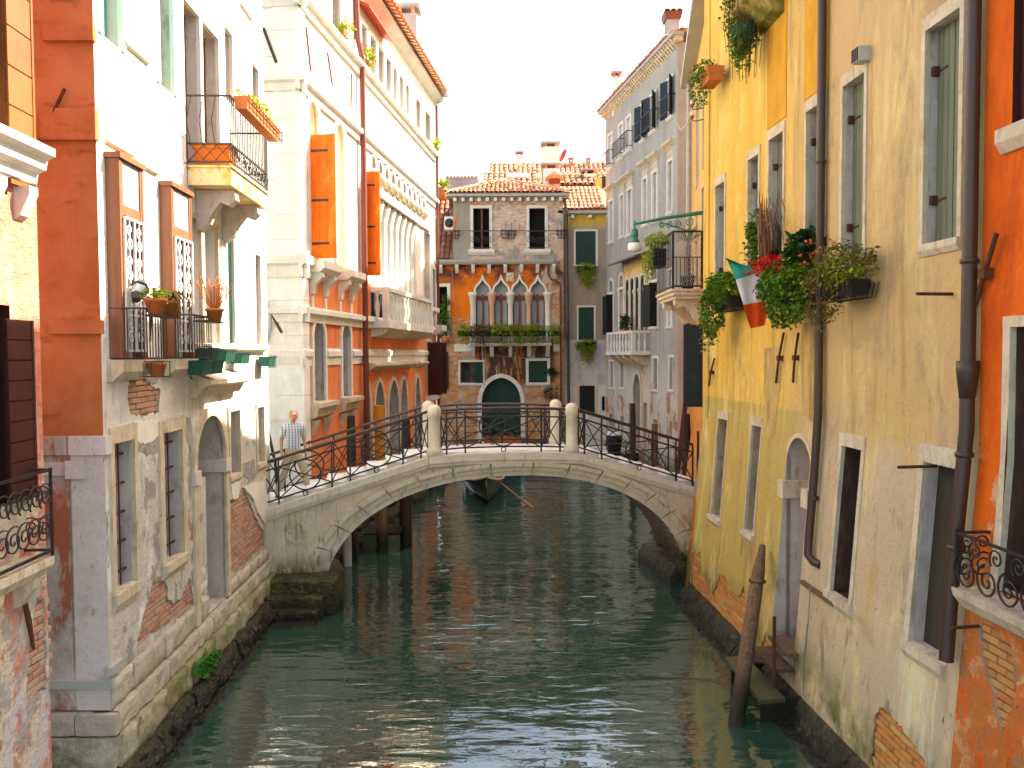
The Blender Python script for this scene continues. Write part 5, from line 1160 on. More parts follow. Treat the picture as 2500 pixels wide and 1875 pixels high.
for a, b_, t_, bt in ((212, 255, 700, 1140), (330, 367, 640, 1085), (408, 458, 575, 1055), (577, 620, 460, 955), (682, 732, 385, 905), (848, 898, 265, 815)):
    wq = gw(a, b_, t_, bt, 330, fill='white_panel', depth=.16, sill=(.12, .15, .1))
    x0, x1, z0, z1 = G.rect(1440 + a * k4, 1440 + b_ * k4, 330 + t_ * k4, 330 + bt * k4, 0, 'R')
    MB().prism_x([(-.05, z1 + .5), (-.05, z1 + .56), (-.26, z1 + .7), (-.26, z1 + .8), (.02, z1 + .82), (.02, z1 + .5)], x0 - .3, x1 + .3).obj('hood', M['stone_frame'], wq)
    MB().box(x0 - .1, x1 + .1, -.03, .02, z1 + .14, z1 + .49).obj('frieze', M['stone_frame'], wq)
    m3 = MB(); m3.box(x0, x1, .145, .152, z1 - .55, z1); m3.obj('painted_shade', M['dim'], wq)  # dark strip painting in the shadow at the top of the reveal
for a, b_, t_, bt, f in ((215, 255, 1560, 2150, 'dark'), (325, 370, 1500, 2150, 'white_panel'), (668, 735, 1400, 2065, 'dark')):
    x0, x1, z0, z1 = G.rect(1440 + a * k4, 1440 + b_ * k4, 330 + t_ * k4, 330 + bt * k4, 0, 'R')
    wq = window(GH, H, G, (x0, x1, z0, z1), 'arch', fill=f, depth=.2, frame=1, fw=.13, proud=.06, fmat='stone_white', sill=(.15, .15, .12))
    MB().box(x0 - .2, x1 + .2, -.08, .03, z1 - .75, z1 - .62).obj('impost_bar', M['stone_white'], wq)
    if f == 'dark':
        for s in (0, 1): sh = MB(); planks(sh, 0, .42, -.025, .025, z0, z1 - .8, 3, .006); sh.obj('shutter', M['black_shutter'], wq, T(x0 if s == 0 else x1, -.06, 0) @ Matrix.Rotation(-2.6 if s == 0 else -1.2, 4, 'Z'))
gw(848, 900, 1450, 2060, 330, fill='white_panel', depth=.1, sill=(.12, .15, .1))
# four-light loggia with pale yellow surround and canopy
x0, x1, z0, z1 = G.rect(1440 + 395 * k4, 1440 + 612 * k4, 330 + 1500 * k4, 330 + 2100 * k4, 0, 'R')
MB().box(x0 - .25, x1 + .25, -.045, .02, z1 - .9, z1 + .75).obj('loggia_panel', M['ochre_trim'], GH)
n4 = 4; wv = (x1 - x0) / n4
for i in range(n4):
    wq = window(GH, [], G, (x0 + i * wv + .1, x0 + (i + 1) * wv - .1, z0, z1), 'arch', fill='black_shutter', depth=-.05, frame=1, fw=.09, proud=.1, fmat='stone_white', name='loggia_light')
for i in range(n4 + 1): MB().lathe([(.07, z0), (.07, z0 + .12), (.05, z0 + .16), (.045, z1 - .85), (.08, z1 - .72), (.09, z1 - .6)], (x0 + i * wv, -.10, 0), 10).obj('colonnette', M['stone_frame'], GH)
MB().prism_x([(-.75, z1 + .72), (-.75, z1 + .8), (.02, z1 + 1.05), (.02, z1 + .95)], x0 - .7, x1 + .5).obj('canopy', M['wood'], GH)
bal_z = z0 - .05
def balustrade(root, M_, L, d, h, n, nd, mat, slab=.16):
    o = thing(*root, M_) if isinstance(root, tuple) else root
    MB().box(-.06, L + .06, -d - .06, 0, -slab, 0).obj('slab', mat, o); MB().box(-.03, L + .03, -d - .03, -d + .17, h - .12, h).box(-.03, .14, -d + .17, 0, h - .12, h).box(L - .14, L + .03, -d + .17, 0, h - .12, h).obj('top_rail', mat, o)
    pf = [(.055, 0), (.06, .05), (.035, .08), (.085, .3), (.08, .42), (.035, .62), (.06, .74), (.06, .8)]; s = (h - .12) / .8
    me = MB().lathe([(r_, z * s) for r_, z in pf], n=8).data('baluster', mat)
    for i in range(n): link('baluster', me, o, T(.1 + (L - .2) * i / (n - 1), -d + .07, 0))
    for i in range(1, nd): link('baluster', me, o, T(.07, -d + .07 + d * i / nd, 0)); link('baluster', me, o, T(L - .07, -d + .07 + d * i / nd, 0))
    for x_ in (-.02, L - .14): MB().box(x_, x_ + .16, -d - .02, -d + .16, 0, h - .12).obj('pier', mat, o)
    return o
LBg = x1 - x0 + 1.0
GBm = G.M @ T(x0 - .5, 0, bal_z - .95)
GB = balustrade(('balcony', 'white stone balustraded balcony on the grey palace', 'balcony'), GBm, LBg, .85, .95, 9, 3, M['stone_white'])
for i in range(4): MB().prism_x([(-.85, -.17), (-.8, -.3), (-.3, -.62), (0, -.66), (0, -.17)], .2 + i * (LBg - .6) / 3, .4 + i * (LBg - .6) / 3).obj('bracket', M['stone_frame'], GB)
t = thing('potted_plant', 'dark green cactus-like plant on the white stone balcony', 'plant', GBm @ T(LBg * .55, -.6, .95)); MB().lathe([(.1, 0), (.14, .2)], n=10).obj('pot', M['terracotta'], t); mb = MB(); leaves(mb, blob(rn, (0, 0, .45), (.35, .2, .35), 260), .16, rn); mb.obj('foliage', M['leaf_dark'], t, kind='stuff')
# mezzanine and ground floor
for a, b_, t_, bt, f in ((222, 258, 1030, 1310, 'dark_green'), (335, 372, 1020, 1310, 'dark_green'), (690, 735, 995, 1335, 'dark_green'), (868, 912, 985, 1335, 'dark_green')):
    gw(a, b_, t_, bt, 650, fill=f, depth=.14, sill=(.14, .16, .1))
x0, x1, z0, z1 = G.rect(1440 + 478 * k4, 1440 + 555 * k4, 650 + 1165 * k4, 650 + 2000 * k4, 0, 'R')
window(GH, H, G, (x0, x1, .7, z1), 'pointed', z1 - .9, fill='dim', depth=.4, frame=1, fw=.22, proud=.06, fmat='stone_frame', name='water_door')
for a, b_ in ((425, 455), (582, 622)): r_ = G.rect(1440 + a * k4, 1440 + b_ * k4, 650 + 1480 * k4, 650 + 1900 * k4, 0, 'R'); window(GH, H, G, (r_[0], r_[1], .9, r_[3]), fill='dark', depth=.3, frame=1, fw=.1, proud=.03, fmat='stone_frame')
for a, b_, t_ in ((215, 250, 1595), (335, 370, 1620), (690, 735, 1660), (865, 915, 1680)): r_ = G.rect(1440 + a * k4, 1440 + b_ * k4, 650 + t_ * k4, 650 + (t_ + 200) * k4, 0, 'R'); window(GH, H, G, r_, fill='dim', depth=.2, frame=1, fw=.06, proud=.03)
zg = G.px(1641, 118)[1]
wall(GH, G, 0, LG, -1.2, zg, H, M['grey_stucco'], back=7.0, sides='ltb')
G2 = Fac((6.85, 33.0), (13, 33.9)); MG2 = G.inv @ G2.M
wall(GH, G2, 0, G2.L, -1.2, zg, [], M['mauve_stucco'], back=.3, name='side_wall', M_=MG2, sides='rt')
MB().box(-.02, .5, -.05, .02, 0, zg - .3).obj('corner_pilaster', M['grey_stucco'], GH, T(LG - .5, 0, 0))
# dentilled cornice and roof
MB().box(-.3, LG + .35, -.38, .1, zg + .16, zg + .3).obj('gutter', M['lead'], GH); MB().box(-.2, LG + .25, -.2, .1, zg - .02, zg + .157).obj('cornice', M['stone_frame'], GH)
for i in range(40): MB().prism_x([(-.36, zg + .15), (-.2, zg - .0), (0, zg - .22), (.01, zg + .15)], LG * i / 40 + .03, LG * i / 40 + .16).obj('cornice_bracket', M['stone_frame'], GH)
MB().add([(-.3, -.4, zg + .3), (LG + .35, -.4, zg + .3), (LG + .35, 5, zg + 1.5), (-.3, 5, zg + 1.5), (-.3, 5, zg + .2), (LG + .35, 5, zg + .2), (LG + .35, -.4, zg + .3), (-.3, -.4, zg + .3)], [(0, 1, 2, 3), (1, 5, 2), (0, 3, 4)]).obj('roof', M['tile_mass'], GH)
tm = tile_mesh('roof_tile', .2, .5, M['tile'])
tile_plane(GH, (-.2, -.42, zg + .32), X, (0, 1, .24), int(LG / .21), 1, tm, .21, .4, seed=2)
tile_plane(GH, (LG + .4, .0, zg + .32), (0, 1, 0), (-1, 0, .24), 12, 1, tm, .3, .4, seed=3)
# chimneys on it
def chimney(M_, label, w_, d_, h_, cap='flat', mat='mauve_stucco'):
    t = thing('chimney', label, 'chimney', M_)
    MB().box(-w_ / 2, w_ / 2, -d_ / 2, d_ / 2, 0, h_).obj('stack', M[mat], t)
    if cap == 'tiles':
        MB().prism([(-w_ * .62, h_), (w_ * .62, h_), (w_ * .75, h_ + .3), (-w_ * .75, h_ + .3)], -d_ * .7, d_ * .7).obj('collar', M['red_wood'], t)
        me = tile_mesh('cap_tile', w_ * .5, d_ * 1.4, M['tile'])
        for k in range(3): link('cap_tile', me, t, Matrix.Translation((-w_ * .5 + k * w_ * .5, -d_ * .75, h_ + .3)))
    elif cap == 'gable':
        MB().box(-w_ * .45, w_ * .45, -d_ * .4, d_ * .4, h_, h_ + .35).obj('vent', M['red_wood'], t); MB().prism([(-w_ * .8, h_ + .35), (w_ * .8, h_ + .35), (0, h_ + .75)], -d_ * .7, d_ * .7).obj('cap', M['tile_mass'], t)
    else:
        for k in (-1, 1): MB().box(k * w_ * .32 - .07, k * w_ * .32 + .07, -d_ * .5, d_ * .5, h_, h_ + .22).obj('cap_pier', M['tile_mass'], t)
        MB().box(-w_ * .65, w_ * .65, -d_ * .7, d_ * .7, h_ + .22, h_ + .32).obj('cap', M['mauve_stucco'], t)
    return t
p = on_y(1640, 110, 36.5); chimney(Matrix.Translation((p.x, 36.5, zg - .3)), 'tall grey chimney with tiled flared cap on the grey palace', .55, .55, on_y(1640, 52, 36.5).z - zg + .3, 'tiles', 'mauve_stucco')
p = on_y(1505, 240, 42); chimney(Matrix.Translation((p.x, 42, zg - .4)), 'pale slim chimney with flat cap at the far end of the grey palace', .42, .42, on_y(1505, 192, 42).z - zg + .4, 'flat', 'far_white')
DH = thing('dormer', 'small gabled roof house above the grey palace eaves', 'dormer', Matrix.Translation((on_y(1672, 100, 37.5).x, 37.5, zg - .2)))
MB().box(-.8, 1.2, 0, 2, 0, 1.6).obj('wall', M['mauve_stucco'], DH); MB().prism([(-1.05, 1.5), (1.5, 1.5), (1.5, 1.62), (.2, 2.25), (-1.05, 1.62)], -.35, 2.2).obj('roof', M['tile_mass'], DH); MB().prism([(-.8, .2), (1.2, .2), (1.2, 1.45), (.2, 1.9), (-.8, 1.45)], -.02, .0).obj('gable', M['red_wood'], DH)
# ================================================================ the bridge
BA = radians(11); bc = on_y(1230, 1150, 17.8); tb = Vector((cos(BA), sin(BA), 0))
BR = Fac((bc.x - 6 * tb.x, bc.y - 6 * tb.y), (bc.x + 6 * tb.x, bc.y + 6 * tb.y))
BG = thing('stone_bridge', 'arched stone footbridge with iron railings crossing the canal', 'bridge', BR.M)
D = 1.65
def bp(u, v, y=0): return BR.px(u, v, y)
XL, XR = bp(640, 1240)[0], bp(1706, 1190)[0]
CT = [bp(655, 1241), bp(1045, 1115), bp(1130, 1107.5), bp(1230, 1104), bp(1330, 1103.5), bp(1416, 1106), bp(1684, 1185)]
sl = (CT[1][1] - CT[0][1]) / (CT[1][0] - CT[0][0]); CT[0] = (XL, CT[0][1] + sl * (XL - CT[0][0]))
sr = (CT[-1][1] - CT[-2][1]) / (CT[-1][0] - CT[-2][0]); CT[-1] = (XR, CT[-1][1] + sr * (XR - CT[-1][0]))
def top(x):
    for (xa, za), (xb, zb) in zip(CT, CT[1:]):
        if x <= xb: return za + (zb - za) * (x - xa) / (xb - xa)
    return CT[-1][1]
xl, zl = bp(792, 1395); xr, zr_ = bp(1668, 1395); xm = (xl + xr) / 2; ha = (xr - xl) / 2; zap = bp(1238, 1161)[1]; zsp = .12
def arch_z(t, off_=0.0):
    """angle 0..pi -> point on the intrados pushed out by off_"""
    c, s = cos(t), sin(t); a, h = ha + off_, zap - zsp + off_
    return (xm - a * math.copysign(abs(c) ** .92, c), zsp + h * abs(s) ** .92)
NA = 48
curve = [arch_z(pi * i / NA) for i in range(NA + 1)]
CH = .235
def body():
    mb = MB(); out = [(XL, -.9)] + [(XL, top(XL) - CH)] + [(p[0], p[1] - CH) for p in CT[1:-1]] + [(XR, top(XR) - CH), (XR, -.9), (xr, -.9)] + [p for p in reversed(curve)] + [(xl, -.9)]
    tr = tessellate_polygon([[Vector((p[0], p[1], 0)) for p in out]]); n = len(out)
    mb.add([(p[0], 0, p[1]) for p in out], [tuple(t) for t in tr]); mb.add([(p[0], D, p[1]) for p in out], [tuple(t) for t in tr])
    a = [(xl, -.9)] + curve + [(xr, -.9)]
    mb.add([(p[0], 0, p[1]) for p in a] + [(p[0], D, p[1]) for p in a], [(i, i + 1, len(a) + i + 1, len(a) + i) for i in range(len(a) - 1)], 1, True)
    mb.box(XL, XL + .02, 0, D, -.9, top(XL) - CH); mb.box(XR - .02, XR, 0, D, -.9, top(XR) - CH)
    return mb
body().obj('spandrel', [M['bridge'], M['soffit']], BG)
NV = 17
for i in range(NV):
    a0, a1 = pi * i / NV + .005, pi * (i + 1) / NV - .005; th = .24 + .12 * abs(cos((a0 + a1) / 2)) ** 2
    th *= 1.25
    rg = [[arch_z(a0 + (a1 - a0) * k / 4, th * f) for k in range(5)] for f in (0, .36, .72, 1)]; j = .004 * (i % 3)
    mb = MB(); mb.band(rg[0], rg[1], -.03 - j, .4); mb.band(rg[1], rg[2], -.065 - j, .4); mb.band(rg[2], rg[3], -.125 - j, .4); mb.obj('voussoir', M['bridge'], BG)
# raised joints in the spandrel: large panels of dressed stone between arch and coping
def slab_pts(x0, x1):
    n = 6; lo = []; hi = []
    for k in range(n + 1):
        x = x0 + (x1 - x0) * k / n; c = max(-1, min(1, (x - xm) / (ha + .37))); za = zsp + (zap - zsp + .37) * (1 - abs(c) ** (2 / .92)) ** (.92 / 2) if abs(c) < 1 else zsp + .2
        lo.append((x, min(za + .035, top(x) - CH - .03))); hi.append((x, top(x) - CH - .012))
    return lo + hi[::-1]
xs = [XL + .05, xl - .45, xl + .45, xl + 1.55, xm - 1.25, xm + .05, xm + 1.2, xr - 1.5, xr - .5, XR - .02]
for i, (a, c) in enumerate(zip(xs, xs[1:])):
    q = slab_pts(a + .008, c - .008)
    if max(p[1] for p in q) - min(p[1] for p in q) > .05: MB().prism(q, -.014 - .004 * (i % 2), .05).obj('spandrel_stone', M['bridge'], BG)
# coping stones front and back
xe = XL; cuts = [XL]
for p in CT[1:]:
    n = max(1, round((p[0] - cuts[-1]) / 1.35)) if p[0] - cuts[-1] > 1.5 else (1 if p in (CT[1], CT[-2], CT[-1]) else 0)
    if p[0] - cuts[-1] > 1.5 or p in (CT[1], CT[-2], CT[-1]):
        b0 = cuts[-1]
        for k in range(1, max(1, n) + 1): cuts.append(b0 + (p[0] - b0) * k / max(1, n))
for y0, y1 in ((-.12, .20), (D - .20, D + .12)):
    for a, c in zip(cuts, cuts[1:]):
        pts = sorted(set([a + .004, c - .004] + [p[0] for p in CT if a + .02 < p[0] < c - .02])); mb = MB()
        mb.band([(x, top(x) - .155) for x in pts], [(x, top(x)) for x in pts], y0, y1)
        mb.band([(x, top(x) - CH) for x in pts], [(x, top(x) - .157) for x in pts], y0 + (.045 if y0 < 0 else 0), y1 - (.045 if y0 > 0 else 0)); mb.obj('coping_stone', M['coping'], BG)
# steps and crown paving
n = 8; z0, z1 = top(XL), CT[1][1]
for i in range(n):
    xa = XL + (CT[1][0] - XL) * i / n; xb = XL + (CT[1][0] - XL) * (i + 1) / n
    MB().box(xa, xb - .003, .202, D - .202, top(xa) - .3, top(xb) + .012).obj('step', M['step'], BG)
    MB().prism([(xa, top(xa) + .003), (xb, top(xb) + .003), (xb - .003, top(xb) + .012), (xa, top(xb) + .012)], .12, .2).obj('step_end', M['step'], BG)
n = 6
for i in range(n):
    xa = CT[-2][0] + (XR - CT[-2][0]) * i / n; xb = CT[-2][0] + (XR - CT[-2][0]) * (i + 1) / n
    MB().box(xa + .003, xb, .202, D - .202, top(xb) - .3, top(xa) + .012).obj('step', M['step'], BG)
    MB().prism([(xa, top(xa) + .003), (xa, top(xa) + .012), (xb, top(xa) + .012), (xb, top(xb) + .003)], .12, .2).obj('step_end', M['step'], BG)
for i in range(3):
    xa = CT[1][0] + (CT[-2][0] - CT[1][0]) * i / 3; xb = CT[1][0] + (CT[-2][0] - CT[1][0]) * (i + 1) / 3
    MB().box(xa + .003, xb - .003, .202, D - .202, 2.9, max(top(xa), top(xb)) + .004).obj('paving_slab', M['step'], BG)
# posts
pf = [(.175, 0), (.175, .16), (.14, .19), (.135, .85), (.15, .87), (.155, .93), (.15, 1.02), (.12, 1.09), (.06, 1.13), (0, 1.14)]
for u, y in ((1061, .06), (1397, .06), (1061, D - .1), (1397, D - .1)):
    x, _ = bp(u, 1080); MB().lathe(pf, (x, y, top(x) - .005), 12).obj('post', M['coping'], BG)
# railings
def panel(x0, x1, y, kind, root):
    def P(x, h): return (x, y, top(x) + h)
    hb, hu = .12, .80
    xc = (x0 + x1) / 2
    if kind == 'X':
        MB().bar(P(x0, hb), P(x1, hu), .026, .024).obj('diagonal_bar', M['iron'], root); MB().bar(P(x0, hu), P(x1, hb), .025, .023).obj('diagonal_bar', M['iron'], root)
    else:
        MB().bar(P(x0, hb), P(x1, hu), .026, .024).obj('diagonal_bar', M['iron'], root); MB().bar(P(x0, hu), P(x1, hb), .025, .023).obj('diagonal_bar', M['iron'], root)
        r_ = .325; c = Vector(P(xc, (hb + hu) / 2 - .0)); MB().tube(circle(c, r_, (X, Z), 28), .017, 5).obj('ring', M['iron'], root)
        MB().bar(P(x0, (hb + hu) / 2), c - Vector((r_, 0, 0)), .014, .014).obj('short_bar', M['iron'], root); MB().bar(c + Vector((r_, 0, 0)), P(x1, (hb + hu) / 2), .014, .014).obj('short_bar', M['iron'], root)
        MB().tube(circle(Vector(P(xc, .055)), .052, (X, Z), 14), .011, 5).obj('small_ring', M['iron'], root)
        MB().bar(P(xc, hu), P(xc, .98), .016, .016).obj('stub', M['iron'], root)
    MB().bar(P(x1, -.02), P(x1, .97), .034, .034).obj('upright', M['iron'], root)
def rails(us, kinds, y, ea, eb, nm):
    xs_ = [bp(u, 1080)[0] for u in us]; xs_[0] = max(xs_[0], XL)
    g = MB(); pts = [xs_[0]] + [p[0] for p in CT if xs_[0] < p[0] < xs_[-1]] + [xs_[-1]]
    g.tube([(x, y, top(x) + .985) for x in pts], .034, 8)
    o = g.obj('handrail', M['handrail'], BG)
    for h in (.80, .12):
        for a, c in zip(pts, pts[1:]): MB().bar((a, y, top(a) + h), (c, y, top(c) + h), .028, .034).obj('rail', M['iron'], o)
    MB().bar((xs_[0], y, top(xs_[0]) - .02), (xs_[0], y, top(xs_[0]) + .97), .025, .025).obj('upright', M['iron'], o)
    for a, c, k in zip(xs_, xs_[1:], kinds): panel(a, c, y, k, o)
for y in (.07, D - .08):
    du = 0 if y < 1 else 0
    rails([636, 678, 809, 854, 984, 1028, 1046], 'XWXWXX', y, 0, 0, 'left')
    rails([1077, 1091, 1137, 1323, 1369, 1383], 'XXWXX', y, 0, 0, 'mid')
    rails([1414, 1429, 1471, 1653, 1694], 'XXWX', y, 0, 0, 'right')
MB().rod((XR - .06, -.08, top(XR) - .55), (XR - .06, -.08, top(XR) + 1.35), .03, 8).obj('end_post', M['rust'], BG)
# round medallion with the date
x, z = bp(725, 1300)
md = MB().band([(x + .19 * cos(2 * pi * i / 28), z + .20 * sin(2 * pi * i / 28)) for i in range(28)], [(x + .225 * cos(2 * pi * i / 28), z + .235 * sin(2 * pi * i / 28)) for i in range(28)], -.034, .01, close=True).obj('medallion', M['bridge'], BG)
cu = bpy.data.curves.new('date', 'FONT'); cu.body = 'MDCCCLII'; cu.size = .085; cu.extrude = .004; cu.align_x = 'CENTER'; cu.align_y = 'CENTER'
to = bpy.data.objects.new('tmp_text', cu); COL.objects.link(to)
dg = bpy.context.evaluated_depsgraph_get(); me = bpy.data.meshes.new_from_object(to.evaluated_get(dg)); bpy.data.objects.remove(to)
me.materials.clear(); me.materials.append(M['mortar']); link('lettering', me, md, Matrix.Translation((x, -.019, z + .0)) @ Matrix.Rotation(pi / 2, 4, 'X'))
MB().box(x - .09, x + .07, -.021, -.01, z - .105, z - .09).obj('underline', M['mortar'], md)
MB().bar((x - .02, -.022, z + .13), (x + .03, -.022, z + .06), .008, .012).bar((x - .04, -.022, z + .12), (x, -.022, z + .12), .008, .01).obj('carved_mark', M['mortar'], md)
# ---- mossy kerbs at the foot of the arch
for nm, xa, sgn in (('left', xl, 1), ('right', xr, -1)):
    mb = MB(); pts = [(-.55, .32), (-.3, .44), (.3, .5), (D + .3, .45)]
    q = [(0, -.8), (sgn * .42, -.8), (sgn * .40, .2), (sgn * .26, .44), (sgn * .04, .5), (-sgn * .1, .5)]
    if sgn < 0: q = [(p[0], p[1]) for p in q]
    mb.prism([(xa + p[0], p[1]) for p in q], -.35 if nm == 'left' else -.2, D + .35)
    mb.obj('kerb_stone', M['moss'], BG)
# ---- water stairs on the left
ST = thing('water_steps', 'dark slimy stone steps going down into the water beside the bridge', 'steps', Matrix.Translation((-5.3, 15.5, 0)))
for i, (y0, y1, z, xr_) in enumerate(((15.52, 17.0, .04, -3.98), (15.82, 17.0, .23, -3.93), (16.08, 17.0, .44, -3.90), (16.30, 17.05, .72, -3.66))):
    rnd = random.Random(i); mb = MB(); w_ = xr_ + 5.3; nxx = 6; vs = []; 
    prof_ = [(y0 - 15.5, z - .7), (y0 - 15.5 + .01, z - .04), (y0 - 15.5 + .05, z), (y1 - 15.5, z + .01), (y1 - 15.5, z - .7)]
    for k in range(nxx + 1):
        for yy, zz in prof_: vs.append((w_ * k / nxx, yy + rnd.uniform(-.02, .02), zz + rnd.uniform(-.012, .012)))
    m_ = len(prof_); mb.add(vs, [(k * m_ + j, k * m_ + j + 1, (k + 1) * m_ + j + 1, (k + 1) * m_ + j) for k in range(nxx) for j in range(m_ - 1)] + [tuple(range(m_)), tuple(nxx * m_ + j for j in range(m_))]); mb.obj('step', M['moss'], ST)
# pavement behind the bridge end
pv = MB(); pv.box(-12, -5.3, 17.25, 19.2, -1.2, 1.35); pv.obj('pavement', M['step'], kind='structure')

# ================================================================ the walking man
def skin(name, V_, E_, R_, mats, parent, M_=None, sub=2, root=0):
    me = bpy.data.meshes.new(name); me.from_pydata(V_, E_, []); o = bpy.data.objects.new(name + '_tmp', me); COL.objects.link(o)
    sk = o.modifiers.new('s', 'SKIN'); sk.use_smooth_shade = True
    for i, d in enumerate(me.skin_vertices[0].data):
        r_ = R_[i]; d.radius = r_ if isinstance(r_, tuple) else (r_, r_); d.use_root = (i == root)
    ss = o.modifiers.new('u', 'SUBSURF'); ss.levels = sub; ss.render_levels = sub
    dg = bpy.context.evaluated_depsgraph_get(); dg.update(); m2 = bpy.data.meshes.new_from_object(o.evaluated_get(dg)); bpy.data.objects.remove(o)
    m2.materials.clear(); [m2.materials.append(m) for m in mats]
    for p in m2.polygons: p.use_smooth = True
    return link(name, m2, parent, M_)
def plaid():
    N = NT('plaid_shirt'); sp = N.sep()
    f1 = N.math('GREATER_THAN', N.math('SINE', N.math('MULTIPLY', sp[0], 95.0)), .3); f2 = N.math('GREATER_THAN', N.math('SINE', N.math('MULTIPLY', sp[2], 105.0)), .25)
    c = N.mix(N.math('MULTIPLY', f1, .8), (.66, .69, .72), (.13, .22, .33)); c = N.mix(N.math('MULTIPLY', f2, .4), c, (.16, .28, .42))
    return N.done(c, .85, N.bump(N.noise((9, 9, 5), 1), .5, .02), .2)
M['plaid'] = plaid()
pf_ = bp(718, 1210, .75); xmn = pf_[0]; zmn = None
i_ = int((xmn - XL) / ((CT[1][0] - XL) / 8)); stz = top(XL + (CT[1][0] - XL) * (i_ + 1) / 8) + .012
MAN = thing('person', 'man in blue plaid shirt and beige trousers walking up the bridge', 'person', BR.M @ T(xmn, .72, stz - .02, .35))
dz = -.17    # trailing foot stands one step lower
Vb = [(0, 0, .95), (0, -.01, 1.12), (0, -.01, 1.30), (0, -.005, 1.44), (0, -.015, 1.53), (0, -.035, 1.60),       # spine, neck, head base
      (-.09, 0, .90), (-.17, .03, .50), (-.34, .14, .06 + dz + .08), (-.33, .02, .03 + dz + .03),                # trailing leg
      (.09, -.01, .90), (.19, -.12, .52), (.27, -.13, .10), (.33, -.30, .05),                                   # leading leg
      (-.19, 0, 1.42), (-.245, .06, 1.15), (-.265, -.03, .90), (.19, 0, 1.42), (.26, .05, 1.15), (.27, -.02, .90)]
Eb = [(0, 1), (1, 2), (2, 3), (3, 4), (4, 5), (0, 6), (6, 7), (7, 8), (8, 9), (0, 10), (10, 11), (11, 12), (12, 13), (3, 14), (14, 15), (15, 16), (3, 17), (17, 18), (18, 19)]
Rb = [(.15, .11), (.14, .105), (.155, .11), (.12, .09), .052, .055, .095, .062, .042, .035, .095, .062, .042, .035, .065, .045, .030, .065, .045, .030]
for sgn, wr in ((-1, 16), (1, 19)):          # palms, fingers and thumbs
    wx, wy, wz = Vb[wr]; pi_ = len(Vb); Vb.append((wx + sgn * .005, wy - .02, wz - .07)); Eb.append((wr, pi_)); Rb.append((.036, .018))
    for k in range(4):
        a = len(Vb); dx = (k - 1.5) * .018; L = (.055, .07, .066, .05)[k]
        Vb.append((wx + dx * .3, wy - .03 + dx, wz - .11)); Eb.append((pi_, a)); Rb.append(.0095)
        Vb.append((wx + dx * .3 - sgn * .012, wy - .035 + dx, wz - .11 - L)); Eb.append((a, a + 1)); Rb.append(.008)
    a = len(Vb); Vb.append((wx - sgn * .012, wy - .065, wz - .05)); Eb.append((pi_, a)); Rb.append(.011); Vb.append((wx - sgn * .018, wy - .085, wz - .09)); Eb.append((a, a + 1)); Rb.append(.009)
body_ = skin('body', Vb, Eb, Rb, [M['skin']], MAN)
# head with brow, nose, mouth, ears as one shaped surface
def head():
    bm = bmesh.new(); bmesh.ops.create_uvsphere(bm, u_segments=28, v_segments=20, radius=1)
    for v in bm.verts:
        x_, y_, z_ = v.co; s = .078 * (1 - .22 * max(0, -z_) ** 1.5); v.co = Vector((x_ * s, y_ * .096, z_ * .122))
        if y_ < -.3:
            g = math.exp(-(x_ / .17) ** 2)
            v.co.y -= .024 * g * math.exp(-((z_ + .12) / .16) ** 2)              # nose
            v.co.y += .010 * math.exp(-((abs(x_) - .38) / .16) ** 2) * math.exp(-((z_ - .12) / .10) ** 2)   # eye sockets
            v.co.y -= .008 * math.exp(-((z_ + .72) / .16) ** 2) * math.exp(-(x_ / .4) ** 2)               # chin
            v.co.y -= .006 * math.exp(-((z_ + .45) / .07) ** 2) * math.exp(-(x_ / .35) ** 2)              # lips
        if abs(x_) > .9 and -.35 < z_ < .25: v.co.x *= 1.16                                                 # ears
    me = bpy.data.meshes.new('head'); bm.to_mesh(me); bm.free(); me.materials.append(M['skin'])
    for p in me.polygons: p.use_smooth = True
    return me
ho = link('head', head(), MAN, T(.0, -.05, 1.685, -.25, 1.1))
mb = MB()
for s in (-1, 1): mb.lathe([(0, -.012), (.015, -.005), (.015, .005), (0, .012)], (s * .032, -.088, .016), 8)
mb.obj('eyes', M['dark'], ho); MB().box(-.026, .026, -.098, -.085, -.058, -.048).obj('mouth', M['dish'], ho)
bm = bmesh.new(); bmesh.ops.create_uvsphere(bm, u_segments=24, v_segments=16, radius=1)
bmesh.ops.delete(bm, geom=[v for v in bm.verts if v.co.z < (.58 if v.co.y < -.45 else (-.05 if abs(v.co.x) > .75 else .5) if v.co.y < -.05 else -.35)], context='VERTS')
for v in bm.verts: v.co = Vector((v.co.x * .088, v.co.y * .106 + .003, v.co.z * .132)) * (1 + .05 * noise.noise(v.co * 6))
me = bpy.data.meshes.new('hair'); bm.to_mesh(me); bm.free(); me.materials.append(M['hair']); link('hair', me, ho)
# shirt and trousers follow the body
Vs = [(0, 0, .80), (0, -.01, 1.10), (0, -.01, 1.30), (0, -.005, 1.46), (0, -.012, 1.565), (-.185, 0, 1.435), (-.235, .045, 1.22), (.19, 0, 1.425), (.25, .04, 1.22)]
skin('shirt', Vs, [(0, 1), (1, 2), (2, 3), (3, 4), (3, 5), (5, 6), (3, 7), (7, 8)], [(.185, .14), (.175, .135), (.185, .135), (.15, .115), .072, .088, .08, .088, .08], [M['plaid']], MAN)
Vt = [(0, 0, 1.08), (0, 0, .90), (-.09, 0, .84), (-.17, .03, .50), (-.335, .14, .06 + dz + .1), (.09, -.01, .84), (.19, -.12, .52), (.265, -.13, .12)]
skin('trousers', Vt, [(0, 1), (1, 2), (2, 3), (3, 4), (1, 5), (5, 6), (6, 7)], [(.155, .12), (.155, .125), .115, .085, .075, .115, .085, .078], [M['trousers']], MAN)
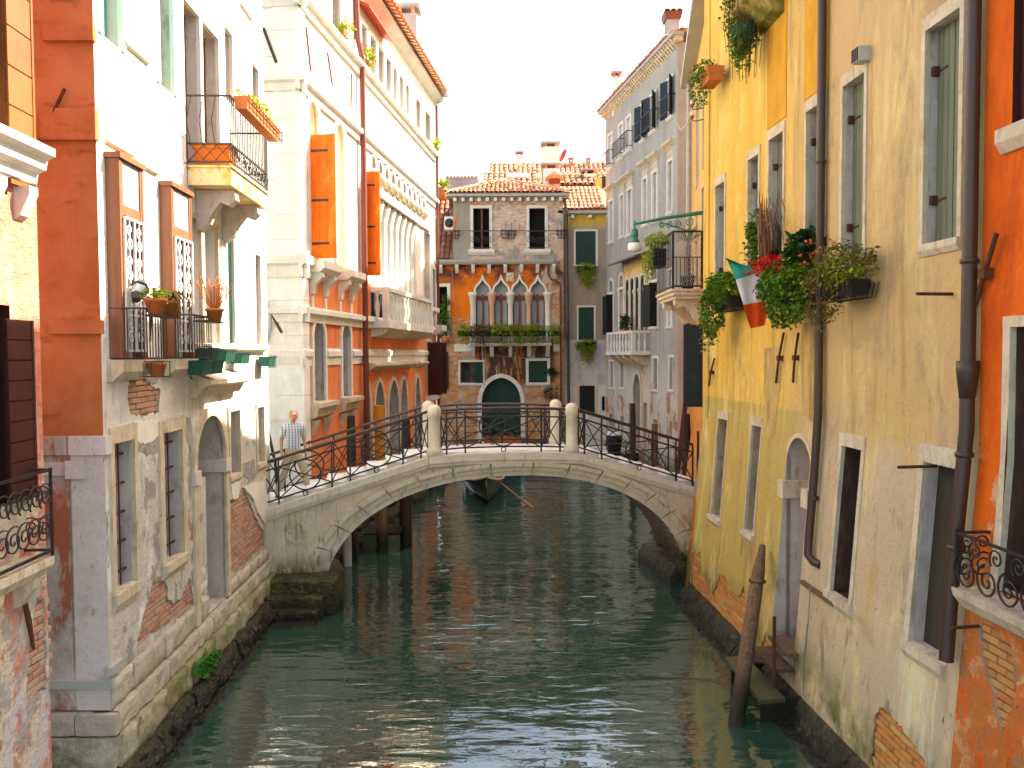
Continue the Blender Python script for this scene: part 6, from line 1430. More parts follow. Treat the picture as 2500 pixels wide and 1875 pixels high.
for (x_, y_, z_), rz in (((-.335, .06, .04 + dz), .1), ((.30, -.22, .045), .2)):
    skin('shoe', [(0, .1, .04), (0, 0, .035), (0, -.14, .02)], [(0, 1), (1, 2)], [(.045, .045), (.048, .045), (.045, .03)], [M['shoe']], MAN, T(x_, y_, z_, rz))
# ================================================================ salmon palace on the left, beyond the bridge
PF = Fac((-5.05, 19.3), (-3.30, 34.8)); LP = PF.L
PW = Fac((-10.0, 19.86), (-5.05, 19.3)); MPW = PF.inv @ PW.M
PH = thing('salmon_palace', 'salmon and white palace with arcades and orange shutters', 'palace', PF.M); H = []
def px(u, v=500): return PF.px(u, v)[0]
ZB = [5.35, 6.35, 7.5, 11.9, 13.85]; ZE = 16.35
# attic windows
for a, c in ((815, 835), (886, 899), (906, 921), (926, 940), (945, 957), (962, 971), (977, 986), (992, 1000), (1016, 1028), (1038, 1052)):
    window(PH, H, PF, (px(a), px(c), 14.0, 15.35), fill='dark', depth=.35, frame=1, fw=.1, proud=.03, fmat='stone_white', rev='stone_mauve')
# tall arched windows of the main floor
for a, c, ap in ((753, 775, 252), (819, 838, 305)):
    window(PH, H, PF, (px(a), px(c), 7.75, PF.px((a + c) / 2, ap)[1]), 'arch', fill='ochre_glass', depth=.3, frame=1, fw=.16, proud=.07, fmat='stone_white', rev='ochre_glass')
# loggia: deep opening, columns, lintel, small arches over it
x0, x1 = px(902), px(1016)
window(PH, H, PF, (x0, x1, 6.42, 10.45), fill='dim', depth=1.1, rev='stone_white', name='loggia')
NC = 8
for i in range(NC + 1):
    x = x0 + .08 + (x1 - x0 - .16) * i / NC
    MB().lathe([(.22, 7.45), (.22, 7.6), (.17, 7.66), (.155, 9.75), (.18, 9.82), (.17, 9.88), (.25, 10.2), (.28, 10.3), (.28, 10.45)], (x, .26, 0), 12).obj('column', M['stone_white'], PH)
MB().box(x0 - .2, x1 + 2.2, -.12, .06, 10.45, 10.72).obj('lintel_band', M['stone_white'], PH)
wv = (x1 - x0) / NC
for i in range(NC + 2):
    xa = x0 + wv * i; window(PH, H, PF, (xa + wv * .2, xa + wv * .8, 10.78, 11.62), 'arch', fill='stone_mauve', depth=.4, frame=1, fw=.08, proud=.05, fmat='stone_white', name='arcade_light')
    MB().lathe([(.05, 10.74), (.16, 10.86), (.19, 11.0), (.1, 11.12), (0, 11.16)], (xa, -.14, 0), 8).obj('carved_head', M['stone_frame'], PH)
balustrade(PH, None, x1 - x0, .0, 1.0, 2, 0, M['stone_white']) if 0 else None
BZ = 6.42
LGB = thing('balcony', 'long pale stone balustrade of the arcaded loggia on the salmon palace', 'balcony', PF.M @ T(x0 - .1, -.02, BZ)); balustrade(LGB, None, x1 - x0 + .2, .55, 1.05, 15, 2, M['stone_white'], .22)
MB().prism_x([(-.62, -.23), (-.4, -.42), (0, -.5), (0, -.23)], 0, x1 - x0 + .2).obj('cornice', M['stone_frame'], LGB)
# windows on the canal floor
for a, c in ((763, 790), (833, 853)):
    xa, xb = px(a, 880), px(c, 880); wq = window(PH, H, PF, (xa, xb, 4.2, 6.24), 'arch', fill='glass', depth=.5, frame=1, fw=.13, proud=.06, fmat='stone_white', rev='stone_mauve')
    MB().prism_x([(.02, 3.75), (-.2, 3.85), (-.24, 4.05), (-.34, 4.08), (-.34, 4.19), (.02, 4.2)], xa - .28, xb + .28).obj('sill', M['stone_frame'], wq)
    for xx in (xa - .12, xb - .05): MB().prism_x([(.02, 3.35), (-.05, 3.38), (-.2, 3.75), (.02, 3.75)], xx, xx + .16).obj('sill_bracket', M['stone_frame'], wq)
# pointed arcade at water level
for a, c in ((888, 901), (912, 936), (946, 971), (975, 992), (1011, 1024)):
    window(PH, H, PF, (px(a, 980), px(c, 980), .95, 4.5), 'pointed', 3.2, fill='stone_mauve' if a > 970 else 'dim', depth=.6, frame=1, fw=.14, proud=.06, fmat='stone_frame', rev='stone_mauve', name='water_arch')
MB().prism_x([(.02, 4.85), (-.15, 4.9), (-.35, 5.02), (-.35, 5.1), (.02, 5.14)], px(886), px(996)).obj('arcade_cornice', M['stone_frame'], PH)
MB().prism_x([(.02, 4.85), (-.12, 4.9), (-.25, 5.02), (-.25, 5.08), (.02, 5.12)], px(1006), px(1030)).obj('arcade_cornice', M['stone_frame'], PH)
for a in (904, 941): MB().box(px(a, 980) - .12, px(a, 980) + .12, -.1, .03, .9, 3.15).obj('pier', M['stone_frame'], PH)
# end window, brown shutters swung out
xa, xb = px(1042, 880), px(1052, 880); wq = window(PH, H, PF, (xa, xb, 3.6, 5.9), fill='dark', depth=.3, frame=1, fw=.1, fmat='stone_white', sill=(.3, .2, .3))
for xx, an in ((xa, -1.75), (xb, -1.5)): sh = MB(); planks(sh, 0, .62, -.03, .03, 3.7, 5.85, 4, .006); sh.obj('shutter', M['maroon_shutter'], wq, T(xx, -.05, 0) @ Matrix.Rotation(an, 4, 'Z'))
xa, xb = px(1034, 650), px(1050, 650); window(PH, H, PF, (xa, xb, 7.3, 10.4), fill='stone_mauve', depth=.3, frame=1, fw=.16, fmat='stone_white', sill=(.2, .3, .35))
xa, xb = px(1056, 700), px(1062, 700); window(PH, H, PF, (xa, xb, 6.6, 9.0), fill='dark', depth=.3, frame=1, fw=.14, fmat='stone_white', sill=(.25, .4, .45))
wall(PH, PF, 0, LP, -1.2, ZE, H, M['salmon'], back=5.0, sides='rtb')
wall(PH, PW, 0, PW.L, -1.2, ZE, [], M['palace_white'], back=.3, name='end_wall', M_=MPW, sides='lt')
# string courses on both faces
def course(z, h, d, name='string_course', mat='stone_white', xa=0.0, xb=None):
    pr = [(.02, z - h), (-d * .4, z - h), (-d * .5, z - h * .45), (-d, z - h * .35), (-d, z), (.02, z + h * .25)]
    MB().prism_x(pr, xa - d, xb or LP).obj(name, M[mat], PH)
    if xa == 0: MB().prism_x(pr, 0, PW.L + d * .98).obj(name, M[mat], PH, MPW)
for xa_, xb_ in ((.0001, px(763, 880) - .14), (px(790, 880) + .14, px(833, 880) - .14), (px(853, 880) + .14, LP)): course(ZB[0] + .12, .36, .10, xa=xa_ + .1 * (xa_ > .01), xb=xb_)
MB().prism_x([(.02, 5.11), (-.04, 5.11), (-.1, 5.35), (-.1, 5.47), (.02, 5.55)], 0, PW.L + .09).obj('string_course', M['stone_white'], PH, MPW)
for z, h, d in ((ZB[1] + .15, .32, .2), (ZB[3] + .1, .32, .2), (ZB[4] + .1, .3, .25)): course(z, h, d)
course(ZB[2] + .25, .5, .2, xb=.8)
# corner pilaster of dressed stones
z = 1.5; i = 0
while z < ZE - .5:
    h = (.85, .6)[i % 2]; mb = MB(); mb.box(-.05, .34, -.05, .02, z + .006, z + h); mb.obj('corner_stone', M['palace_white'], PH)
    MB().box(PW.L - (.62, .8)[i % 2], PW.L + .046, -.046, .02, z + .004, z + h - .002).obj('corner_stone', M['palace_white'], PH, MPW); z += h; i += 1
# small stone balconies under the tall windows
for a, c in ((752, 800), (822, 868)):
    xa = px(a, 670); xb = xa + 1.35
    MB().prism_x([(.02, 7.42), (-.3, 7.42), (-.42, 7.52), (-.42, 7.7), (.02, 7.72)], xa, xb).obj('balcony_slab', M['stone_white'], PH)
    for xx in (xa + .1, xb - .3): MB().prism_x([(.02, 6.85), (-.08, 6.9), (-.12, 7.1), (-.32, 7.3), (-.32, 7.42), (.02, 7.42)], xx, xx + .2).obj('console', M['stone_white'], PH)
    for xx in (xa + .14, xb - .26): MB().box(xx, xx + .12, -.05, .02, 6.5, 6.85).obj('console_strip', M['stone_white'], PH)
# orange shutters standing open
for u, va, vb, wd in ((753, 330, 630, .64), (884, 420, 672, .5)):
    x, zt = PF.px(u, va); _, zb = PF.px(u, vb); sh = MB(); planks(sh, 0, wd, -.03, .03, zb, zt, 3, .003)
    o = sh.obj('shutter', M['orange_shutter'], PH, T(x, -.05, 0) @ Matrix.Rotation(-1.62, 4, 'Z'))
    for f in (.12, .47, .87): MB().box(.02, wd * .72, -.040, -.031, zb + (zt - zb) * f - .03, zb + (zt - zb) * f + .03).obj('strap_hinge', M['iron'], o)
# iron ties
for a, c in (((741, 65), (753, 175)), ((794, 128), (806, 208)), ((853, 180), (852, 258))):
    p, q = PF.px(*a), PF.px(*c); MB().rod((p[0], -.06, p[1]), (q[0], -.06, q[1]), .03).obj('tie_rod', M['pipe_red'], PH)
for a, c, m in (((646, 72), (677, 155), 'iron'), ((648, 735), (690, 812), 'rust')):
    p, q = PW.px(*a), PW.px(*c); MB().tube([(p[0], -.07, p[1]), (q[0], -.07, q[1])], .035).obj('tie_rod', M[m], PH, MPW)
p = [PW.px(650, 745), PW.px(664, 752), PW.px(664, 800), PW.px(655, 838)]; MB().tube([(a, -.1, b_) for a, b_ in p], .035, 8).obj('waste_pipe', M['pipe_grey'], PH, MPW)
for (u, v), fl in (((824, 62), 'flower_red'), ((882, 122), 'flower_red'), ((1054, 320), None)):
    x, z = PF.px(u, v); t = thing('window_plant', 'flowering pot plant on the palace attic sill, %s one' % {824: 'nearest', 882: 'middle', 1054: 'farthest'}[u], 'plant', PF.M @ T(x, -.12, 13.98)); MB().lathe([(.1, 0), (.14, .22)], n=10).obj('pot', M['terracotta'], t)
    plant(t, rn, (0, -.08, .32), (.32, .25, .25), 240, .09, 'leaf_lime', fl, 14, .06)
pp = thing('downpipe', 'long red-brown downpipe down the salmon palace front', 'pipe', PF.M @ T(px(876), -.16, 0))
MB().tube([(-.25, .1, 16.3), (-.22, .06, 14.6), (0, 0, 14.1), (0, 0, 1.6)], .085, 10).obj('pipe', M['pipe_red'], pp)
pp = thing('downpipe', 'thin brown downpipe at the far corner of the salmon palace', 'pipe', PF.M @ T(LP - .12, -.14, 0)); MB().tube([(0, .0, 16), (0, 0, 1.5)], .06, 8).obj('pipe', M['pipe_red'], pp)
# eaves: gutter, tiles, awning
MB().prism_x([(.05, ZE - .25), (-.25, ZE - .08), (-.36, ZE + .0), (-.36, ZE + .1), (.05, ZE + .12)], -.4, LP + .3).obj('eaves', M['stone_white'], PH)
te = tile_mesh('eave_tile', .28, .6, surf('orange_clay_eave_tile', (.60, .22, .08), rough=.9))  # one even orange for the whole eave row
for i in range(int(LP / .30)): link('eave_tile', te, PH, Matrix.Translation((i * .30, -.66, ZE + .08 + .01 * (i % 2))) @ Matrix.Rotation(.22, 4, 'X'))
MB().add([(-.4, -.6, ZE + .14), (LP + .3, -.6, ZE + .14), (LP + .3, 3, ZE + 1.1), (-.4, 3, ZE + 1.1), (-.4, 3, ZE), (LP + .3, 3, ZE)], [(0, 1, 2, 3), (0, 3, 4), (1, 5, 2), (2, 5, 4, 3)]).obj('roof', M['far_white'], PH)
MB().prism_x([(-.02, ZE - .45), (-.35, ZE - .62), (-.35, ZE - .68), (-.02, ZE - .55)], px(880), px(940)).obj('awning', M['dish'], PH)
p = on_y(995, 60, 30.0); chimney(Matrix.Translation((p.x, 30.0, ZE + .2)), 'pale chimney with dark cap above the salmon palace roof', .75, .7, on_y(995, 42, 30).z - ZE - .2, 'flat', 'mauve_stucco')
# footing in the water
stone_course(PH, PF, -.2, LP + .2, .35, .95, -.28, .3, 'moss', 61, (.8, 1.5), rough=.06); stone_course(PH, PF, -.2, LP + .2, -.6, .34, -.5, .3, 'moss', 62, (.8, 1.5), rough=.08, taper=.2)

# ================================================================ gothic house closing the view
YF_ = 43.0
def fx(u): return on_y(u, 700, YF_).x
GF = Fac((fx(1064), YF_), (fx(1376), YF_)); F0 = fx(1064)
FH = thing('gothic_house', 'orange and brick house with four pointed gothic windows closing the canal', 'house', GF.M); H = []; H2 = []
kf = 500 / 2212
def fr(a, b_, t_, bt, oy): return GF.rect(1040 + a * kf, 1040 + b_ * kf, oy + t_ * kf, oy + bt * kf)
zmid = GF.px(1200, 640)[1]; ztop = GF.px(1200, 484)[1]
for a, b_ in ((510, 685), (1115, 1285)):
    r_ = fr(a, b_, 790, 1235, 330); wq = window(FH, H2, GF, r_, fill='dim', depth=.35, frame=1, fw=.15, proud=.06, fmat='stone_white', sill=(.28, .3, .2), rev='red_wood')
    xa, xb, za, zb = r_; g = MB()
    for z in (.08, .95): g.bar((xa - .1, -.16, za + z), (xb + .1, -.16, za + z), .03, .03)
    g.bar((xa - 1.1, -.3, za + .95), (xb + 1.1, -.3, za + .95), .03, .03)
    wr = g.obj('window_railing', M['iron'], wq)
    for i in range(6):
        xx = xa + (xb - xa) * i / 5; MB().tube(spiral((xx, -.16, za + .5), .2, 1.5, (X, Z), i), .014, 4).obj('scroll', M['iron'], wr)
    for sx in (xa - .95, xb + .85):
        g = MB()
        for z, rr in ((.55, .18), (.75, .26), (.95, .28)): g.tube(circle((sx, -.3, za + z), rr, (X, Y), 10), .014, 4)
        for k in range(8): g.rod((sx + cos(k * .785) * .16, -.3 + sin(k * .785) * .16, za + .55), (sx + cos(k * .785) * .28, -.3 + sin(k * .785) * .28, za + .97), .012, 4)
        g.tube([(sx, -.3, za + .55), (sx, -.3, za + 1.45)], .016, 4); g.obj('pot_ring', M['iron'], wr)
    if a < 600: MB().box(xb - .45, xb - .36, .05, .3, za + .1, zb).obj('open_casement', M['red_wood'], wq)
tips = (605, 802, 1000, 1205); zspr = GF.px(1200, 716)[1]; zsill = GF.px(1200, 838)[1]; ztip = GF.px(1200, 682)[1]
GX = []
for i, (a, b_) in enumerate(((537, 690), (735, 890), (935, 1090), (1130, 1285))):
    xa, xb = GF.px(1040 + a * kf, 750)[0], GF.px(1040 + b_ * kf, 750)[0]; GX.append((xa, xb))
    wq = window(FH, H, GF, (xa, xb, zsill, ztip), 'ogee', zspr, fill='curtain', depth=.32, frame=1, fw=.10, proud=.10, fmat='stone_white', rev='stone_frame', name='gothic_window')
    g = MB(); t = .07
    for x_ in (xa, (xa + xb) / 2 - t * .8, xb - t): g.box(x_, x_ + t * (1.6 if x_ not in (xa, xb - t) else 1), .22, .29, zsill, zspr - .05)
    g.box(xa, xb, .215, .295, zspr - .32, zspr - .12); g.obj('casement', M['red_wood'], wq)
gaps = [GX[0][0] - .16] + [(GX[i][1] + GX[i + 1][0]) / 2 for i in range(3)] + [GX[3][1] + .16]
for i, x_ in enumerate(gaps):
    MB().lathe([(.19, zsill), (.19, zsill + .5), (.14, zsill + .6), (.13, zspr - .6), (.16, zspr - .55), (.22, zspr - .15), (.25, zspr - .12), (.25, zspr + .04)], (x_, -.06, 0), 10).obj('column', M['stone_white'] if i not in (1, 3) else M['terra_pink'] if 'terra_pink' in M else surf('pink_marble', (.66, .40, .28)), FH)
x_, z_ = GF.px(1245, 677); MB().box(x_ - .21, x_ + .21, -.08, .02, z_ - .24, z_ + .24).obj('crest', M['stone_frame'], FH); 
for k in range(5): MB().lathe([(0, -.05), (.08, -.02), (.08, .02), (0, .05)], (x_ + .12 * cos(k * 1.26), -.09, z_ + .14 * sin(k * 1.26)), 7).obj('crest_boss', M['stone_white'], FH)
r_ = fr(370, 615, 1035, 1262, 650); wq = window(FH, H, GF, r_, fill='glass', depth=.3, frame=1, fw=.10, proud=.03, fmat='stone_white', sill=(.1, .16, .08))
sh = MB(); planks(sh, r_[1] - .42, r_[1], -.09, -.035, r_[2], r_[3], 3, .005); sh.obj('shutter', M['dark_green'], wq)
r_ = fr(1108, 1310, 1022, 1258, 650); window(FH, H, GF, r_, fill='dark_green', depth=.1, frame=1, fw=.15, proud=.05, fmat='stone_white', sill=(.15, .2, .1))
r_ = fr(602, 1024, 1205, 1900, 650); dq = window(FH, H, GF, (r_[0], r_[1], .75, r_[3]), 'pointed', GF.px(1200, 985)[1], fill='dark_green', depth=.28, frame=1, fw=.22, proud=.08, fmat='stone_white', rev='stone_frame', name='gothic_door')
for k in range(1, 8): x_ = r_[0] + (r_[1] - r_[0]) * k / 8; MB().box(x_ - .012, x_ + .012, .262, .285, .8, GF.px(1200, 985)[1] + .3).obj('door_batten', M['black_shutter'], dq)
r_ = fr(132, 232, 220, 780, 650); window(FH, H, GF, (r_[0], r_[1], r_[2], r_[3]), fill='dark', depth=.35, frame=1, fw=.16, proud=.05, fmat='stone_white', sill=(.2, .25, .25))
wall(FH, GF, 0, GF.L, -1.2, zmid, H, M['gothic_wall'], back=6.0)
xu = GF.px(1106, 560)[0]
UW = wall(FH, GF, xu, GF.L, zmid, ztop, H2, M['gothic_upper'], back=6.0, name='upper_wall')
# gutter ledge between the storeys
MB().prism_x([(.02, zmid - .14), (-.3, zmid - .14), (-.42, zmid - .02), (-.42, zmid + .06), (.02, zmid + .16)], 0, GF.px(1352, 640)[0]).obj('ledge', M['lead'], FH)
ml = tile_mesh('ledge_tile', .16, .4, M['lead'])
for i in range(39): link('ledge_tile', ml, FH, Matrix.Translation((.1 + i * .158, -.44, zmid + .0)))
for i in range(8): x_ = .2 + i * .86; MB().prism_x([(.02, zmid - .6), (-.08, zmid - .55), (-.3, zmid - .25), (-.3, zmid - .15), (.02, zmid - .15)], x_, x_ + .18).obj('ledge_bracket', M['stone_white'], FH)
# eaves and hip roof of separate tiles
MB().prism_x([(.02, ztop - .02), (-.42, ztop + .05), (-.42, ztop + .18), (.02, ztop + .2)], xu - .3, GF.L + .3).obj('gutter', M['lead'], FH)
for i in range(14): x_ = xu + .05 + i * (GF.L - xu - .3) / 13; MB().box(x_, x_ + .16, -.34, .02, ztop - .2, ztop - .02).obj('eave_bracket', M['stone_white'], FH)
apx = GF.px(1232, 432)[0]; hgt = 1.75; dep = 5.2
e0, e1 = xu - .35, GF.L + .35; ez = ztop + .2; a3 = Vector((apx, dep - .45, ez + hgt)); b3 = Vector((apx + .2, dep - .3, ez + hgt))
mb = MB(); mb.add([(e0, -.45, ez), (e1, -.45, ez), a3, (e0, 2 * dep, ez), (e1, 2 * dep, ez)], [(0, 1, 2), (0, 2, 3), (1, 4, 2), (3, 2, 4)]); mb.obj('roof_deck', M['tile_mass'], FH)
upv = Vector((0, dep, hgt)).normalized(); slen = sqrt(dep ** 2 + hgt ** 2); tf = tile_mesh('roof_tile', .235, .62, M['tile'], 5)
W_ = e1 - e0
def clip(c, r_):
    f = r_ / slen; lo = (a3.x - e0) * f; hi = W_ - (e1 - a3.x) * f; return lo + .02 < c < hi - .02
tile_plane(FH, (e0 + .05, -.47, ez + .01), X, upv, int(W_ / .24), int(slen / .52), tf, .24, .52, clip, 5)
upl = Vector((a3.x - e0, 0, hgt)).normalized(); ll = sqrt((a3.x - e0) ** 2 + hgt ** 2)
tile_plane(FH, (e0, 2 * dep - .2, ez + .01), (0, -1, 0), upl, int(2 * dep / .4), int(ll / .52), tf, .4, .52, lambda c, r_: abs(c - dep) < dep * (1 - r_ / ll) - .1, 6)
th = tile_mesh('hip_tile', .3, .6, M['tile'], 5)
for s_, e_ in (((e0, -.45, ez), a3), ((e1, -.45, ez), a3)):
    s_ = Vector(s_); n_ = 11
    d_ = (e_ - s_); 
    for k in range(n_): p_ = s_ + d_ * (k / n_) + Vector((0, 0, .05)); z3 = d_.normalized(); x3 = z3.cross(Vector((0, 0, 1))).normalized(); link('hip_tile', th, FH, Matrix.Translation(p_) @ Matrix((x3, z3, x3.cross(z3))).transposed().to_4x4())
# lower wing roof at the left, old red tiles on a steep slope
td = tile_mesh('wing_tile', .3, .66, M['tile_dark'], 5)
w0 = GF.px(1058, 600)[0]; zw0 = zmid + .15; 
MB().add([(w0 - .3, .3, zw0), (xu + .1, .3, zw0), (xu + .1, 5, zw0 + 4.4), (w0 - .3, 5, zw0 + 4.4), (w0 - .3, 5.2, zw0), (xu + .1, 5.2, zw0)], [(0, 1, 2, 3), (0, 3, 4), (1, 5, 2), (2, 5, 4, 3)]).obj('wing_roof_deck', M['tile_mass'], FH)
tile_plane(FH, (w0 - .15, .25, zw0 + .02), X, (0, 4.7, 4.4), 5, 12, td, .29, .53, seed=8)
# balcony with green boxes
x0b, x1b = GF.px(1147, 840)[0], GF.px(1345, 840)[0]; zbb = GF.px(1200, 838)[1]
GBm = GF.M @ T(x0b, 0, zbb); GB2 = thing('balcony', 'long stone balcony with iron rail below the gothic windows', 'balcony', GBm); Lg = x1b - x0b
MB().prism_x([(0, -.16), (-.62, -.16), (-.7, -.06), (-.7, 0), (0, 0)], 0, Lg).obj('slab', M['stone_white'], GB2)
for i in range(5): x_ = .08 + i * (Lg - .36) / 4; MB().prism_x([(0, -.75), (-.14, -.7), (-.5, -.3), (-.5, -.17), (0, -.17)], x_, x_ + .2).obj('bracket', M['stone_white'], GB2)
g = MB()
for z in (.06, .88): g.bar((0, -.66, z), (Lg, -.66, z), .035, .03); g.bar((0, -.66, z), (0, 0, z), .035, .03); g.bar((Lg, -.66, z), (Lg, 0, z), .035, .03)
rl = g.obj('railing', M['iron'], GB2)
for i in range(29): MB().bar((Lg * i / 28, -.66, .0), (Lg * i / 28, -.66, .88), .02, .02).obj('baluster', M['iron'], rl)
for i, (u, L, dr) in enumerate(((1136, .7, 0), (1176, 1.3, .2), (1228, 1.4, .35), (1262, .8, .3), (1298, 1.4, .3), (1352, .7, .1))):
    x_ = GF.px(u, 810)[0] - x0b; t = thing('balcony_planter', 'yellow-green planter on the gothic balcony, %s from left' % ('first', 'second', 'third', 'fourth', 'fifth', 'sixth')[i], 'planter', GBm @ T(x_, -.86, .35))
    MB().prism_x([(-.1, 0), (.1, 0), (.14, .28), (-.14, .28)], -L / 2, L / 2).obj('box', M['black_box'], t)
    mb = MB(); leaves(mb, blob(rn, (0, -.05, .36), (L / 2 + .1, .25, .3), int(420 * L)) + blob(rn, (0, -.18, .05), (L / 2, .14, .4 + dr), int(260 * L)), .10, rn); mb.obj('foliage', M['leaf_lime'] if i not in (1,) else M['leaf_brown'], t, kind='stuff')
    mb = MB(); flowers(mb, [(rn.uniform(-L / 2, L / 2), rn.uniform(-.3, 0), rn.uniform(.4, .7)) for k in range(6)], .05, rn); mb.obj('flowers', M['flower_pink'], t, kind='stuff')
# creeper beside the left window
t = thing('creeper', 'green climbing plant in the dark window left of the orange wall', 'plant', GF.M @ T(.55, -.25, zbb + .05)); MB().lathe([(.2, 0), (.26, .35)], n=10).obj('pot', M['terracotta'], t)
mb = MB(); leaves(mb, blob(rn, (-.1, 0, .9), (.4, .3, .8), 420) + blob(rn, (.0, -.02, 2.0), (.3, .2, .6), 220), .13, rn); mb.obj('foliage', M['leaf'], t, kind='stuff')
sh = MB(); r_ = fr(148, 244, 925, 1325, 650); planks(sh, r_[0], r_[1], -.09, -.03, r_[2], r_[3], 4, .005); sh.obj('shutter', M['maroon_shutter'], FH)
for u, v, mw in ((1132, 849, .5), (1359, 849, .18)): x_, z_ = GF.px(u, v); MB().box(x_ - mw, x_ + mw, -.06, .02, z_ - .2, z_ + .2).obj('plaque', M['far_white'], FH)
for u, v, rr in ((1346, 906, (.35, .3, .2)), (1346, 958, (.45, .3, .4))):
    x_, z_ = GF.px(u, v); t = thing('wall_weed', 'dark green weed growing on the brick wall, %s' % ('higher one' if v < 930 else 'lower one'), 'plant', GF.M @ T(x_, -.12, z_)); mb = MB(); leaves(mb, blob(rn, (0, 0, 0), rr, 240), .12, rn); mb.obj('foliage', M['leaf_dark'], t, kind='stuff'); MB().tube([(0, .14, -.1), (0, 0, 0)], .02, 5).obj('stem', M['dry'], t)
def xz(u, v, y=-.12): a, b_ = GF.px(u, v); return (a, y, b_)
pp = thing('downpipe', 'red-brown bent downpipe at the right of the gothic house', 'pipe', GF.M); MB().tube([xz(1338, 645), xz(1339, 672), xz(1345, 682), xz(1366, 692), xz(1368, 698), xz(1369, 985)], .055, 8).obj('pipe', M['pipe_red'], pp)
pp = thing('downpipe', 'dark downpipe between the gothic house and the taupe house', 'pipe', GF.M); MB().tube([xz(1378, 488), xz(1382, 520), xz(1384, 700), xz(1388, 985)], .085, 8).obj('pipe', M['pipe'], pp)
x_, z_ = GF.px(1098, 546); AC = thing('air_conditioner', 'white air-conditioning unit on the side of the upper storey', 'air conditioner', GF.M @ T(x_, .1, z_ - .3)); MB().box(-.3, .25, 0, .8, 0, .7, c=.03).obj('case', M['far_white'], AC); MB().lathe([(.0, 0), (.24, 0), (.24, .02), (0, .02)], n=16).obj('fan_grille', M['iron'], AC, Matrix.Translation((-.03, -.01, .35)) @ Matrix.Rotation(pi / 2, 4, 'X'))
# landing stage in front of the door with planters
DK = thing('landing_stage', 'wooden landing stage with terracotta troughs before the gothic door', 'jetty', Matrix.Translation((fx(1230), YF_ - 1.2, 0)))
for i in range(9): MB().box(-2.7 + i * .62, -2.7 + i * .62 + .6, -1.0, 1.1, .62, .7).obj('deck_plank', M['wood'], DK)
MB().box(-2.8, 2.9, -1.05, -1.0, .5, .72).obj('edge_beam', M['wood'], DK)
for k in (-2.5, -.8, .9, 2.6): MB().rod((k, -.95, -1), (k, -.95, .6), .1, 8).obj('pile', M['wood_dark'], DK)
for i, u in enumerate((1202, 1250)):
    p = on_y(u, 1052, YF_ - 1.5); t = thing('trough', 'terracotta trough of dark bushes on the landing stage, %s' % ('left one', 'right one')[i], 'planter', Matrix.Translation((p.x, YF_ - 1.6, .702))); MB().prism_x([(-.18, 0), (.18, 0), (.24, .42), (-.24, .42)], -.45, .45).obj('box', M['terracotta'], t); plant(t, rn, (0, 0, .55), (.5, .25, .3), 300, .12, 'leaf_dark')

# ================================================================ taupe house next to it
TF = Fac((fx(1376) + .02, YF_ + .4), (5.35, YF_ + .4)); TH = thing('taupe_house', 'narrow taupe and white house between gothic house and grey palace', 'house', TF.M); H = []
def tr_(a, b_, t_, bt, oy): return TF.rect(1040 + a * kf, 1040 + b_ * kf, oy + t_ * kf, oy + bt * kf)
for a, b_, t_, bt, oy in ((1615, 1835, 1037, 1402, 330), (1647, 1815, 442, 800, 650)):
    r_ = tr_(a, b_, t_, bt, oy); window(TH, H, TF, r_, fill='dark_green', depth=.08, frame=1, fw=.09, proud=.03, fmat='stone_white', sill=(.1, .12, .1))
    t = thing('hanging_planter', 'yellow-green plants spilling below the %s taupe house window' % ('upper' if oy == 330 else 'lower'), 'planter', TF.M @ T((r_[0] + r_[1]) / 2, -.2, r_[2] - .35)); MB().prism_x([(-.1, 0), (.1, 0), (.13, .25), (-.13, .25)], -.5, .5).obj('box', M['black_box'], t)
    mb = MB(); leaves(mb, blob(rn, (0, -.1, .1), (.65, .3, .35), 520) + blob(rn, (.05, -.12, -.4), (.42, .22, .5), 420), .10, rn); mb.obj('foliage', M['leaf_lime'], t, kind='stuff')
r_ = tr_(1657, 1825, 1290, 1592, 650); window(TH, H, TF, r_, fill='black_shutter', depth=.2, frame=1, fw=.14, proud=.03, fmat='stone_frame', name='water_gate')
r_ = tr_(1900, 1935, 1405, 1560, 650); window(TH, H, TF, r_, 'arch', fill='dim', depth=.25)
zt = TF.px(1420, 524)[1]
wall(TH, TF, 0, TF.L, -1.2, zt, H, M['tan_house'], back=5.0)
MB().prism_x([(.02, zt - .03), (-.4, zt + .02), (-.4, zt + .16), (.02, zt + .18)], -.3, TF.L).obj('gutter', M['lead'], TH)
for i in range(3): MB().box(.4 + i * .95, .56 + i * .95, -.3, .02, zt - .22, zt - .04).obj('eave_bracket', M['stone_white'], TH)
MB().add([(-.1, -.4, zt + .16), (TF.L, -.4, zt + .16), (TF.L, 2.6, zt + 1.9), (-.1, 2.6, zt + 1.9), (-.1, 2.6, zt), (TF.L, 2.6, zt)], [(0, 1, 2, 3), (0, 3, 4), (1, 5, 2), (2, 5, 4, 3)]).obj('roof_deck', M['tile_mass'], TH)
tile_plane(TH, (.0, -.45, zt + .2), X, (0, 3, 1.74), int(TF.L / .235), 7, tf, .235, .5, seed=9)
x_, z_ = TF.px(1462, 922); MB().box(x_ - .14, x_ + .14, -.1, .02, z_ - .2, z_ + .2).obj('meter_box', M['stone_frame'], TH)

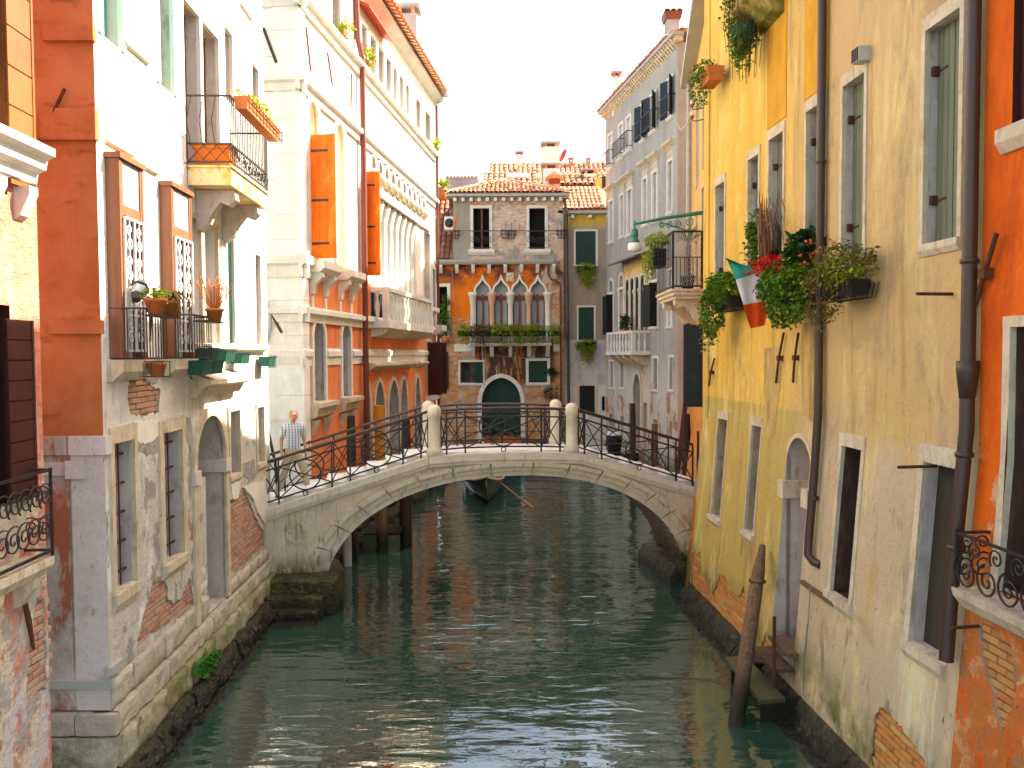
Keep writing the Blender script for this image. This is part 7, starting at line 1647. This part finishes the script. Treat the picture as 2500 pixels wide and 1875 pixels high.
# ================================================================ roofs behind
def roof_house(M_, label, w_, d_, zw, hr, wallm, nm='background_house'):
    t = thing(nm, label, 'house', M_); MB().box(0, w_, 0, d_, -1, zw).obj('wall', M[wallm], t)
    MB().add([(-.3, -.4, zw), (w_ + .3, -.4, zw), (w_ + .3, d_ / 2, zw + hr), (-.3, d_ / 2, zw + hr), (-.3, d_ + .4, zw), (w_ + .3, d_ + .4, zw)], [(0, 1, 2, 3), (3, 2, 5, 4), (0, 3, 4), (1, 5, 2)]).obj('roof_deck', M['tile_mass'], t)
    me = tile_mesh('roof_tile', .34, .9, M['tile'], 4); L = sqrt((d_ / 2 + .4) ** 2 + hr ** 2)
    rows = int(L / .72); cols = int((w_ + .5) / .36)
    while rows * cols > 300: cols -= 1
    tile_plane(t, (-.2, -.45, zw + .03), X, (0, d_ / 2 + .4, hr), cols, rows, me, (w_ + .5) / cols, L / rows, seed=int(w_ * 10))
    return t
Y1 = 60.0; pL, pR = on_y(1205, 450, Y1), on_y(1490, 450, Y1); zr2 = on_y(1300, 399, Y1 + 4).z; ze2 = on_y(1300, 452, Y1).z
roof_house(Matrix.Translation((pL.x, Y1, 0)), 'broad tiled roof rising behind the gothic house', pR.x - pL.x, 8, ze2, zr2 - ze2, 'far_white')
Y2 = 55.0; pL, pR = on_y(1190, 470, Y2), on_y(1310, 470, Y2); zr2 = on_y(1250, 421, Y2 + 3).z; ze2 = on_y(1250, 462, Y2).z
roof_house(Matrix.Translation((pL.x, Y2, 0)), 'lower tiled roof with skylight behind the hip roof', pR.x - pL.x, 6, ze2, zr2 - ze2, 'far_white')
p = on_y(1262, 428, Y2 + 1.2); sk = thing('skylight', 'pale blue skylight in the lower tiled roof', 'skylight', Matrix.Translation((p.x, Y2 + 1.2, p.z - .2)) @ Matrix.Rotation(.4, 4, 'X')); MB().box(-.75, .75, 0, 1.3, 0, .14).obj('frame', M['far_white'], sk); MB().box(-.65, .65, .1, 1.2, .13, .15).obj('pane', M['glass_pale'], sk)
Y3 = 52.0; pL, pR = on_y(1352, 470, Y3), on_y(1480, 470, Y3); ze3 = on_y(1400, 455, Y3).z
roof_house(Matrix.Translation((pL.x, Y3, 0)), 'white walled house with low tiled roof left of the grey palace', pR.x - pL.x + .6, 5, ze3, 1.3, 'far_white')
p = on_y(1468, 445, 50.5); bh = thing('background_house', 'small yellow wall with brown window beside the grey palace', 'house', Matrix.Translation((p.x, 50.5, 0))); MB().box(-.3, 1.6, 0, 1.2, -1, on_y(1468, 434, 50.5).z).obj('wall', M['far_yellow'], bh); z_ = on_y(1475, 450, 50.5).z; MB().box(.05, .6, -.05, .02, z_ - .5, z_ + .5).obj('shutter', M['maroon_shutter'], bh)
for (u, vt, vb, Yc, wd, cap, lab, mt) in ((1344, 352, 402, 59, 1.1, 'flat', 'big white chimney stack on the broad far roof', 'far_white'), (1345, 404, 450, 53.5, 1.0, 'flat', 'white square chimney in front of the broad far roof', 'far_white'), (1353, 440, 466, 50, .7, 'gable', 'small brick chimney with gabled tile cap behind the hip roof', 'tile_mass'), (1440, 416, 442, 53.5, .85, 'flat', 'low white dormer chimney by the grey palace', 'far_white'), (1394, 386, 402, 63, .35, 'flat', 'thin orange chimney pot on the far ridge, left one', 'tile_mass'), (1436, 386, 402, 63, .3, 'flat', 'thin orange chimney pot on the far ridge, right one', 'tile_mass'), (1268, 372, 396, 62, .5, 'flat', 'small white vent on the far ridge', 'far_white')):
    a_, c_ = on_y(u, vb + 8, Yc), on_y(u, vt, Yc); chimney(Matrix.Translation((a_.x, Yc, a_.z)), lab, wd, wd, max(.3, c_.z - a_.z - .3), cap, mt)
p = on_y(1374, 378, 57); t = thing('satellite_dish', 'round red satellite dish on a mast above the far roofs', 'satellite dish', Matrix.Translation(p)); MB().lathe([(0, .1), (.2, .09), (.4, .03), (.5, -.05), (.48, -.07), (.38, .0), (.2, .06), (0, .07)], n=18).obj('dish', M['dish'], t, Matrix.Rotation(-1.2, 4, 'Y') @ Matrix.Rotation(.3, 4, 'X')); MB().rod((-.25, .1, -1.4), (-.25, .1, .6), .05).obj('mast', M['far_white'], t)
p = on_y(1080, 450, 46.5); t = thing('roof_plant', 'bright palm-like green plant on the roof terrace at left', 'plant', Matrix.Translation((p.x, 46.5, p.z - .5))); g = MB()
for k in range(40):
    a = rn.uniform(0, 6.28); e = rn.uniform(.2, 1.3); L = rn.uniform(.6, .95); d = Vector((cos(a) * cos(e), sin(a) * cos(e), sin(e))); s_ = d.cross(Vector((0, 0, 1))).normalized() * .05; p0 = Vector((0, 0, .3)); m_ = p0 + d * L * .6; e_ = p0 + d * L + Vector((0, 0, -.2)); g.add([p0 - s_, p0 + s_, m_ + s_, m_ - s_, e_], [(0, 1, 2, 3), (3, 2, 4)])
g.obj('leaves', M['leaf_lime'], t, kind='stuff'); MB().lathe([(.2, -.4), (.28, .3)], n=10).obj('pot', M['terracotta'], t)
p = on_y(1128, 440, 50); t = thing('roof_terrace', 'grey corrugated parapet behind the old red roof', 'parapet', Matrix.Translation((p.x, 50, 0))); MB().box(-1.0, 1.0, 0, 1, 0, p.z + .15).obj('wall', M['mauve_stucco'], t)
for k in range(9): MB().prism_x([(-.05, p.z + .15), (1.05, p.z + .15), (1.05, p.z + .2), (-.05, p.z + .25)], -1.0 + k * .22, -.82 + k * .22).obj('coping_tile', M['tile_mass'], t)
# ================================================================ poles, boats
def pole(u, vt, vw, Yp, r, mat, label, tip=True, lean=(0, 0), bands=None):
    a = on_y(u, vt, Yp); t = thing('mooring_pole', label, 'pole', Matrix.Translation((a.x, Yp, 0)))
    h = a.z; MB().tube([(-lean[0], -lean[1], -1.4), (0, 0, 0), (lean[0] * .7, 0, h * .8), (lean[0], lean[1], h)], r, 12, rs=[r, r, r * .95, r * (.75 if tip else .95)]).obj('shaft', M[mat], t)
    if bands: MB().lathe([(r * 1.08, -.12), (r * 1.08, .12)], (lean[0] * .8, 0, h * .86), 12).obj('band', M[bands], t)
    return t
pole(857, 1015, 1100, 20.6, .13, 'wood_dark', 'dark square-topped mooring pole behind the bridge railing, left')
pole(925, 990, 1140, 23.5, .15, 'pole_orange', 'orange painted mooring pole before the salmon palace arcade', tip=False)
pole(991, 1018, 1110, 22.0, .14, 'wood_dark', 'dark mooring pole close to the bridge left post')
pole(846, 1185, 1300, 20.2, .11, 'pipe_grey', 'grey metal pile seen through the left of the bridge arch', tip=False)
pole(932, 1160, 1340, 21.6, .16, 'wood', 'brown timber pile seen through the bridge arch')
pole(988, 1160, 1330, 22.6, .16, 'wood_dark', 'dark timber pile in the arch beside the brown one')
pole(1545, 985, 1110, 31.0, .12, 'wood_dark', 'slim dark mooring pole before the grey palace'); pole(1598, 1035, 1140, 29.5, .14, 'wood', 'short brown mooring pole before the grey palace')
pole(1676, 1010, 1200, 22.5, .13, 'wood_dark', 'thick brown mooring pole close to the bridge right end')
t = thing('leaning_pole', 'thin wooden pole leaning on the white end wall by the walking man', 'pole', Matrix.Translation(on_y(672, 1130, 18.6)))
q = on_y(652, 1040, 18.9) - on_y(672, 1130, 18.6); MB().tube([(.04, 0, -.6), (0, 0, 0), q * .6, q * 1.3], .035, 8).obj('shaft', M['wood'], t)
# floating landing between the piles
p = on_z(958, 1262, .55); t = thing('small_jetty', 'short grey plank jetty between the piles under the arch', 'jetty', Matrix.Translation((p.x, 22.1, .45)))
for i in range(5): MB().box(-.5, .5, -.5 + i * .22, -.3 + i * .22, 0, .06).obj('plank', M['wood_dark'], t)
MB().box(-.5, .5, -.52, -.46, -.35, .0).obj('fascia', M['plank_green'], t)

def hull(L, B, Hh, bow=.5, stern=.3, n=18, rocker=.25):
    """lofted boat shell along +y, open on top"""
    mb = MB(); secs = []
    for i in range(n + 1):
        t = i / n; s = 2 * t - 1
        w_ = B / 2 * max(.02, (1 - abs(s) ** 2.4)); zt = Hh + (bow if s > 0 else stern) * abs(s) ** 3; zb = -.12 + rocker * abs(s) ** 3
        secs.append([(-w_, L * s / 2, zt), (-w_ * .86, L * s / 2, (zt + zb) * .45), (-w_ * .5, L * s / 2, zb + .03), (0, L * s / 2, zb), (w_ * .5, L * s / 2, zb + .03), (w_ * .86, L * s / 2, (zt + zb) * .45), (w_, L * s / 2, zt)])
    m = 7; vs = [p for s in secs for p in s]
    mb.add(vs, [(i * m + j, i * m + j + 1, (i + 1) * m + j + 1, (i + 1) * m + j) for i in range(n) for j in range(m - 1)], 0, True)
    return mb, secs
# gondola beyond the bridge, stern towards us
gp = on_z(1168, 1222, 0)
GO = thing('gondola', 'black gondola with red and yellow cushions just beyond the arch', 'gondola', T(gp.x + .05, gp.y + 3.6, .0, .06))
mb, secs = hull(9.0, 1.7, .55, .8, .45); mb.obj('hull', M['hull'], GO)
g = MB()
for s in (0, 6): g.tube([secs[i][s] for i in range(len(secs))], .035, 6)
g.obj('gunwale', M['white_paint'], GO)
MB().add([tuple(Vector(p) * 1 - Vector((0, 0, .12))) for i in range(3, 16) for p in (secs[i][0], secs[i][6])], [(2 * k, 2 * k + 1, 2 * k + 3, 2 * k + 2) for k in range(12)]).obj('floor_deck', M['red_wood'], GO)
MB().box(-.35, .0, -3.2, -2.7, .38, .72, c=.05).obj('cushion', M['blue_cloth'], GO); MB().box(.02, .4, -3.3, -2.8, .4, .85, c=.06).obj('cushion', M['yellow_cloth'], GO); MB().box(.12, .45, -2.75, -2.3, .45, .95, c=.06).obj('cushion', M['red_cloth'], GO)
MB().tube([(0, -4.5, .9), (0, -4.65, 1.2), (.0, -4.5, 1.35)], .04, 6).obj('stern_iron', M['iron'], GO)
pa, pb = on_y(1222, 1178, gp.y + .9), on_z(1296, 1236, 0)
OA = thing('oar', 'long varnished oar slanting into the water from the gondola', 'oar', Matrix.Translation(pb)); q = pa - pb
MB().tube([-q * .12, (0, 0, 0), q * .3, q * 1.5], .03, 8, rs=[.06, .05, .028, .028]).obj('shaft', M['oar'], OA)
# moored motor boat on the right with covered engine
bp_ = on_z(1480, 1165, 0); YBt = 38.0
MBt = thing('motor_boat', 'white motor boat with black covered outboard moored at the right', 'boat', T(on_y(1468, 1100, YBt).x, YBt + 1.2, 0, 1.1))
mb, secs = hull(5.2, 1.7, .62, .35, .1); mb.obj('hull', M['hull'], MBt); g = MB()
for s in (0, 6): g.tube([secs[i][s] for i in range(len(secs))], .06, 6)
g.obj('gunwale', M['white_paint'], MBt)
MB().add([tuple(Vector(p) - Vector((0, 0, .06))) for i in range(2, 17) for p in (secs[i][0], secs[i][6])], [(2 * k, 2 * k + 1, 2 * k + 3, 2 * k + 2) for k in range(14)]).obj('deck', M['white_paint'], MBt)
p = on_y(1500, 1094, YBt - .2); EN = thing('outboard_engine', 'black fabric covered outboard engine on the moored motor boat', 'engine', Matrix.Translation(p)); MB().lathe([(.20, -.75), (.22, -.3), (.24, 0), (.27, .3), (.28, .62), (.2, .78), (0, .82)], n=14, sx=1.35, sy=1.4).obj('cover', M['black_cover'], EN); MB().lathe([(.275, .6), (.29, .66), (.21, .8)], n=14, sx=1.35, sy=1.4).obj('cap', M['white_paint'], EN)
# blue covered boat on the far side, seen through the middle rails
bb = thing('covered_boat', 'low boat under a blue tarpaulin before the landing stage', 'boat', T(fx(1210), 38.6, 0, pi / 2)); mb, secs = hull(6.5, 1.6, .45, .25, .1); mb.obj('hull', M['hull'], bb)
MB().add([tuple(Vector(p) + Vector((0, 0, .02 + (.18 if 3 < i < 15 else 0)))) for i in range(0, 19) for p in (secs[i][0], (0, secs[i][0][1], secs[i][0][2] + .2), secs[i][6])], [(3 * k + j, 3 * k + j + 1, 3 * k + j + 4, 3 * k + j + 3) for k in range(18) for j in range(2)], 0, True).obj('tarpaulin', M['blue_cloth'], bb)
b2 = thing('rowing_boat', 'small boat with white cloth moored before the gothic house at left', 'boat', T(fx(1140), 37.5, 0, .4)); mb, secs = hull(4.2, 1.3, .4, .2, .1); mb.obj('hull', M['plank_green'], b2); MB().lathe([(.5, 0), (.42, .25), (.15, .42), (0, .45)], (0, -.6, .3), 10).obj('white_cloth', M['white_paint'], b2)

# cables
for i, (pts, lab) in enumerate((([(1100, 610), (1108, 720), (1122, 830)], 'thin cable drooping down the left of the gothic house'), ([(1118, 872), (1190, 865), (1260, 874), (1345, 874)], 'thin cable strung across the wall above the gothic door'))):
    q = [GF.px(*p) for p in pts]; c_ = thing('cable', lab, 'cable', GF.M @ T(q[0][0], -.16, q[0][1])); MB().tube([(a - q[0][0], 0, b_ - q[0][1]) for a, b_ in q], .014, 5).obj('wire', M['cable'], c_); MB().lathe([(.03, -.03), (.03, .03)], n=8).obj('clip', M['iron'], c_)
pa, pb = on_y(1692, 255, 19.0), on_y(1652, 300, 33.2); c_ = thing('cable', 'thin white cable looping from the porcelain insulators', 'cable', Matrix.Translation(pa)); d_ = pb - pa
MB().tube([(0, 0, 0), d_ * .3 + Vector((0, 0, -.35)), d_ * .65 + Vector((0, 0, -.4)), d_], .012, 5).obj('wire', M['white_iron'], c_); MB().lathe([(.02, -.02), (.02, .02)], n=8).obj('clip', M['iron'], c_)
